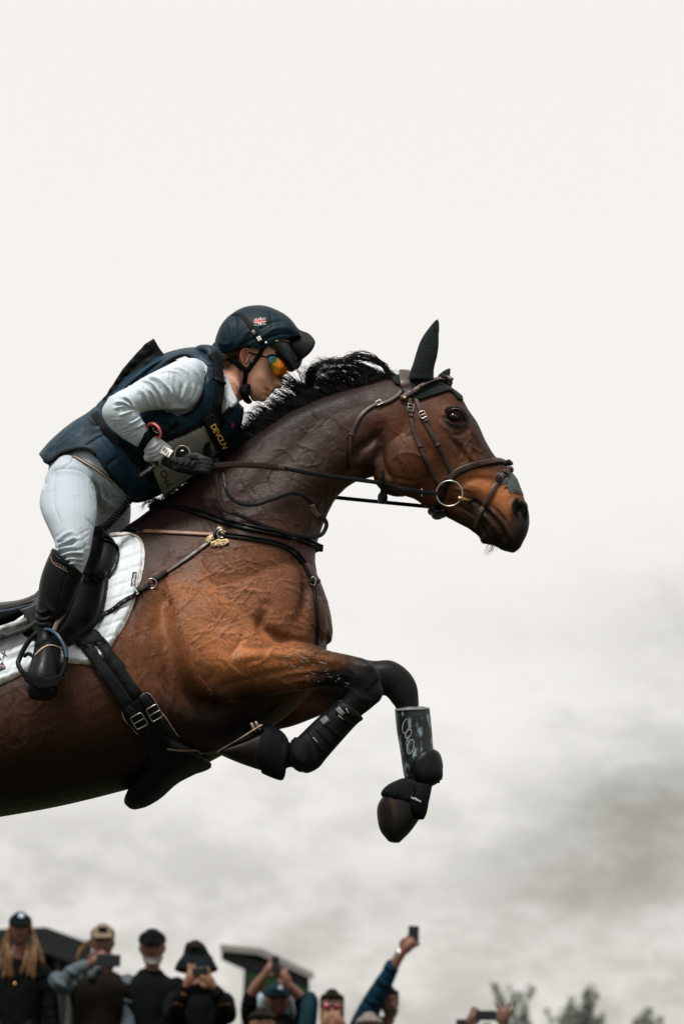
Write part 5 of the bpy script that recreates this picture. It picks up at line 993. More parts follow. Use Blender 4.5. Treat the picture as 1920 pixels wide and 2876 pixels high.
for nm, q, w in (('vest_trim', [(128, 1292), (141, 1301), (170, 1277), (200, 1266), (228, 1260), (252, 1264), (272, 1283), (294, 1312), (330, 1355), (366, 1400), (400, 1402), (450, 1382)], 9), ('vest_trim', [(440, 1046), (478, 1014), (520, 1000), (548, 1013), (567, 1036), (578, 1066), (577, 1092), (567, 1120), (549, 1146), (524, 1164), (500, 1168), (470, 1160), (445, 1146)], 8)):
    H, Nn = on_surface(vtree, q, 5, .004); mk(nm, ribbon(H, Nn, w*.00108, .005), m_trim, rider)
mk('vest_band', strap(vtree, [(268, 1164), (290, 1196), (320, 1228), (360, 1266), (400, 1310), (430, 1350)], 24, off=.004, thick=.005), m_trim, rider)
mk('vest_band', strap(vtree, [(500, 1186), (470, 1212), (450, 1228), (500, 1220), (560, 1190), (590, 1168)], 15, off=.005, thick=.004), m_trim, rider)
mk('vest_band', strap(vtree, [(470, 1232), (520, 1212), (566, 1188), (592, 1160)], 12, off=.006, thick=.004), m_trim, rider)
# stiff dark panel standing up from the back
pnl = union([prism([(432, 950), (446, 974), (460, 994), (474, 1004), (446, 1016), (392, 1052), (330, 1098), (284, 1150), (268, 1166), (258, 1164), (272, 1150), (292, 1118), (318, 1078), (345, 1036), (378, 998), (408, 966)], -.085, .085)], .0045, 2)
Sn = Sculpt(*pnl, mirrored=False)
for k in range(14): x = 285+k*10; Sn.blob(x, 1132-k*12.5, 7, 5, 0, .003*(1 if k % 2 else -1))
Sn.line([(330, 1085), (380, 1030), (440, 985)], 8, -.006); Sn.blob(412, 1015, 7, 5, 0, .004)
mk('back_panel', Sn.done(), m_trim, rider)
mk('vest_fold', tube(P(*cr(np.array([(330, 1112, -.14), (370, 1072, -.14), (420, 1030, -.13), (470, 1006, -.11), (500, 1000, -.10)]), 5).T), .007, 10), m_vest, rider)
# harness
hs = strap(vtree, [(594, 996), (606, 1012), (612, 1050), (614, 1090), (610, 1130), (606, 1160), (612, 1184)], 30, off=.006, thick=.006, it=6); mk('harness_strap', hs, m_trim, rider)
mk('harness_buckle', strap(Multi(vtree, bvh(*hs)), [(600, 1062), (614, 1070), (630, 1078)], 9, off=.004, thick=.005), m_black_l, rider)
mk('harness_strap', strap(vtree, [(652, 1140), (636, 1160), (622, 1178), (614, 1200)], 24, off=.004, thick=.004), m_trim, rider)
mk('front_zip', strap(vtree, [(676, 1146), (674, 1180), (664, 1216), (648, 1240)], 9, off=.004, thick=.004), m_trim, rider)
m_redm = mat('red_mark', (0.35, 0.02, 0.03), .6); mk('red_badge', strap(vtree, [(650, 1186), (646, 1200), (654, 1192)], 5, off=.005, thick=.001, step=3), m_redm, rider)
m_bib = mat('grey_number_bib', (0.16, 0.155, 0.14), .35, spec=.5, var=.2, vscale=12, bump=.4, bscale=14, bdist=.006, dirt=(0.55, 0.55, 0.52), dscale=18, dlo=.62, dhi=.72, damt=.5)
bibm = patch([(455, 1386), (438, 1345), (424, 1308), (408, 1270), (440, 1252), (480, 1236), (530, 1213), (566, 1196), (590, 1180), (612, 1215), (640, 1262), (628, 1290), (590, 1312), (545, 1334), (500, 1360), (470, 1388)], vtree, cell=7, off=.008, thick=.003, smooth_poly=1, it=3)
Sb_ = Sculpt(*bibm, mirrored=False); Sb_.line([(480, 1250), (520, 1246), (552, 1250)], 5, .004); Sb_.line([(560, 1215), (556, 1250), (560, 1290)], 5, .006); Sb_.line([(575, 1200), (580, 1240), (570, 1290)], 4, -.005); Sb_.line([(545, 1300), (500, 1340), (475, 1375)], 5, .006); Sb_.line([(430, 1300), (470, 1280), (500, 1290)], 5, -.003)
bib = mk('number_bib', Sb_.done(), m_bib, rider); bt_ = bvh(*Sb_.done())
mk('lettering', text('CHA', 25, 466, 1346, 66, bt_, .0015, bold=.6), m_ink, bib)
mk('bib_band', strap(bt_, [(458, 1382), (490, 1366), (530, 1340), (556, 1326)], 12, off=.002, thick=.002), mat('clear_vinyl', (0.16, 0.16, 0.15), .2, spec=.7), bib)
db = strap(Multi(vtree, bt_), [(582, 1168), (594, 1196), (608, 1226), (626, 1258), (640, 1278)], 40, off=.006, thick=.007, it=6); ds = mk('shoulder_band', db, m_trim, rider); dt = bvh(*db)
m_gold = mat('gold_thread', (0.62, 0.40, 0.08), .5)
import string
for k, (ch, cx_, cy_, an) in enumerate((('D', 600.5, 1200, 44), ('E', 606, 1210.5, 50), ('V', 612, 1221, 54), ('O', 618, 1232, 58), ('U', 624, 1243, 60), ('N', 629, 1253, 62))): mk('lettering', text(ch, 22, cx_, cy_, an+8, dt, .0015, bold=.3), m_gold, ds)
# owner tag and coiled lanyard
ow = airstrap([(386, 1342, -.215), (414, 1322, -.215), (442, 1299, -.205)], 16, .005); og = mk('lanyard_tag', ow, m_trim, rider, label='black tag with pale lettering hanging below the cuff'); mk('lettering', text('OWNER C', 11, 415, 1321, -36, bvh(*ow), .0015), m_logo, og)
mk('lanyard_tag', airstrap([(440, 1300, -.20), (452, 1290, -.195), (458, 1278, -.20), (466, 1264, -.205)], 8, .005), m_trim, rider)
nt_ = 330; tt = np.linspace(0, 1, nt_); ax = cr(np.array([(372, 1394, -.17), (352, 1420, -.17), (335, 1440, -.17), (315, 1462, -.175), (296, 1480, -.18), (270, 1490, -.19)]), 70); ax = ax[np.linspace(0, len(ax)-1, nt_).astype(int)]
cp = P(ax[:, 0], ax[:, 1], ax[:, 2]); T_, A_, B_ = frames(cp); amp_ = .0085*np.clip(tt*8, 0, 1); cp = cp+A_*(amp_*np.cos(tt*2*math.pi*17))[:, None]+B_*(amp_*np.sin(tt*2*math.pi*17))[:, None]
mk('coiled_lanyard', tube(cp, .0042, 7), m_trim, rider)
mk('lanyard_cord', tube(P(*cr(np.array([(384, 1344, -.21), (376, 1360, -.2), (380, 1380, -.18), (372, 1394, -.17), (390, 1388, -.17)]), 5).T), .0014, 6), m_trim, rider)
mk('lanyard_end', tube(P(*cr(np.array([(276, 1488, -.19), (256, 1500, -.20), (244, 1520, -.20)]), 5).T), [.013]*11, 10), m_trim, rider)
for q in ([(384, 1392), (386, 1408)], [(381, 1392), (378, 1406)]): mk('cord_tassel', tube(P([q[0][0], q[1][0]], [q[0][1], q[1][1]], [-.17, -.17]), .0012, 5), m_trim, rider)
# badge and silver-rimmed oval on the wrist
m_card = mat('white_card', (0.72, 0.71, 0.68), .6); bd = airstrap([(454, 1262, -.222), (470, 1270, -.222), (480, 1276, -.222)], 24, .003, nrm=(.1, -1, .1)); cd = mk('wrist_badge', bd, m_card, rider, label='small white badge with three lines of lettering')
for s_, cx_, cy_ in (('LRK', 462, 1262), ('3DE', 467, 1268), ('2023', 472, 1275)): mk('lettering', text(s_, 6.5, cx_, cy_, -58, bvh(*bd), .0015, bold=.2), m_ink, cd)
ov = [(490, 1288), (492, 1268), (500, 1256), (513, 1252), (526, 1257), (533, 1270), (531, 1290)]
ovs = prism([(494, 1288), (496, 1268), (503, 1259), (513, 1256), (523, 1260), (529, 1271), (528, 1290)], -.195, -.190, 3); od = mk('oval_plate', ovs, m_trim, rider); 
mk('oval_rim', tube(P(*cr(np.array([(x, y, -.197) for x, y in ov]), 5).T), .0022, 8), m_silver, rider)
mk('oval_mark', prism([(508, 1264), (516, 1264), (516, 1268), (508, 1268)], -.198, -.196), m_card, rider)
# watch
wb = loft([(384, 1250, 424, 1208, -.220, .040), (404, 1266, 438, 1222, -.212, .038)], ring=28, cap=.05); mk('watch_strap', wb, m_matte, rider)
m_pink = mat('pink_bezel', (0.62, 0.14, 0.16), .4)
wc = P(435, 1208, -.236); e1 = np.array([.72, -.02, -.68]); e1 /= np.linalg.norm(e1); e2 = np.array([.34, -.84, .40]); e2 -= e1*np.dot(e1, e2); e2 /= np.linalg.norm(e2); wn = np.cross(e2, e1); wn /= np.linalg.norm(wn); wn = wn if wn[1] < 0 else -wn
ang_ = np.linspace(0, 2*math.pi, 32, endpoint=False)
def disc(r1, h, r2=None, off=0): 
    r2 = r1 if r2 is None else r2; return skin_rings([wc+wn*(off)+r1*(np.outer(np.cos(ang_), e1)+np.outer(np.sin(ang_), e2)), wc+wn*(off+h)+r2*(np.outer(np.cos(ang_), e1)+np.outer(np.sin(ang_), e2))])
mk('watch_case', disc(.029, .011, .028, -.010), m_trim, rider); mk('watch_bezel', tube(wc+wn*.003+.025*(np.outer(np.cos(ang_), e1)+np.outer(np.sin(ang_), e2)), .0042, 8, closed=True), m_pink, rider)
mk('watch_face', disc(.022, .001, None, .002), m_boot, rider)
for a_, r1_, r2_ in ((.4, .002, .016), (2.2, .002, .012)): mk('watch_hand', tube(np.array([wc+wn*.005+r_*(math.cos(a_)*e1+math.sin(a_)*e2) for r_ in (r1_, r2_)]), .0012, 5), m_card, rider)
for k in range(4): a_ = 1+k*1.5; mk('watch_mark', tube(np.array([wc+wn*.005+r_*(math.cos(a_)*e1+math.sin(a_)*e2) for r_ in (.016, .020)]), .0013, 5), m_pink, rider)
# gloves
def hand_near():
    m = [loft([(452, 1276, 458, 1306, -.180, .022), (472, 1276, 474, 1314, -.178, .027), (500, 1280, 500, 1326, -.172, .031), (530, 1280, 530, 1332, -.168, .032), (556, 1286, 552, 1332, -.166, .030)], ring=24, cap=.5)]
    for k in range(4):
        y = 1290+k*10.5; L = (1.0, 1.08, 1.0, .8)[k]
        m.append(limb([(548, y, -.180, .0105), (566*1, y-1, -.200, .0105), (566+20*L, y+3, -.195, .0098), (566+24*L, y+6, -.172, .0092), (566+12*L, y+6, -.156, .0085)], ring=12))
    m.append(limb([(516, 1288, -.182, .0125), (540, 1281, -.190, .0125), (562, 1284, -.196, .0110), (582, 1296, -.196, .0095)], ring=12)); return m
gl = union(hand_near(), .0026, 2); Sg = Sculpt(*gl, mirrored=False)
for k in range(9): Sg.line([(482+k*9, 1284+k*1.0), (486+k*9, 1296), (478+k*9, 1308)], 2.2, .0028 if k % 2 else -.0028)
for k in range(6): Sg.line([(520+k*7, 1284), (528+k*7, 1294), (524+k*7, 1304)], 2.0, .0025)
Sg.line([(460, 1292), (500, 1306), (540, 1316)], 2.4, -.003)
glo = mk('glove', Sg.done(), m_glove, rider); mk('glove_badge', patch([(486, 1305), (500, 1310), (498, 1316), (484, 1311)], bvh(*Sg.done()), cell=6, off=.001, thick=.001, smooth_poly=1), mat('dull_badge', (0.04, .035, .03), .6), glo)
fh = [loft([(560, 1280, 562, 1312, .02, .03), (582, 1282, 584, 1318, .0, .032), (600, 1290, 600, 1320, -.01, .028)], ring=20)]+[limb([(592, 1290+k*8, -.02, .010), (608, 1292+k*8, -.03, .0095), (612, 1296+k*8, -.01, .009), (602, 1298+k*8, .01, .008)], ring=10) for k in range(4)]+[limb([(575, 1284, -.02, .012), (592, 1276, -.02, .011), (606, 1284, -.02, .010)], ring=10)]
mk('glove', union(fh, .003, 2), m_glove, rider)
# boots
bo = union([loft(bootn, ring=32, cap=.05), ball(120, 1940, -.44, .045, .05, .03)], .0034, 3); So = Sculpt(*bo, mirrored=False); m_rboot.node_tree.nodes['Principled BSDF'].inputs['Specular IOR Level'].default_value = .09
for q, r_, a_ in (([(191, 1600), (176, 1650), (166, 1700), (160, 1730)], 2.4, -.003), ([(104, 1712), (120, 1722), (136, 1712)], 4, .006), ([(100, 1728), (118, 1740), (140, 1738)], 4, .006), ([(98, 1746), (112, 1754), (130, 1754)], 3.5, .005), ([(128, 1690), (140, 1712), (152, 1720)], 5, .005), ([(104, 1722), (120, 1732), (138, 1728)], 3.5, -.005), ([(130, 1740), (150, 1750), (164, 1748)], 4, -.005), ([(100, 1815), (130, 1796), (160, 1806)], 3, .005), ([(100, 1826), (130, 1808), (165, 1820)], 3, -.005)):
    So.line(q, r_, a_)
boot_o = mk('riding_boot', So.done(), m_rboot, rider); bot = bvh(*So.done())
mk('boot_cuff_piping', strap(bot, [(143, 1562), (150, 1582), (164, 1592), (180, 1600), (192, 1607)], 2.5, off=.001, thick=.002), m_tan, boot_o); mk('boot_rim', strap(bot, [(148, 1546), (164, 1568), (196, 1590), (220, 1606), (234, 1618)], 7, off=.001, thick=.004), m_rboot, boot_o)
for k in range(6): h, n = hit(bot, 155+k*6, 1580+k*3.2); mk('boot_stud', ball(155+k*6, 1580+k*3.2, h[1]-DH-.001, .0014, .001, n=4), m_stitch, boot_o)
mk('spur_band', strap(bot, [(100, 1842), (118, 1824), (140, 1812), (160, 1816), (176, 1826)], 4, off=.001, thick=.004), m_stitch, boot_o); mk('boot_strap', strap(bot, [(102, 1834), (120, 1818), (145, 1805), (168, 1810)], 9, off=.001, thick=.003), m_black_l, boot_o)
mk('riding_boot', union([loft(far_boot, cap=.2)], .005, 3), m_rboot, rider)
stp = thing('stirrup', 'dark blue and black stirrup iron round the rider\'s boot', 'stirrup', P(120, 1900, -.40))
fr = [(128, 1768, -.385), (100, 1782, -.385), (74, 1812, -.385), (56, 1848, -.39), (52, 1866, -.40), (64, 1888, -.41), (80, 1905, -.42), (120, 1925, -.44), (160, 1915, -.44), (178, 1885, -.44), (186, 1850, -.435), (182, 1820, -.43), (166, 1790, -.42), (148, 1772, -.40)]
a = cr(np.array(fr), 5, closed=True); m_blue = mat('stirrup_blue', (0.010, 0.035, 0.065), .3, spec=.5)
mk('stirrup_iron', tube(P(a[:, 0], a[:, 1], a[:, 2]), .0075, 10, closed=True), m_boot, stp)
b_ = cr(np.array([(120, 1768, -.396), (138, 1768, -.408), (156, 1778, -.425), (172, 1798, -.438), (184, 1824, -.446), (188, 1848, -.45)]), 5); mk('stirrup_inlay', airstrap([(x, y, d) for x, y, d in b_], 8, .004, n=1, nrm=(-.2, -1, 0)), m_blue, stp)
mk('stirrup_branch', tube(P(*cr(np.array([(70, 1842, -.40), (82, 1836, -.41), (100, 1848, -.43)]), 4).T), .006, 8), m_boot, stp)
mk('stirrup_tread', union([prism([(60, 1880), (90, 1896), (140, 1904), (176, 1890), (180, 1908), (160, 1930), (110, 1936), (70, 1914)], -.50, -.36)], .004, 3), m_matte, stp)
mk('stirrup_leather', airstrap([(152, 1772, -.41), (160, 1752, -.395), (174, 1732, -.385), (190, 1706, -.372), (205, 1670, -.36)], 14, .005), m_leather, stp)
# helmet
hel = thing('helmet', 'navy riding helmet with silk cover, flag patch and wide peak', 'helmet', P(720, 1010, 0))
dome = union([loft([(605, 965, 608, 1010, 0, .03), (610, 945, 616, 1030, 0, .062, -.1), (624, 914, 636, 1040, 0, .088, -.1), (650, 886, 670, 1045, 0, .100, -.1), (689, 866, 704, 1050, 0, .105, -.1), (739, 862, 750, 1040, 0, .105, -.1), (783, 878, 795, 1015, 0, .098, -.1), (814, 900, 822, 990, 0, .084), (834, 926, 836, 970, 0, .06)], n=6, ring=40, cap=.5)], .0034, 3)
dome = cut(dome, lambda Q, D: inpoly(Q, [(560, 800), (900, 800), (900, 945), (836, 944), (812, 947), (790, 953), (768, 964), (745, 978), (722, 980), (700, 972), (676, 972), (655, 984), (632, 994), (603, 990), (560, 990)]))
Sh = Sculpt(*dome)
for q, r_, a_ in (([(752, 864), (760, 890), (765, 920)], 1.8, -.0025), ([(655, 884), (662, 905), (655, 950)], 6, -.004), ([(640, 905), (652, 930), (648, 965)], 5, .004), ([(730, 950), (770, 925), (810, 922)], 4, .004), ([(740, 958), (780, 940), (825, 938)], 4, -.004), ([(668, 968), (690, 940), (706, 925)], 5, .004), ([(680, 972), (706, 955), (722, 950)], 5, -.004), ([(612, 958), (630, 968), (650, 962)], 5, .004), ([(770, 890), (790, 905), (806, 925)], 5, .003), ([(725, 930), (770, 905), (800, 908)], 5, -.003), ([(690, 870), (740, 872), (790, 890)], 8, .002)):
    Sh.line(q, r_, a_*.8)
mk('helmet_cover', Sh.done(), m_silk, hel, solid=.002); ht2 = bvh(*Sh.done())
shell = union([loft([(728, 955, 734, 990, 0, .088), (760, 950, 764, 1000, 0, .089), (790, 948, 788, 1018, 0, .082), (815, 955, 802, 1036, 0, .068), (836, 972, 818, 1044, 0, .048), (846, 992, 832, 1036, 0, .026)], n=5, ring=32, cap=.4)], .003, 2)
m_shell = mat('textured_helmet_shell', (0.04, 0.044, 0.046), .5, spec=.3, bump=1.0, bscale=120, bdist=.003)
mk('helmet_shell', shell, m_shell, hel); st_ = bvh(*shell)
mk('shell_piping', strap(Multi(ht2, st_), [(772, 958), (792, 956), (812, 963), (830, 976), (841, 994)], 2.5, off=.004, thick=.002), m_stitch, hel)
mk('shell_rim', strap(st_, [(738, 976), (762, 984), (790, 998), (812, 1020), (820, 1038)], 7, off=.002, thick=.005), m_black_l, hel)
mk('shell_badge', ring(829, 1002, 9, .0014, st_, .003, sq=.4, turn=-20), m_grey, hel)
inner = cr(np.array([(834, 930, .075), (822, 940, .045), (806, 952, -.02), (812, 962, -.062), (826, 984, -.062), (834, 1006, -.046), (836, 1014, -.03)]), 6); outer = cr(np.array([(842, 932, .085), (864, 939, .065), (881, 956, .02), (881, 970, -.02), (870, 988, -.045), (852, 1004, -.05), (836, 1014, -.036)]), 6)
rows_ = []
for k in range(7):
    q = inner*(1-k/6)+outer*(k/6); rows_.append(P(q[:, 0], q[:, 1]+ -3*math.sin(k/6*math.pi), q[:, 2]))
pk = (np.concatenate(rows_), grid_faces(7, len(inner), closed=False)); mk('helmet_peak', pk, m_trim, hel, solid=.004)
mk('peak_edge', tube(rows_[-1], .0028, 8), m_trim, hel)
bandm = strap(ht2, [(655, 884), (672, 884), (692, 900), (708, 925), (724, 948), (738, 966)], 14, off=.002, thick=.003); hb_ = mk('helmet_strap', bandm, m_trim, hel)
mk('lettering', text('SS', 14, 727, 951, 62, bvh(*bandm), .0015, bold=.8), m_white, hb_); mk('helmet_buckle', strap(bvh(*bandm), [(709, 928), (717, 940)], 10, off=.001, thick=.002), m_grey, hb_)
mk('rivet', ball(747, 962, hit(Multi(ht2, st_), 747, 962)[0][1]-DH-.002, .0035, .003), m_card, hel)
fc2 = (730, 905)
def fp2(q, tree, off):
    a = R(-5); pts = []
    for u, v in q: x, y = u*16, v*10; pts.append((fc2[0]+x*math.cos(a)-y*math.sin(a), fc2[1]+x*math.sin(a)+y*math.cos(a)))
    return patch(pts, tree, cell=5, off=off, thick=.0005, smooth_poly=1, rnd=1, it=1)
fbk = mk('flag_patch', fp2([(-1.12, -1.15), (1.12, -1.15), (1.12, 1.15), (-1.12, 1.15)], ht2, .002), mat('flag_border', (0.02, 0.07, 0.11), .6), hel)
unionjack(fp2, fbk, ht2, .0035, m_white, m_red)
th = Multi(rtree, ht2, st_)
def hstrap(nm, pts, w, mt=m_trim, off=.004, thick=.005, tree=rtree): return mk(nm, strap(tree, pts, w, off=off, thick=thick, it=5), mt, hel)
hstrap('temple_strap', [(742, 966), (736, 984), (722, 1006), (706, 1028), (697, 1042)], 13); hstrap('padded_strap', [(636, 992), (648, 1008), (668, 1024), (688, 1038), (698, 1040)], 15, m_black_l, .004, .010)
hstrap('chin_strap', [(694, 1038), (690, 1060), (690, 1084), (690, 1098)], 15, m_trim, .003); hstrap('strap_keeper', [(700, 1014), (712, 1012)], 12, m_grey, .010, .002)
mk('chin_cup', union([loft([(706, 1082, 674, 1088, -.038, .02), (702, 1100, 673, 1102, -.036, .024), (700, 1116, 678, 1112, -.03, .03), (708, 1126, 684, 1126, -.015, .035), (708, 1132, 690, 1130, 0, .03)], cap=.3)], .003, 2), m_matte, hel)
# sunglasses: one wrapped mirrored lens
m_lens = bpy.data.materials.new('mirrored_lens'); m_lens.use_nodes = True; t_ = m_lens.node_tree; b_n = t_.nodes['Principled BSDF']; b_n.inputs['Metallic'].default_value = .75; b_n.inputs['Roughness'].default_value = .12
tcn = t_.nodes.new('ShaderNodeTexCoord'); mpn = t_.nodes.new('ShaderNodeMapping'); mpn.vector_type = 'POINT'; t_.links.new(tcn.outputs['Generated'], mpn.inputs[0])
sx = t_.nodes.new('ShaderNodeSeparateXYZ'); t_.links.new(mpn.outputs[0], sx.inputs[0]); nz = t_.nodes.new('ShaderNodeTexNoise'); nz.inputs['Scale'].default_value = 5; t_.links.new(tcn.outputs['Generated'], nz.inputs['Vector'])
ax_ = t_.nodes.new('ShaderNodeMath'); ax_.operation = 'MULTIPLY_ADD'; t_.links.new(sx.outputs[2], ax_.inputs[0]); ax_.inputs[1].default_value = -.50; t_.links.new(sx.outputs[0], ax_.inputs[2])
ad = t_.nodes.new('ShaderNodeMath'); ad.operation = 'MULTIPLY_ADD'; t_.links.new(nz.outputs[0], ad.inputs[0]); ad.inputs[1].default_value = .45; t_.links.new(ax_.outputs[0], ad.inputs[2])
rm = t_.nodes.new('ShaderNodeValToRGB'); t_.links.new(ad.outputs[0], rm.inputs[0]); e_ = rm.color_ramp.elements; e_[0].position = .0; e_[0].color = (0.02, 0.12, 0.22, 1); e_[1].position = 1.25 if False else 1.0; e_[1].color = (0.9, 0.36, 0.03, 1)
for p_, c_ in ((.08, (0.01, 0.05, 0.06, 1)), (.20, (0.05, 0.12, 0.02, 1)), (.32, (0.45, 0.18, 0.01, 1)), (.65, (0.75, 0.18, 0.01, 1))): q_ = e_.new(p_); q_.color = c_
t_.links.new(rm.outputs[0], b_n.inputs['Base Color'])
rows_ = []
top = cr(np.array([(752, 1000, -.078), (766, 996, -.076), (784, 1003, -.066), (800, 1018, -.045), (809, 1034, -.015), (810, 1038, .02), (800, 1030, .055)]), 6); bot_ = cr(np.array([(756, 1030, -.076), (764, 1044, -.073), (776, 1058, -.062), (790, 1057, -.045), (802, 1052, -.018), (806, 1050, .018), (796, 1048, .052)]), 6)
for k in range(7): q = top*(1-k/6)+bot_*(k/6); q = q.copy(); q[:, 0] += 3*math.sin(k/6*math.pi); rows_.append(P(q[:, 0], q[:, 1], q[:, 2]-.003*math.sin(k/6*math.pi)))
sg = thing('sunglasses', 'mirrored orange and green wraparound sunglasses on the rider\'s face', 'sunglasses', P(780, 1030, -.05))
mk('lens', (np.concatenate(rows_), grid_faces(7, len(top), closed=False)), m_lens, sg, solid=.002)
mk('frame', tube(rows_[0], .0022, 8), m_trim, sg); mk('temple_arm', tube(P(*cr(np.array([(752, 1004, -.080), (735, 1000, -.081), (712, 994, -.082), (700, 990, -.080)]), 4).T), .0028, 8), m_trim, sg)
# whip
wh = thing('riding_whip', 'black riding whip upright in the gloved hand, gold-topped knob', 'whip', P(584, 1290, -.06))
a = cr(np.array([(580, 1240, -.10), (582, 1262, -.095), (584, 1290, -.09)]), 3); mk('whip_handle', tube(P(a[:, 0], a[:, 1], a[:, 2]), .0115, 14), m_matte, wh)
kc = P(580, 1236, -.10); mk('whip_knob', skin_rings([kc+np.array([0, 0, z])+r_*np.stack([np.cos(ang_), np.sin(ang_)*.9, np.zeros(32)], -1)@np.array([[1, 0, 0], [0, 1, -.35], [0, 0, 1]]) for z, r_ in ((-.010, .011), (-.004, .0145), (.001, .015), (.004, .012))]), m_trim, wh)
mk('knob_cap', skin_rings([kc+np.array([0, 0, z])+r_*np.stack([np.cos(ang_), np.sin(ang_)*.9, np.zeros(32)], -1)@np.array([[1, 0, 0], [0, 1, -.35], [0, 0, 1]]) for z, r_ in ((.0035, .009), (.006, .0085))]), m_brass, wh)
# ================================================================== the crowd beyond, trees, stand and screen
m_face = mat('spectator_skin', attr=True, rough=.55, spec=.25)
SC = TV/1438
def sml(D): return D*SC*1.02                                            # metres per picture pixel at distance D
def cloth(name, col, rough=.8, **k): return mat(name, tuple(c*.75 for c in col), rough, spec=.03, var=.25, vscale=9, bump=.5, bscale=9, bdist=.02, **k)
K_black = cloth('black_jacket_cloth', (0.0035, 0.0043, 0.0047)); K_grey = cloth('grey_fleece', (0.075, 0.095, 0.11)); K_brown = cloth('dark_brown_gilet', (0.010, 0.008, 0.006)); K_navy = cloth('navy_jacket_cloth', (0.005, 0.022, 0.038)); K_teal = cloth('teal_hood', (0.006, 0.022, 0.030)); K_jean = cloth('dark_trousers', (0.012, 0.014, 0.02)); K_tan = cloth('tan_cap_cloth', (0.17, 0.135, 0.10)); K_lt = cloth('pale_blue_shirt', (0.30, 0.36, 0.42))
K_phone = mat('phone_case', (0.004, 0.006, 0.008), .3, spec=.35); K_glass = mat('dark_lens', (0.004, 0.004, 0.006), .1, spec=.7); K_redg = mat('red_mirror_lens', (0.16, 0.004, 0.02), .15, spec=.8); K_blond = mat('blonde_hair', (0.16, 0.078, 0.028), .5, var=.5, vscale=30); K_dk = mat('dark_brown_hair', (0.007, 0.0045, 0.0035), .8, spec=.05, var=.4, vscale=30); K_gold = mat('gold_pendant', (0.6, 0.35, 0.1), .3, metal=1)
def hand(c, d, D, direction, skin, curl=1.0, spread=.3, thumb=1, s=1.0):
    """palm with five fingers; c px, direction in degrees (0 = right, 90 = up)"""
    u = sml(D); k = 1/u; a0 = R(direction); ms = []; dx, dy = math.cos(a0), -math.sin(a0); nx, ny = -dy, dx
    pl = .095*s*k; pw = .042*s*k
    ms.append(limb([(c[0], c[1], d, .026*s), (c[0]+dx*pl*.5, c[1]+dy*pl*.5, d, .036*s), (c[0]+dx*pl*.9, c[1]+dy*pl*.9, d, .034*s)], ring=12))
    for f in range(4):
        o = (f-1.5)*pw*.5; L = (.07, .08, .075, .058)[f]*s*k; a = a0+(1.5-f)*spread*.5; fx, fy = math.cos(a), -math.sin(a); bx, by = c[0]+dx*pl*.85+nx*o, c[1]+dy*pl*.85+ny*o
        ms.append(limb([(bx, by, d, .0105*s), (bx+fx*L*.5, by+fy*L*.5, d-.012*curl, .0100*s), (bx+fx*L*(1-.25*curl), by+fy*L*(1-.25*curl), d+.018*curl, .0085*s)], n=3, ring=8))
    a = a0+thumb*R(55); bx, by = c[0]+dx*pl*.25+nx*thumb*-pw*.5, c[1]+dy*pl*.25+ny*thumb*-pw*.5; L = .065*s*k
    ms.append(limb([(bx, by, d-.01, .014*s), (bx+math.cos(a)*L*.55, by-math.sin(a)*L*.55, d-.02, .012*s), (bx+math.cos(a0+thumb*R(30))*L, by-math.sin(a0+thumb*R(30))*L, d-.02, .009*s)], n=3, ring=8))
    return ms
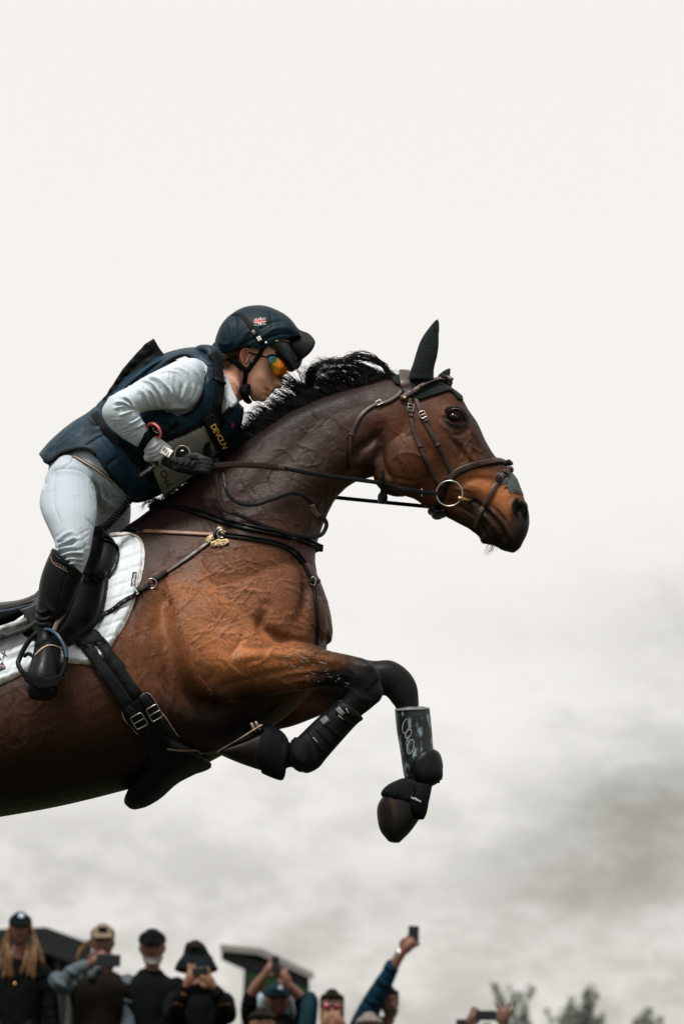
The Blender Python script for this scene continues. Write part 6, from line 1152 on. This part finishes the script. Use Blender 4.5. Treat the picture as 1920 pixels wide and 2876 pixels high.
def spectator(label, head, D, jacket, shoulders, skin=(0.134, 0.063, 0.038), arms=(), hands=(), torso_w=.2, turn=0.0, group='spectators behind the horse', tilt=0.0, shading=1.0, trousers=K_jean):
    """head = (cx, top, chin, half width) px; shoulders = (y, x left, x right) px; everything below stands on the ground"""
    cx, top, chin, hw = head; d = D-DH; u = sml(D); hh = chin-top; y = lambda f: top+hh*f; tx = turn
    hd = loft([(cx-hw*.55, y(.02), cx+hw*.55, y(.02), d, .055), (cx-hw*.88, y(.12), cx+hw*.88, y(.12), d, .085), (cx-hw, y(.30), cx+hw, y(.30), d, .098), (cx-hw*.99, y(.48), cx+hw*.99, y(.48), d, .098), (cx-hw*.93, y(.64), cx+hw*.93, y(.64), d, .092), (cx-hw*.80, y(.80), cx+hw*.80, y(.80), d-.006, .082), (cx-hw*.55, y(.93), cx+hw*.55, y(.93), d-.014, .066), (cx-hw*.28, y(1.0), cx+hw*.28, y(1.0), d-.03, .04)], n=4, ring=24)
    nx_ = cx+turn*hw
    ns = limb([(nx_, y(.44), d-.088, .009), (nx_+turn*3, y(.55), d-.104, .012), (nx_+turn*4, y(.63), d-.116, .016)], n=3, ring=10)
    ears = [ball(cx+sg*hw*.99, y(.53), d+.005, .010, .016, .028) for sg in (-1, 1)]
    sy, sl_, sr = shoulders; mx = (sl_+sr)/2; k = 1/u
    nk = loft([(cx-hw*.60, y(.8), cx+hw*.60, y(.8), d+.01, .058), (cx-hw*.62, (chin+sy)/2+4, cx+hw*.62, (chin+sy)/2+4, d+.015, .058), (mx-hw*.9, sy+8, mx+hw*.9, sy+8, d+.02, .07)], n=3, ring=18)
    hpy = sy+.50*k; wd = (sr-sl_)/2
    trs = [(mx-hw*1.1, sy-.025*k, mx+hw*1.1, sy-.025*k, d+.02, .075), (mx-wd*.72, sy+.02*k, mx+wd*.72, sy+.02*k, d+.01, .105), (mx-wd*.96, sy+.08*k, mx+wd*.96, sy+.08*k, d, .125), (mx-wd*.90, sy+.22*k, mx+wd*.90, sy+.22*k, d, .14), (mx-wd*.80, sy+.40*k, mx+wd*.80, sy+.40*k, d, .135), (mx-wd*.86, hpy+.1*k, mx+wd*.86, hpy+.1*k, d, .145)]
    zc = P(mx, hpy, d)[2]; gz = ground_z(P(mx, hpy, d)[0], D); leg_px = (zc-gz)*k
    legs = [limb([(mx+sg*wd*.42, hpy, d, .095), (mx+sg*wd*.42, hpy+leg_px*.5, d, .065), (mx+sg*wd*.45, hpy+leg_px*.96, d, .045)], n=3, ring=12) for sg in (-1, 1)]
    feet = [limb([(mx+sg*wd*.45, hpy+leg_px*.97, d+.04, .045), (mx+sg*wd*.5, hpy+leg_px*.985, d-.16, .04)], n=3, ring=10) for sg in (-1, 1)]
    aw = [limb(a, n=4, ring=14) for a in arms]
    bodyp = [hd, ns, nk, loft(trs, shrink=.9, ring=24)]+ears+[limb([(x, y_, z, r*.8) for x, y_, z, r in a], n=4, ring=12) for a in arms]+[limb([(mx+sg*wd*.42, hpy, d, .08), (mx+sg*wd*.42, hpy+leg_px*.5, d, .055), (mx+sg*wd*.45, hpy+leg_px*.96, d, .04)], n=3, ring=12) for sg in (-1, 1)]+feet
    for h in hands: bodyp += hand(*h)
    V, F = union(bodyp, .0085, 2); s_ = Sculpt(V, F, mirrored=False)
    for sg in (-1, 1): s_.blob(nx_+sg*hw*.42, y(.42), hw*.26, hh*.07, 0, -.012)
    s_.line([(nx_-hw*.3, y(.78)), (nx_, y(.765)), (nx_+hw*.3, y(.78))], 2.2, -.006, n=2); V, F = s_.done()
    c = Paint(V, skin, mirrored=False); dk = tuple(v*.35 for v in skin); lp = (skin[0]*.85, skin[1]*.55, skin[2]*.6)
    for sg in (-1, 1): c.blob(nx_+sg*hw*.42, y(.44), hw*.20, hh*.035, 0, (0.02, .015, .012), .8); c.line([(nx_+sg*hw*.2, y(.38)), (nx_+sg*hw*.62, y(.37))], 1.8, dk, .8, n=1)
    c.line([(nx_-hw*.3, y(.775)), (nx_+hw*.3, y(.775))], 2.6, lp, .8, n=1); c.blob(nx_, y(.665), hw*.16, 2, 0, dk, .4)
    o = mk('person', (V, F), m_face, label=label, cat='spectator', group=group, col=c.C, loc=P(mx, hpy+leg_px, d))
    jk = union([loft(trs, ring=28)]+aw, .010, 3); sj = Sculpt(*jk, mirrored=False); gg = random.Random(int(cx))
    for a in arms:
        for q in range(len(a)-1):
            for t in (.25, .6): x = a[q][0]+(a[q+1][0]-a[q][0])*t; y_ = a[q][1]+(a[q+1][1]-a[q][1])*t; n_ = np.array([-(a[q+1][1]-a[q][1]), a[q+1][0]-a[q][0]], float); n_ /= np.hypot(*n_)+1e-6; w = a[q][3]/u; sj.line([(x-n_[0]*w, y_-n_[1]*w), (x+gg.uniform(-4, 4), y_+gg.uniform(-4, 4)), (x+n_[0]*w, y_+n_[1]*w)], 4, gg.choice((-.010, .010)))
    for q in range(7): x = mx+gg.uniform(-wd, wd)*.8; y_ = sy+gg.uniform(.05, .4)*k; sj.line([(x, y_), (x+gg.uniform(-14, 14), y_+gg.uniform(10, 40))], 6, gg.choice((-.010, .008)), n=1)
    mk('jacket', sj.done(), jacket, o); mk('trousers', union(legs+[loft(trs[-2:], ring=20)], .014, 2), trousers, o)
    return o, dict(cx=cx, top=top, y=y, hw=hw, d=d, u=u, nx=nx_, k=k, D=D)
def cap(o, q, m_, logo=None, lift=0.0):
    cx, hw, y, d = q['cx'], q['hw'], q['y'], q['d']; t = y(0)-4
    dm = loft([(cx-hw*.45, t-2, cx+hw*.45, t-2, d, .055), (cx-hw*.92, y(.06), cx+hw*.92, y(.06), d, .095), (cx-hw*1.10, y(.18), cx+hw*1.10, y(.18), d, .112), (cx-hw*1.12, y(.32), cx+hw*1.12, y(.32), d, .114)], n=4, ring=28, cap=.3)
    pk_ = loft([(cx-hw*.95, y(.26), cx+hw*.95, y(.26), d-.06, .055), (cx-hw*.92, y(.31), cx+hw*.92, y(.31), d-.09, .07), (cx-hw*.80, y(.36), cx+hw*.80, y(.36), d-.115, .06)], n=3, ring=24, cap=.15)
    V, F = union([dm, pk_], .005, 2); c = mk('cap', (V, F), m_, o); tr = bvh(V, F)
    mk('cap_peak_edge', strap(tr, [(cx-hw*.86, y(.40)), (cx-hw*.5, y(.31)), (cx, y(.28)), (cx+hw*.5, y(.31)), (cx+hw*.86, y(.40))], 3, off=.002, thick=.004, scale=q['u']), m_, c)
    if logo is not None:
        lc, w, h, lm, ly = logo; mk('cap_badge', patch([(cx+lc-w, y(ly)-h), (cx+lc+w, y(ly)-h), (cx+lc+w, y(ly)+h), (cx+lc-w, y(ly)+h)], tr, cell=6, off=.004, thick=.003, smooth_poly=1, rnd=1, it=1), lm, c)
    return c
def phone(label, px, py, w, h, d, ang=0, group=None, yaw=0):
    u = sml(DH+d); c = P(px, py, d); a = R(ang); rot = np.array([[math.cos(a), 0, math.sin(a)], [0, 1, 0], [-math.sin(a), 0, math.cos(a)]])
    V, F = boxm((0, 0, 0), (w*u, .012, h*u), rot); b = mk('phone', (V+c, F), K_phone, label=label, cat='phone', group=group, smooth=False, bevel=.004)
    V2, F2 = boxm(((w*.32)*u, -.008, (h*.36)*u), (w*.22*u, .004, h*.16*u), None); mk('camera_bump', (V2@rot.T+c, F2), K_glass, b, smooth=False); return b
def longhair(o, q, m_, paths, n=220, r=.0022, seed=2):
    gg = random.Random(seed); hp_ = []
    for p in paths:
        for k in range(n//len(paths)):
            j = np.array([(x+gg.gauss(0, s*.7), y+gg.gauss(0, s*1.2), d+gg.gauss(0, .012)) for x, y, d, s in p]); a = cr(j, 4); hp_.append(P(a[:, 0], a[:, 1], a[:, 2]))
    mk('hair', strands(hp_, r, r*.5), m_, o, kind='stuff', smooth=False)
def cap_hair(o, q, m_, low=.55, back=True):
    cx, hw, y, d = q['cx'], q['hw'], q['y'], q['d']; m = loft([(cx-hw*.55, y(-.07), cx+hw*.55, y(-.07), d-.005, .07), (cx-hw*1.0, y(.05), cx+hw*1.0, y(.05), d-.006, .115), (cx-hw*1.10, y(.17), cx+hw*1.10, y(.17), d+.004, .114), (cx-hw*1.12, y(.32), cx+hw*1.12, y(.32), d+.035, .085), (cx-hw*1.06, y(low), cx+hw*1.06, y(low), d+.05, .075), (cx-hw*.8, y(low+.2), cx+hw*.8, y(low+.2), d+.055, .05)], n=4, ring=24)
    s_ = Sculpt(*union([m], .008, 2), mirrored=False); gg = random.Random(5)
    for k in range(14): x = cx+gg.uniform(-hw, hw); s_.line([(x, y(-.05)), (x+gg.uniform(-4, 4), y(.25))], 2.5, gg.choice((-.006, .005)), n=1)
    mk('hair', s_.done(), m_, o)
def shades(o, q, m_, w=.78, f=.45):
    nx, hw, y, d = q['nx'], q['hw'], q['y'], q['d']; k = q['k']
    for sg in (-1, 1): mk('lens', ball(nx+sg*hw*.42, y(f), d-.098, .030, .012, .021), m_, o)
    mk('glasses_frame', limb([(nx-hw*.95, y(f)-4, d-.02, .005), (nx-hw*.7, y(f)-6, d-.08, .006), (nx, y(f)-5, d-.108, .006), (nx+hw*.7, y(f)-6, d-.08, .006), (nx+hw*.95, y(f)-4, d-.02, .005)], ring=8), K_glass, o)
D1 = 20.4; e = D1-DH
# 1 woman, far left
o, q = spectator('woman in black cap with long blonde hair and gold pendant, far left', (58, 2570, 2650, 29), D1, K_black, (2712, -34, 136), skin=(0.120, 0.053, 0.038), arms=[[(120, 2735, e, .07), (140, 2800, e, .06), (150, 2880, e-.05, .05)], [(-22, 2735, e, .07), (-45, 2810, e, .06), (-30, 2890, e-.1, .05)]], turn=.05)
cap(o, q, cloth('black_cap_cloth', (0.005, 0.008, 0.010)), (2, 7, 5, K_lt, .03)); longhair(o, q, K_blond, [[(30, 2600, e-.03, 3), (20, 2640, e-.06, 5), (26, 2690, e-.12, 6), (34, 2738, e-.13, 7)], [(88, 2600, e-.03, 3), (98, 2640, e-.05, 5), (96, 2690, e-.11, 6), (92, 2736, e-.13, 7)], [(34, 2606, e-.02, 2), (24, 2650, e-.04, 3), (16, 2700, e-.10, 4), (12, 2740, e-.13, 4)], [(26, 2615, e, 3), (8, 2660, e, 5), (0, 2700, e-.04, 6), (-6, 2725, e-.08, 6)], [(86, 2606, e-.02, 2), (92, 2650, e-.05, 3), (86, 2700, e-.11, 4), (78, 2732, e-.13, 5)], [(90, 2620, e, 3), (104, 2650, e, 4), (112, 2680, e-.04, 5), (122, 2700, e-.04, 5)], [(80, 2660, e-.07, 3), (70, 2700, e-.12, 4), (60, 2732, e-.13, 4)], [(40, 2660, e-.07, 2), (30, 2690, e-.12, 3), (22, 2738, e-.13, 3)]], 380, .0015)
mk('pendant', ball(43, 2763, e-.15, .009, .004, .009), K_gold, o); mk('shirt_front', loft([(38, 2700, 66, 2700, e-.07, .04), (40, 2750, 58, 2750, e-.10, .04)], ring=14), K_black, o)
# 2 man with tan cap
o, q = spectator('man in tan cap and brown gilet with grey sleeves filming with phone', (289, 2603, 2690, 31), D1, K_brown, (2735, 190, 372), skin=(0.116, 0.053, 0.036), arms=(), hands=[((248, 2708), e-.26, D1, 28, None, .7, .2, 1, 1.0), ((300, 2728), e-.24, D1, 60, None, .7, .2, 1, .9)], turn=.1)
for nm, rows in (('sleeve', [(212, 2752, e-.02, .072), (180, 2772, e-.08, .062), (160, 2752, e-.16, .060), (172, 2762, e-.2, .058), (205, 2730, e-.24, .05), (238, 2712, e-.26, .042)]), ('sleeve', [(358, 2762, e, .07), (368, 2820, e-.02, .062), (362, 2880, e-.08, .055), (350, 2900, e-.1, .05)])):
    sv = union([limb(rows)], .008, 3); ss = Sculpt(*sv, mirrored=False); gg = random.Random(3)
    for k in range(14): p = rows[gg.randrange(len(rows)-1)]; ss.line([(p[0]-14+gg.uniform(-8, 8), p[1]-10), (p[0]+gg.uniform(-6, 6), p[1]), (p[0]+14, p[1]+12)], 4, gg.choice((-.012, .012)))
    mk(nm, ss.done(), K_grey, o)
cap(o, q, K_tan, (0, 12, 7, K_black, .10)); longhair(o, q, K_blond, [[(258, 2640, e+.02, 2), (240, 2652, e+.02, 3), (226, 2672, e, 4), (218, 2692, e-.02, 4)]], 120, .0016)
phone('black phone held sideways by the man in the tan cap', 305, 2697, 66, 33, e-.30, 2)
mk('scarf', union([ball(258, 2738, e-.12, .03, .03, .035), ball(272, 2722, e-.08, .025, .03, .03)], .008, 2), K_grey, o)
# 3 bearded man with dark glasses
o, q = spectator('grey-bearded man in black cap, dark glasses and black jacket', (428, 2618, 2704, 35), D1, K_black, (2744, 336, 510), skin=(0.120, 0.055, 0.038), arms=[[(352, 2770, e, .07), (345, 2840, e, .06), (350, 2900, e, .05)], [(496, 2770, e, .07), (512, 2840, e, .06), (510, 2900, e, .05)]], turn=.02)
cap(o, q, K_black); shades(o, q, K_glass, f=.40); m_beard = mat('grey_beard', (.22, .2, .19), .8)
yy = q['y']; gg = random.Random(8); bp_ = []
for k in range(700):
    a = gg.uniform(-1.25, 1.25); f = gg.uniform(.80, 1.0); x = q['nx']+math.sin(a)*q['hw']*(.92-(f-.78)*1.2); dd = e-.085*math.cos(a)-.01-(.02*(f-.8)/.2); x0, y0 = x, yy(f); bp_.append(P([x0, x0+gg.gauss(0, 1)], [y0, y0+2.5+gg.random()*2], [dd, dd-.004]))
mk('beard', strands(bp_, .0014, .0008), m_beard, o, kind='stuff', smooth=False)
# 4 bucket hat
D4 = 19.6; f4 = D4-DH
o, q = spectator('person in black bucket hat holding a phone up with both hands', (549, 2655, 2742, 29), D4, K_black, (2785, 466, 650), arms=[[(492, 2815, f4, .075), (488, 2850, f4-.15, .068), (508, 2806, f4-.30, .055), (525, 2775, f4-.34, .045)], [(628, 2815, f4, .075), (636, 2850, f4-.15, .068), (622, 2810, f4-.30, .055), (600, 2780, f4-.34, .045)]],
    hands=[((524, 2768), f4-.36, D4, 62, None, .9, .5, -1, 1.05), ((600, 2772), f4-.36, D4, 128, None, .9, .5, 1, 1.05)])
hatm = union([loft([(522, 2650, 572, 2650, f4, .07), (517, 2668, 583, 2668, f4, .10), (512, 2684, 590, 2682, f4, .112), (500, 2700, 600, 2698, f4, .15), (489, 2722, 614, 2722, f4-.01, .18)], n=5, ring=40, cap=.25)], .008, 2); sh_ = Sculpt(*hatm, mirrored=False); sh_.line([(512, 2676), (550, 2682), (592, 2674)], 3, -.01); sh_.line([(500, 2712), (520, 2690)], 5, .01); sh_.line([(590, 2672), (598, 2700)], 4, .012)
mk('bucket_hat', sh_.done(), cloth('black_hat_cloth', (0.006, 0.008, 0.009)), o); cap_hair(o, q, K_dk, .8); mk('ring', ball(567, 2743, f4-.415, .008, .005, .006), K_gold, o); phone('black phone between both hands of person in bucket hat', 562, 2728, 44, 22, f4-.39, -6)
# 5 man behind, navy cap, arms up
D5 = 21.5; f5 = D5-DH
o, q = spectator('man in navy cap lifting a phone overhead with bare forearms', (781, 2770, 2846, 33), D5, K_black, (2868, 705, 862), skin=(0.112, 0.049, 0.033), arms=[[(715, 2880, f5, .07), (700, 2850, f5-.05, .065), (702, 2800, f5-.12, .055)], [(850, 2880, f5, .07), (856, 2850, f5-.05, .065), (845, 2806, f5-.12, .055)]],
    hands=[((742, 2740), f5-.2, D5, 50, None, .8, .4, -1, 1.0), ((812, 2768), f5-.2, D5, 118, None, .8, .4, 1, 1.0)])
mk('forearm', limb([(703, 2800, f5-.12, .042), (722, 2768, f5-.16, .040), (744, 2738, f5-.2, .028)]), mat('forearm_skin', (.12, .052, .034), .5), o); mk('forearm', limb([(844, 2804, f5-.12, .042), (828, 2786, f5-.16, .038), (811, 2766, f5-.2, .028)]), mat('forearm_skin', (.12, .052, .034), .5), o)
cap(o, q, cloth('navy_cap_cloth', (0.007, 0.022, 0.034)), (5, 6, 5, K_lt, .06)); phone('dark phone held high above the man in the navy cap', 774, 2708, 21, 44, f5-.24, -4)
for sg, x in ((-1, 722), (1, 829)): mk('shirt_sleeve', limb([(x, 2852, f5+.14, .06), (x+sg*2, 2830, f5+.12, .065), (x-sg*4, 2805, f5+.10, .045)]), K_lt, o)
# 6 hair just showing
D6 = 19; f6 = D6-DH
o, q = spectator('brown-haired person whose forehead just shows at the bottom', (736, 2846, 2940, 37), D6, K_black, (2975, 650, 825)); cap_hair(o, q, K_dk, .75)
# 7 woman with red mirrored glasses
D7 = 21; f7 = D7-DH
o, q = spectator('dark-haired woman with red mirrored glasses and hands at mouth', (932, 2792, 2874, 31), D7, K_black, (2900, 850, 1010), skin=(0.143, 0.069, 0.040), hands=[((908, 2892), f7-.16, D7, 75, None, .9, .5, -1, 1.0), ((966, 2885), f7-.16, D7, 130, None, .9, .5, 1, 1.0)])
cap_hair(o, q, K_dk, .95); shades(o, q, K_redg, f=.42)
hd_ = union([loft([(858, 2794, 884, 2790, f7+.05, .05), (846, 2815, 894, 2808, f7+.04, .07), (842, 2845, 892, 2845, f7+.02, .08), (836, 2890, 888, 2890, f7, .09)], ring=20)], .01, 2); mk('hood', hd_, K_teal, o)
# 8 bearded man raising a phone
D8 = 21; f8 = D8-DH
o, q = spectator('bearded man in navy jacket stretching one arm up with a phone', (1092, 2780, 2852, 25), D8, K_navy, (2880, 1000, 1128), skin=(0.125, 0.053, 0.038), arms=[[(1010, 2895, f8-.02, .085), (1030, 2850, f8-.06, .082), (1060, 2790, f8-.12, .068), (1090, 2738, f8-.18, .056), (1100, 2712, f8-.2, .052)]], hands=[((1128, 2676), f8-.24, D8, 48, None, .9, .5, 1, 1.1)], turn=.35)
mk('forearm', limb([(1100, 2722, f8-.2, .040), (1114, 2696, f8-.22, .036), (1130, 2674, f8-.24, .030)]), mat('forearm_skin', (.12, .052, .034), .5), o); mk('watch', limb([(1119, 2681, f8-.23, .034), (1122, 2676, f8-.23, .034)]), mat('steel_watch', (.3, .3, .3), .3, metal=.8), o)
cap_hair(o, q, K_dk, .5); gg = random.Random(9); bp_ = []; yy = q['y']
for k in range(500):
    a = gg.uniform(-1.2, 1.2); f = gg.uniform(.72, 1.0); x = q['nx']*.5+q['cx']*.5+math.sin(a)*q['hw']*(.95-(f-.72)*1.0); dd = f8-.085*math.cos(a)-.01; bp_.append(P([x, x+gg.gauss(0, 1)], [yy(f), yy(f)+4+gg.random()*3], [dd, dd-.006]))
mk('beard', strands(bp_, .0018, .001), mat('brown_beard', (.05, .025, .014), .8), o, kind='stuff', smooth=False)
phone('dark phone in the hand raised highest above the crowd', 1161, 2624, 29, 46, f8-.25, 1)
# 9 top of a head
D9 = 20; f9 = D9-DH
o, q = spectator('person with thin grey hair below the raised arm', (1036, 2860, 2950, 36), D9, K_black, (2985, 950, 1120)); cap_hair(o, q, mat('grey_hair', (.09, .075, .065), .7), .6)
# 10 hands with a phone at the right
D10 = 21.5; f10 = D10-DH
o, q = spectator('person low at the right holding a phone out between raised hands', (1366, 2890, 2970, 32), D10, K_black, (3005, 1290, 1445), skin=(0.089, 0.042, 0.031), arms=[[(1300, 3010, f10, .06), (1290, 2960, f10-.1, .05), (1300, 2905, f10-.2, .042)], [(1432, 3010, f10, .06), (1440, 2960, f10-.1, .05), (1425, 2905, f10-.2, .042)]],
    hands=[((1312, 2878), f10-.26, D10, 55, None, .9, .3, -1, 1.0), ((1411, 2882), f10-.26, D10, 82, None, .1, .7, 1, 1.15)])
cap_hair(o, q, K_dk, .6); phone('blue-black phone held sideways low at the right', 1364, 2852, 54, 27, f10-.29, 0); phone('small dark phone at the bottom edge beside the sideways one', 1294, 2872, 28, 18, f10-.35, 0)

# ---------------- dark marquee behind the left spectators
DM = 34; dm_ = DM-DH; m_mq = mat('dark_canvas', (0.006, 0.008, 0.009), .7, spec=.2, var=.3, vscale=2); m_pole = mat('grey_pole', (0.05, 0.055, 0.055), .5)
mq = thing('marquee', 'dark flat-roofed tent behind the two leftmost spectators', 'tent', P(150, 2900, dm_))
def slab(top, d0, d1, th):                                              # top: outline points px left to right along the near and the far edge
    near, far = top; a = np.array([P(x, y, d0) for x, y in near]+[P(x, y, d1) for x, y in far[::-1]]); m = len(a); b = a-np.array([0, 0, th])
    return np.vstack([a, b]), [tuple(range(m)), tuple(range(2*m-1, m-1, -1))]+[(i, (i+1) % m, (i+1) % m+m, i+m) for i in range(m)]
mk('tent_roof', slab(([(-60, 2612), (60, 2607), (130, 2604), (260, 2652)], [(-40, 2620), (80, 2616), (140, 2614), (245, 2660)]), dm_-1.0, dm_+4, .28), m_mq, mq, smooth=False)
mk('tent_wall', (lambda c, s: boxm(c, s))(np.array([P(80, 2760, dm_+.8)[0], DM+1.6, 1.0]), (300*sml(DM), 2.5, 2.3)), m_mq, mq, smooth=False)
for x in (166, 193, 236): 
    p0 = P(x, 2670, dm_-.6); mk('pole', tube(np.array([p0, [p0[0], p0[1], 0]]), .035, 10), m_pole, mq)
# ---------------- big screen with a slanting roof
DS = 48; dsn = DS-DH; us = sml(DS); m_roof = mat('screen_roof', (0.13, 0.13, 0.12), .6, var=.15, vscale=1); m_under = mat('black_frame', (0.005, 0.007, 0.008), .6)
sc_ = thing('big_screen', 'large outdoor screen under a slanting roof, showing a green field', 'screen', P(780, 2900, dsn))
V, F = slab(([(618, 2652), (725, 2662), (882, 2734)], [(640, 2656), (735, 2664), (875, 2728)]), dsn-1.5, dsn+2.0, .10); mk('roof', (V, F), m_roof, sc_, smooth=False)
ru = slab(([(622, 2656), (700, 2690), (780, 2712), (868, 2738)], [(640, 2662), (720, 2672), (780, 2694), (862, 2730)]), dsn-1.3, dsn+1.6, .22); mk('roof_beam', ru, m_under, sc_, smooth=False)
def quad(pts, d, th): 
    a = np.array([P(x, y, d) for x, y in pts]); b = a+np.array([0, th, 0]); m = len(a); return np.vstack([a, b]), [tuple(range(m)), tuple(range(2*m-1, m-1, -1))]+[(i, (i+1) % m, (i+1) % m+m, i+m) for i in range(m)]
mk('screen_frame', quad([(688, 2684), (868, 2744), (866, 2990), (672, 2990)], dsn, .5), m_under, sc_, smooth=False)
m_scr = bpy.data.materials.new('screen_picture'); m_scr.use_nodes = True; t_ = m_scr.node_tree; b_n = t_.nodes['Principled BSDF']; tcn = t_.nodes.new('ShaderNodeTexCoord'); sx = t_.nodes.new('ShaderNodeSeparateXYZ'); t_.links.new(tcn.outputs['Generated'], sx.inputs[0])
nz = t_.nodes.new('ShaderNodeTexNoise'); nz.inputs['Scale'].default_value = 5; nz.inputs['Detail'].default_value = 5; t_.links.new(tcn.outputs['Generated'], nz.inputs['Vector']); ad = t_.nodes.new('ShaderNodeMath'); ad.operation = 'MULTIPLY_ADD'; t_.links.new(nz.outputs[0], ad.inputs[0]); ad.inputs[1].default_value = .25; sb = t_.nodes.new('ShaderNodeMath'); sb.operation = 'MULTIPLY_ADD'; t_.links.new(sx.outputs[0], sb.inputs[0]); sb.inputs[1].default_value = .20; t_.links.new(sx.outputs[2], sb.inputs[2]); t_.links.new(sb.outputs[0], ad.inputs[2])
rm = t_.nodes.new('ShaderNodeValToRGB'); t_.links.new(ad.outputs[0], rm.inputs[0]); E_ = rm.color_ramp.elements; E_[0].position = .55; E_[0].color = (.02, .035, .02, 1); E_[1].position = 1.0; E_[1].color = (.015, .07, .02, 1)
for p_, c_ in ((.78, (.012, .045, .018, 1)), (.90, (.03, .035, .03, 1))): q_ = E_.new(p_); q_.color = c_
b_n.inputs['Base Color'].default_value = (.01, .01, .01, 1); b_n.inputs['Roughness'].default_value = .5; t_.links.new(rm.outputs[0], b_n.inputs['Emission Color']); b_n.inputs['Emission Strength'].default_value = .55
mk('screen_panel', quad([(694, 2694), (862, 2752), (860, 2985), (680, 2985)], dsn-.03, .02), m_scr, sc_, smooth=False)
m_band = mat('screen_light_band', (.20, .27, .33), .5); m_band.node_tree.nodes['Principled BSDF'].inputs['Emission Color'].default_value = (.25, .36, .46, 1); m_band.node_tree.nodes['Principled BSDF'].inputs['Emission Strength'].default_value = .55
mk('screen_banner', quad([(693, 2692), (864, 2750), (864, 2764), (693, 2702)], dsn-.08, .03), m_band, sc_, smooth=False)
mk('stand_leg', boxm(P(780, 2990, dsn)+np.array([0, .3, -2.0]), (4.5, .6, 4.5)), m_under, sc_, smooth=False)
# ---------------- trees on the right, beyond the course
m_bark = mat('tree_bark', (0.08, 0.09, 0.08), .9); m_leaf = mat('spring_leaves', (0.12, 0.135, 0.115), .8, var=.4, vscale=.5)
def tree(label, px, top, D, arms_, seed, dense=1.0):
    """young thin tree: trunk, upright forked limbs, sparse opening leaves"""
    gg = random.Random(seed); d = D-DH; u = sml(D); base = P(px, 2876, d); base[2] = ground_z(base[0], D)-.05; top += 20; arms_ = [(x, y+22) for x, y in arms_]; H = P(px, top, d)[2]-base[2]; br_ = []; leaves = []
    root = thing('tree', label, 'tree', base, 'thin spring trees beyond the course')
    mk('trunk', tube(np.array([base+np.array([math.sin(t*2)*.1, 0, t*H*.45]) for t in np.linspace(0, 1, 8)]), np.linspace(.18, .10, 8), 8), m_bark, root)
    def grow(p, dirv, L, r, lv):
        n = 6; pts = [p]
        for i in range(n): dirv = dirv+np.array([gg.gauss(0, .10), gg.gauss(0, .12), gg.gauss(.04, .08)]); dirv = dirv/np.linalg.norm(dirv); pts.append(pts[-1]+dirv*L/n)
        br_.append(tube(np.array(pts), np.linspace(r, r*.35, n+1), 4, cap=False))
        if lv < 3:
            for k in range(gg.randint(4, 6)): q = pts[gg.randint(1, n)]; a = gg.uniform(0, 6.28); grow(q, dirv+np.array([math.cos(a), math.sin(a), .25])*.55, L*gg.uniform(.18, .34), r*.55, lv+1)
        if lv >= 1:
            for k in range(int((3, 3, 2)[lv-1]*dense)): q = pts[gg.randint(1, n)]+np.array([gg.gauss(0, .10), gg.gauss(0, .10), gg.gauss(0, .10)]); leaves.append((q, gg.uniform(.05, .10)))
    for x, y in arms_:
        tp = P(x, y, d); b0 = base+np.array([0, 0, H*gg.uniform(.40, .46)]); v = tp-b0; L = np.linalg.norm(v); grow(b0, v/L+np.array([0, gg.uniform(-.3, .3), 0]), L, .085, 0)
    mk('branches', join(*br_), m_bark, root, kind='stuff'); LV, LF = [], []
    for i, (q, s) in enumerate(leaves):
        a = np.array([gg.gauss(0, 1) for _ in range(3)]); a /= np.linalg.norm(a); b = np.cross(a, [gg.gauss(0, 1), gg.gauss(0, 1), .3]); b /= np.linalg.norm(b); LV += [q+a*s, q+b*s*.6, q-a*s, q-b*s*.6]; LF.append((4*i, 4*i+1, 4*i+2, 4*i+3))
    mk('crown', (np.array(LV), np.array(LF)), m_leaf, root, kind='stuff', smooth=False)
tree('tallest blurred tree, beside the raised hand at the right', 1448, 2790, 120, [(1418, 2798), (1440, 2806), (1462, 2784), (1478, 2800), (1486, 2786)], 1)
tree('thin forked tree to the left of the darker one at the right', 1610, 2812, 120, [(1592, 2812), (1600, 2830), (1618, 2815), (1632, 2850)], 4, .7)
tree('darker upright tree to the right of the forked one', 1662, 2812, 110, [(1658, 2812), (1672, 2818), (1664, 2840), (1640, 2862), (1682, 2850)], 6, 1.6)
tree('tree top furthest right, barely over the frame edge', 1786, 2855, 125, [(1770, 2860), (1788, 2852), (1808, 2856), (1846, 2864)], 9)
tree('low pale tree between the raised hand and the forked tree', 1560, 2855, 130, [(1548, 2858), (1566, 2856), (1584, 2860)], 12, .6)
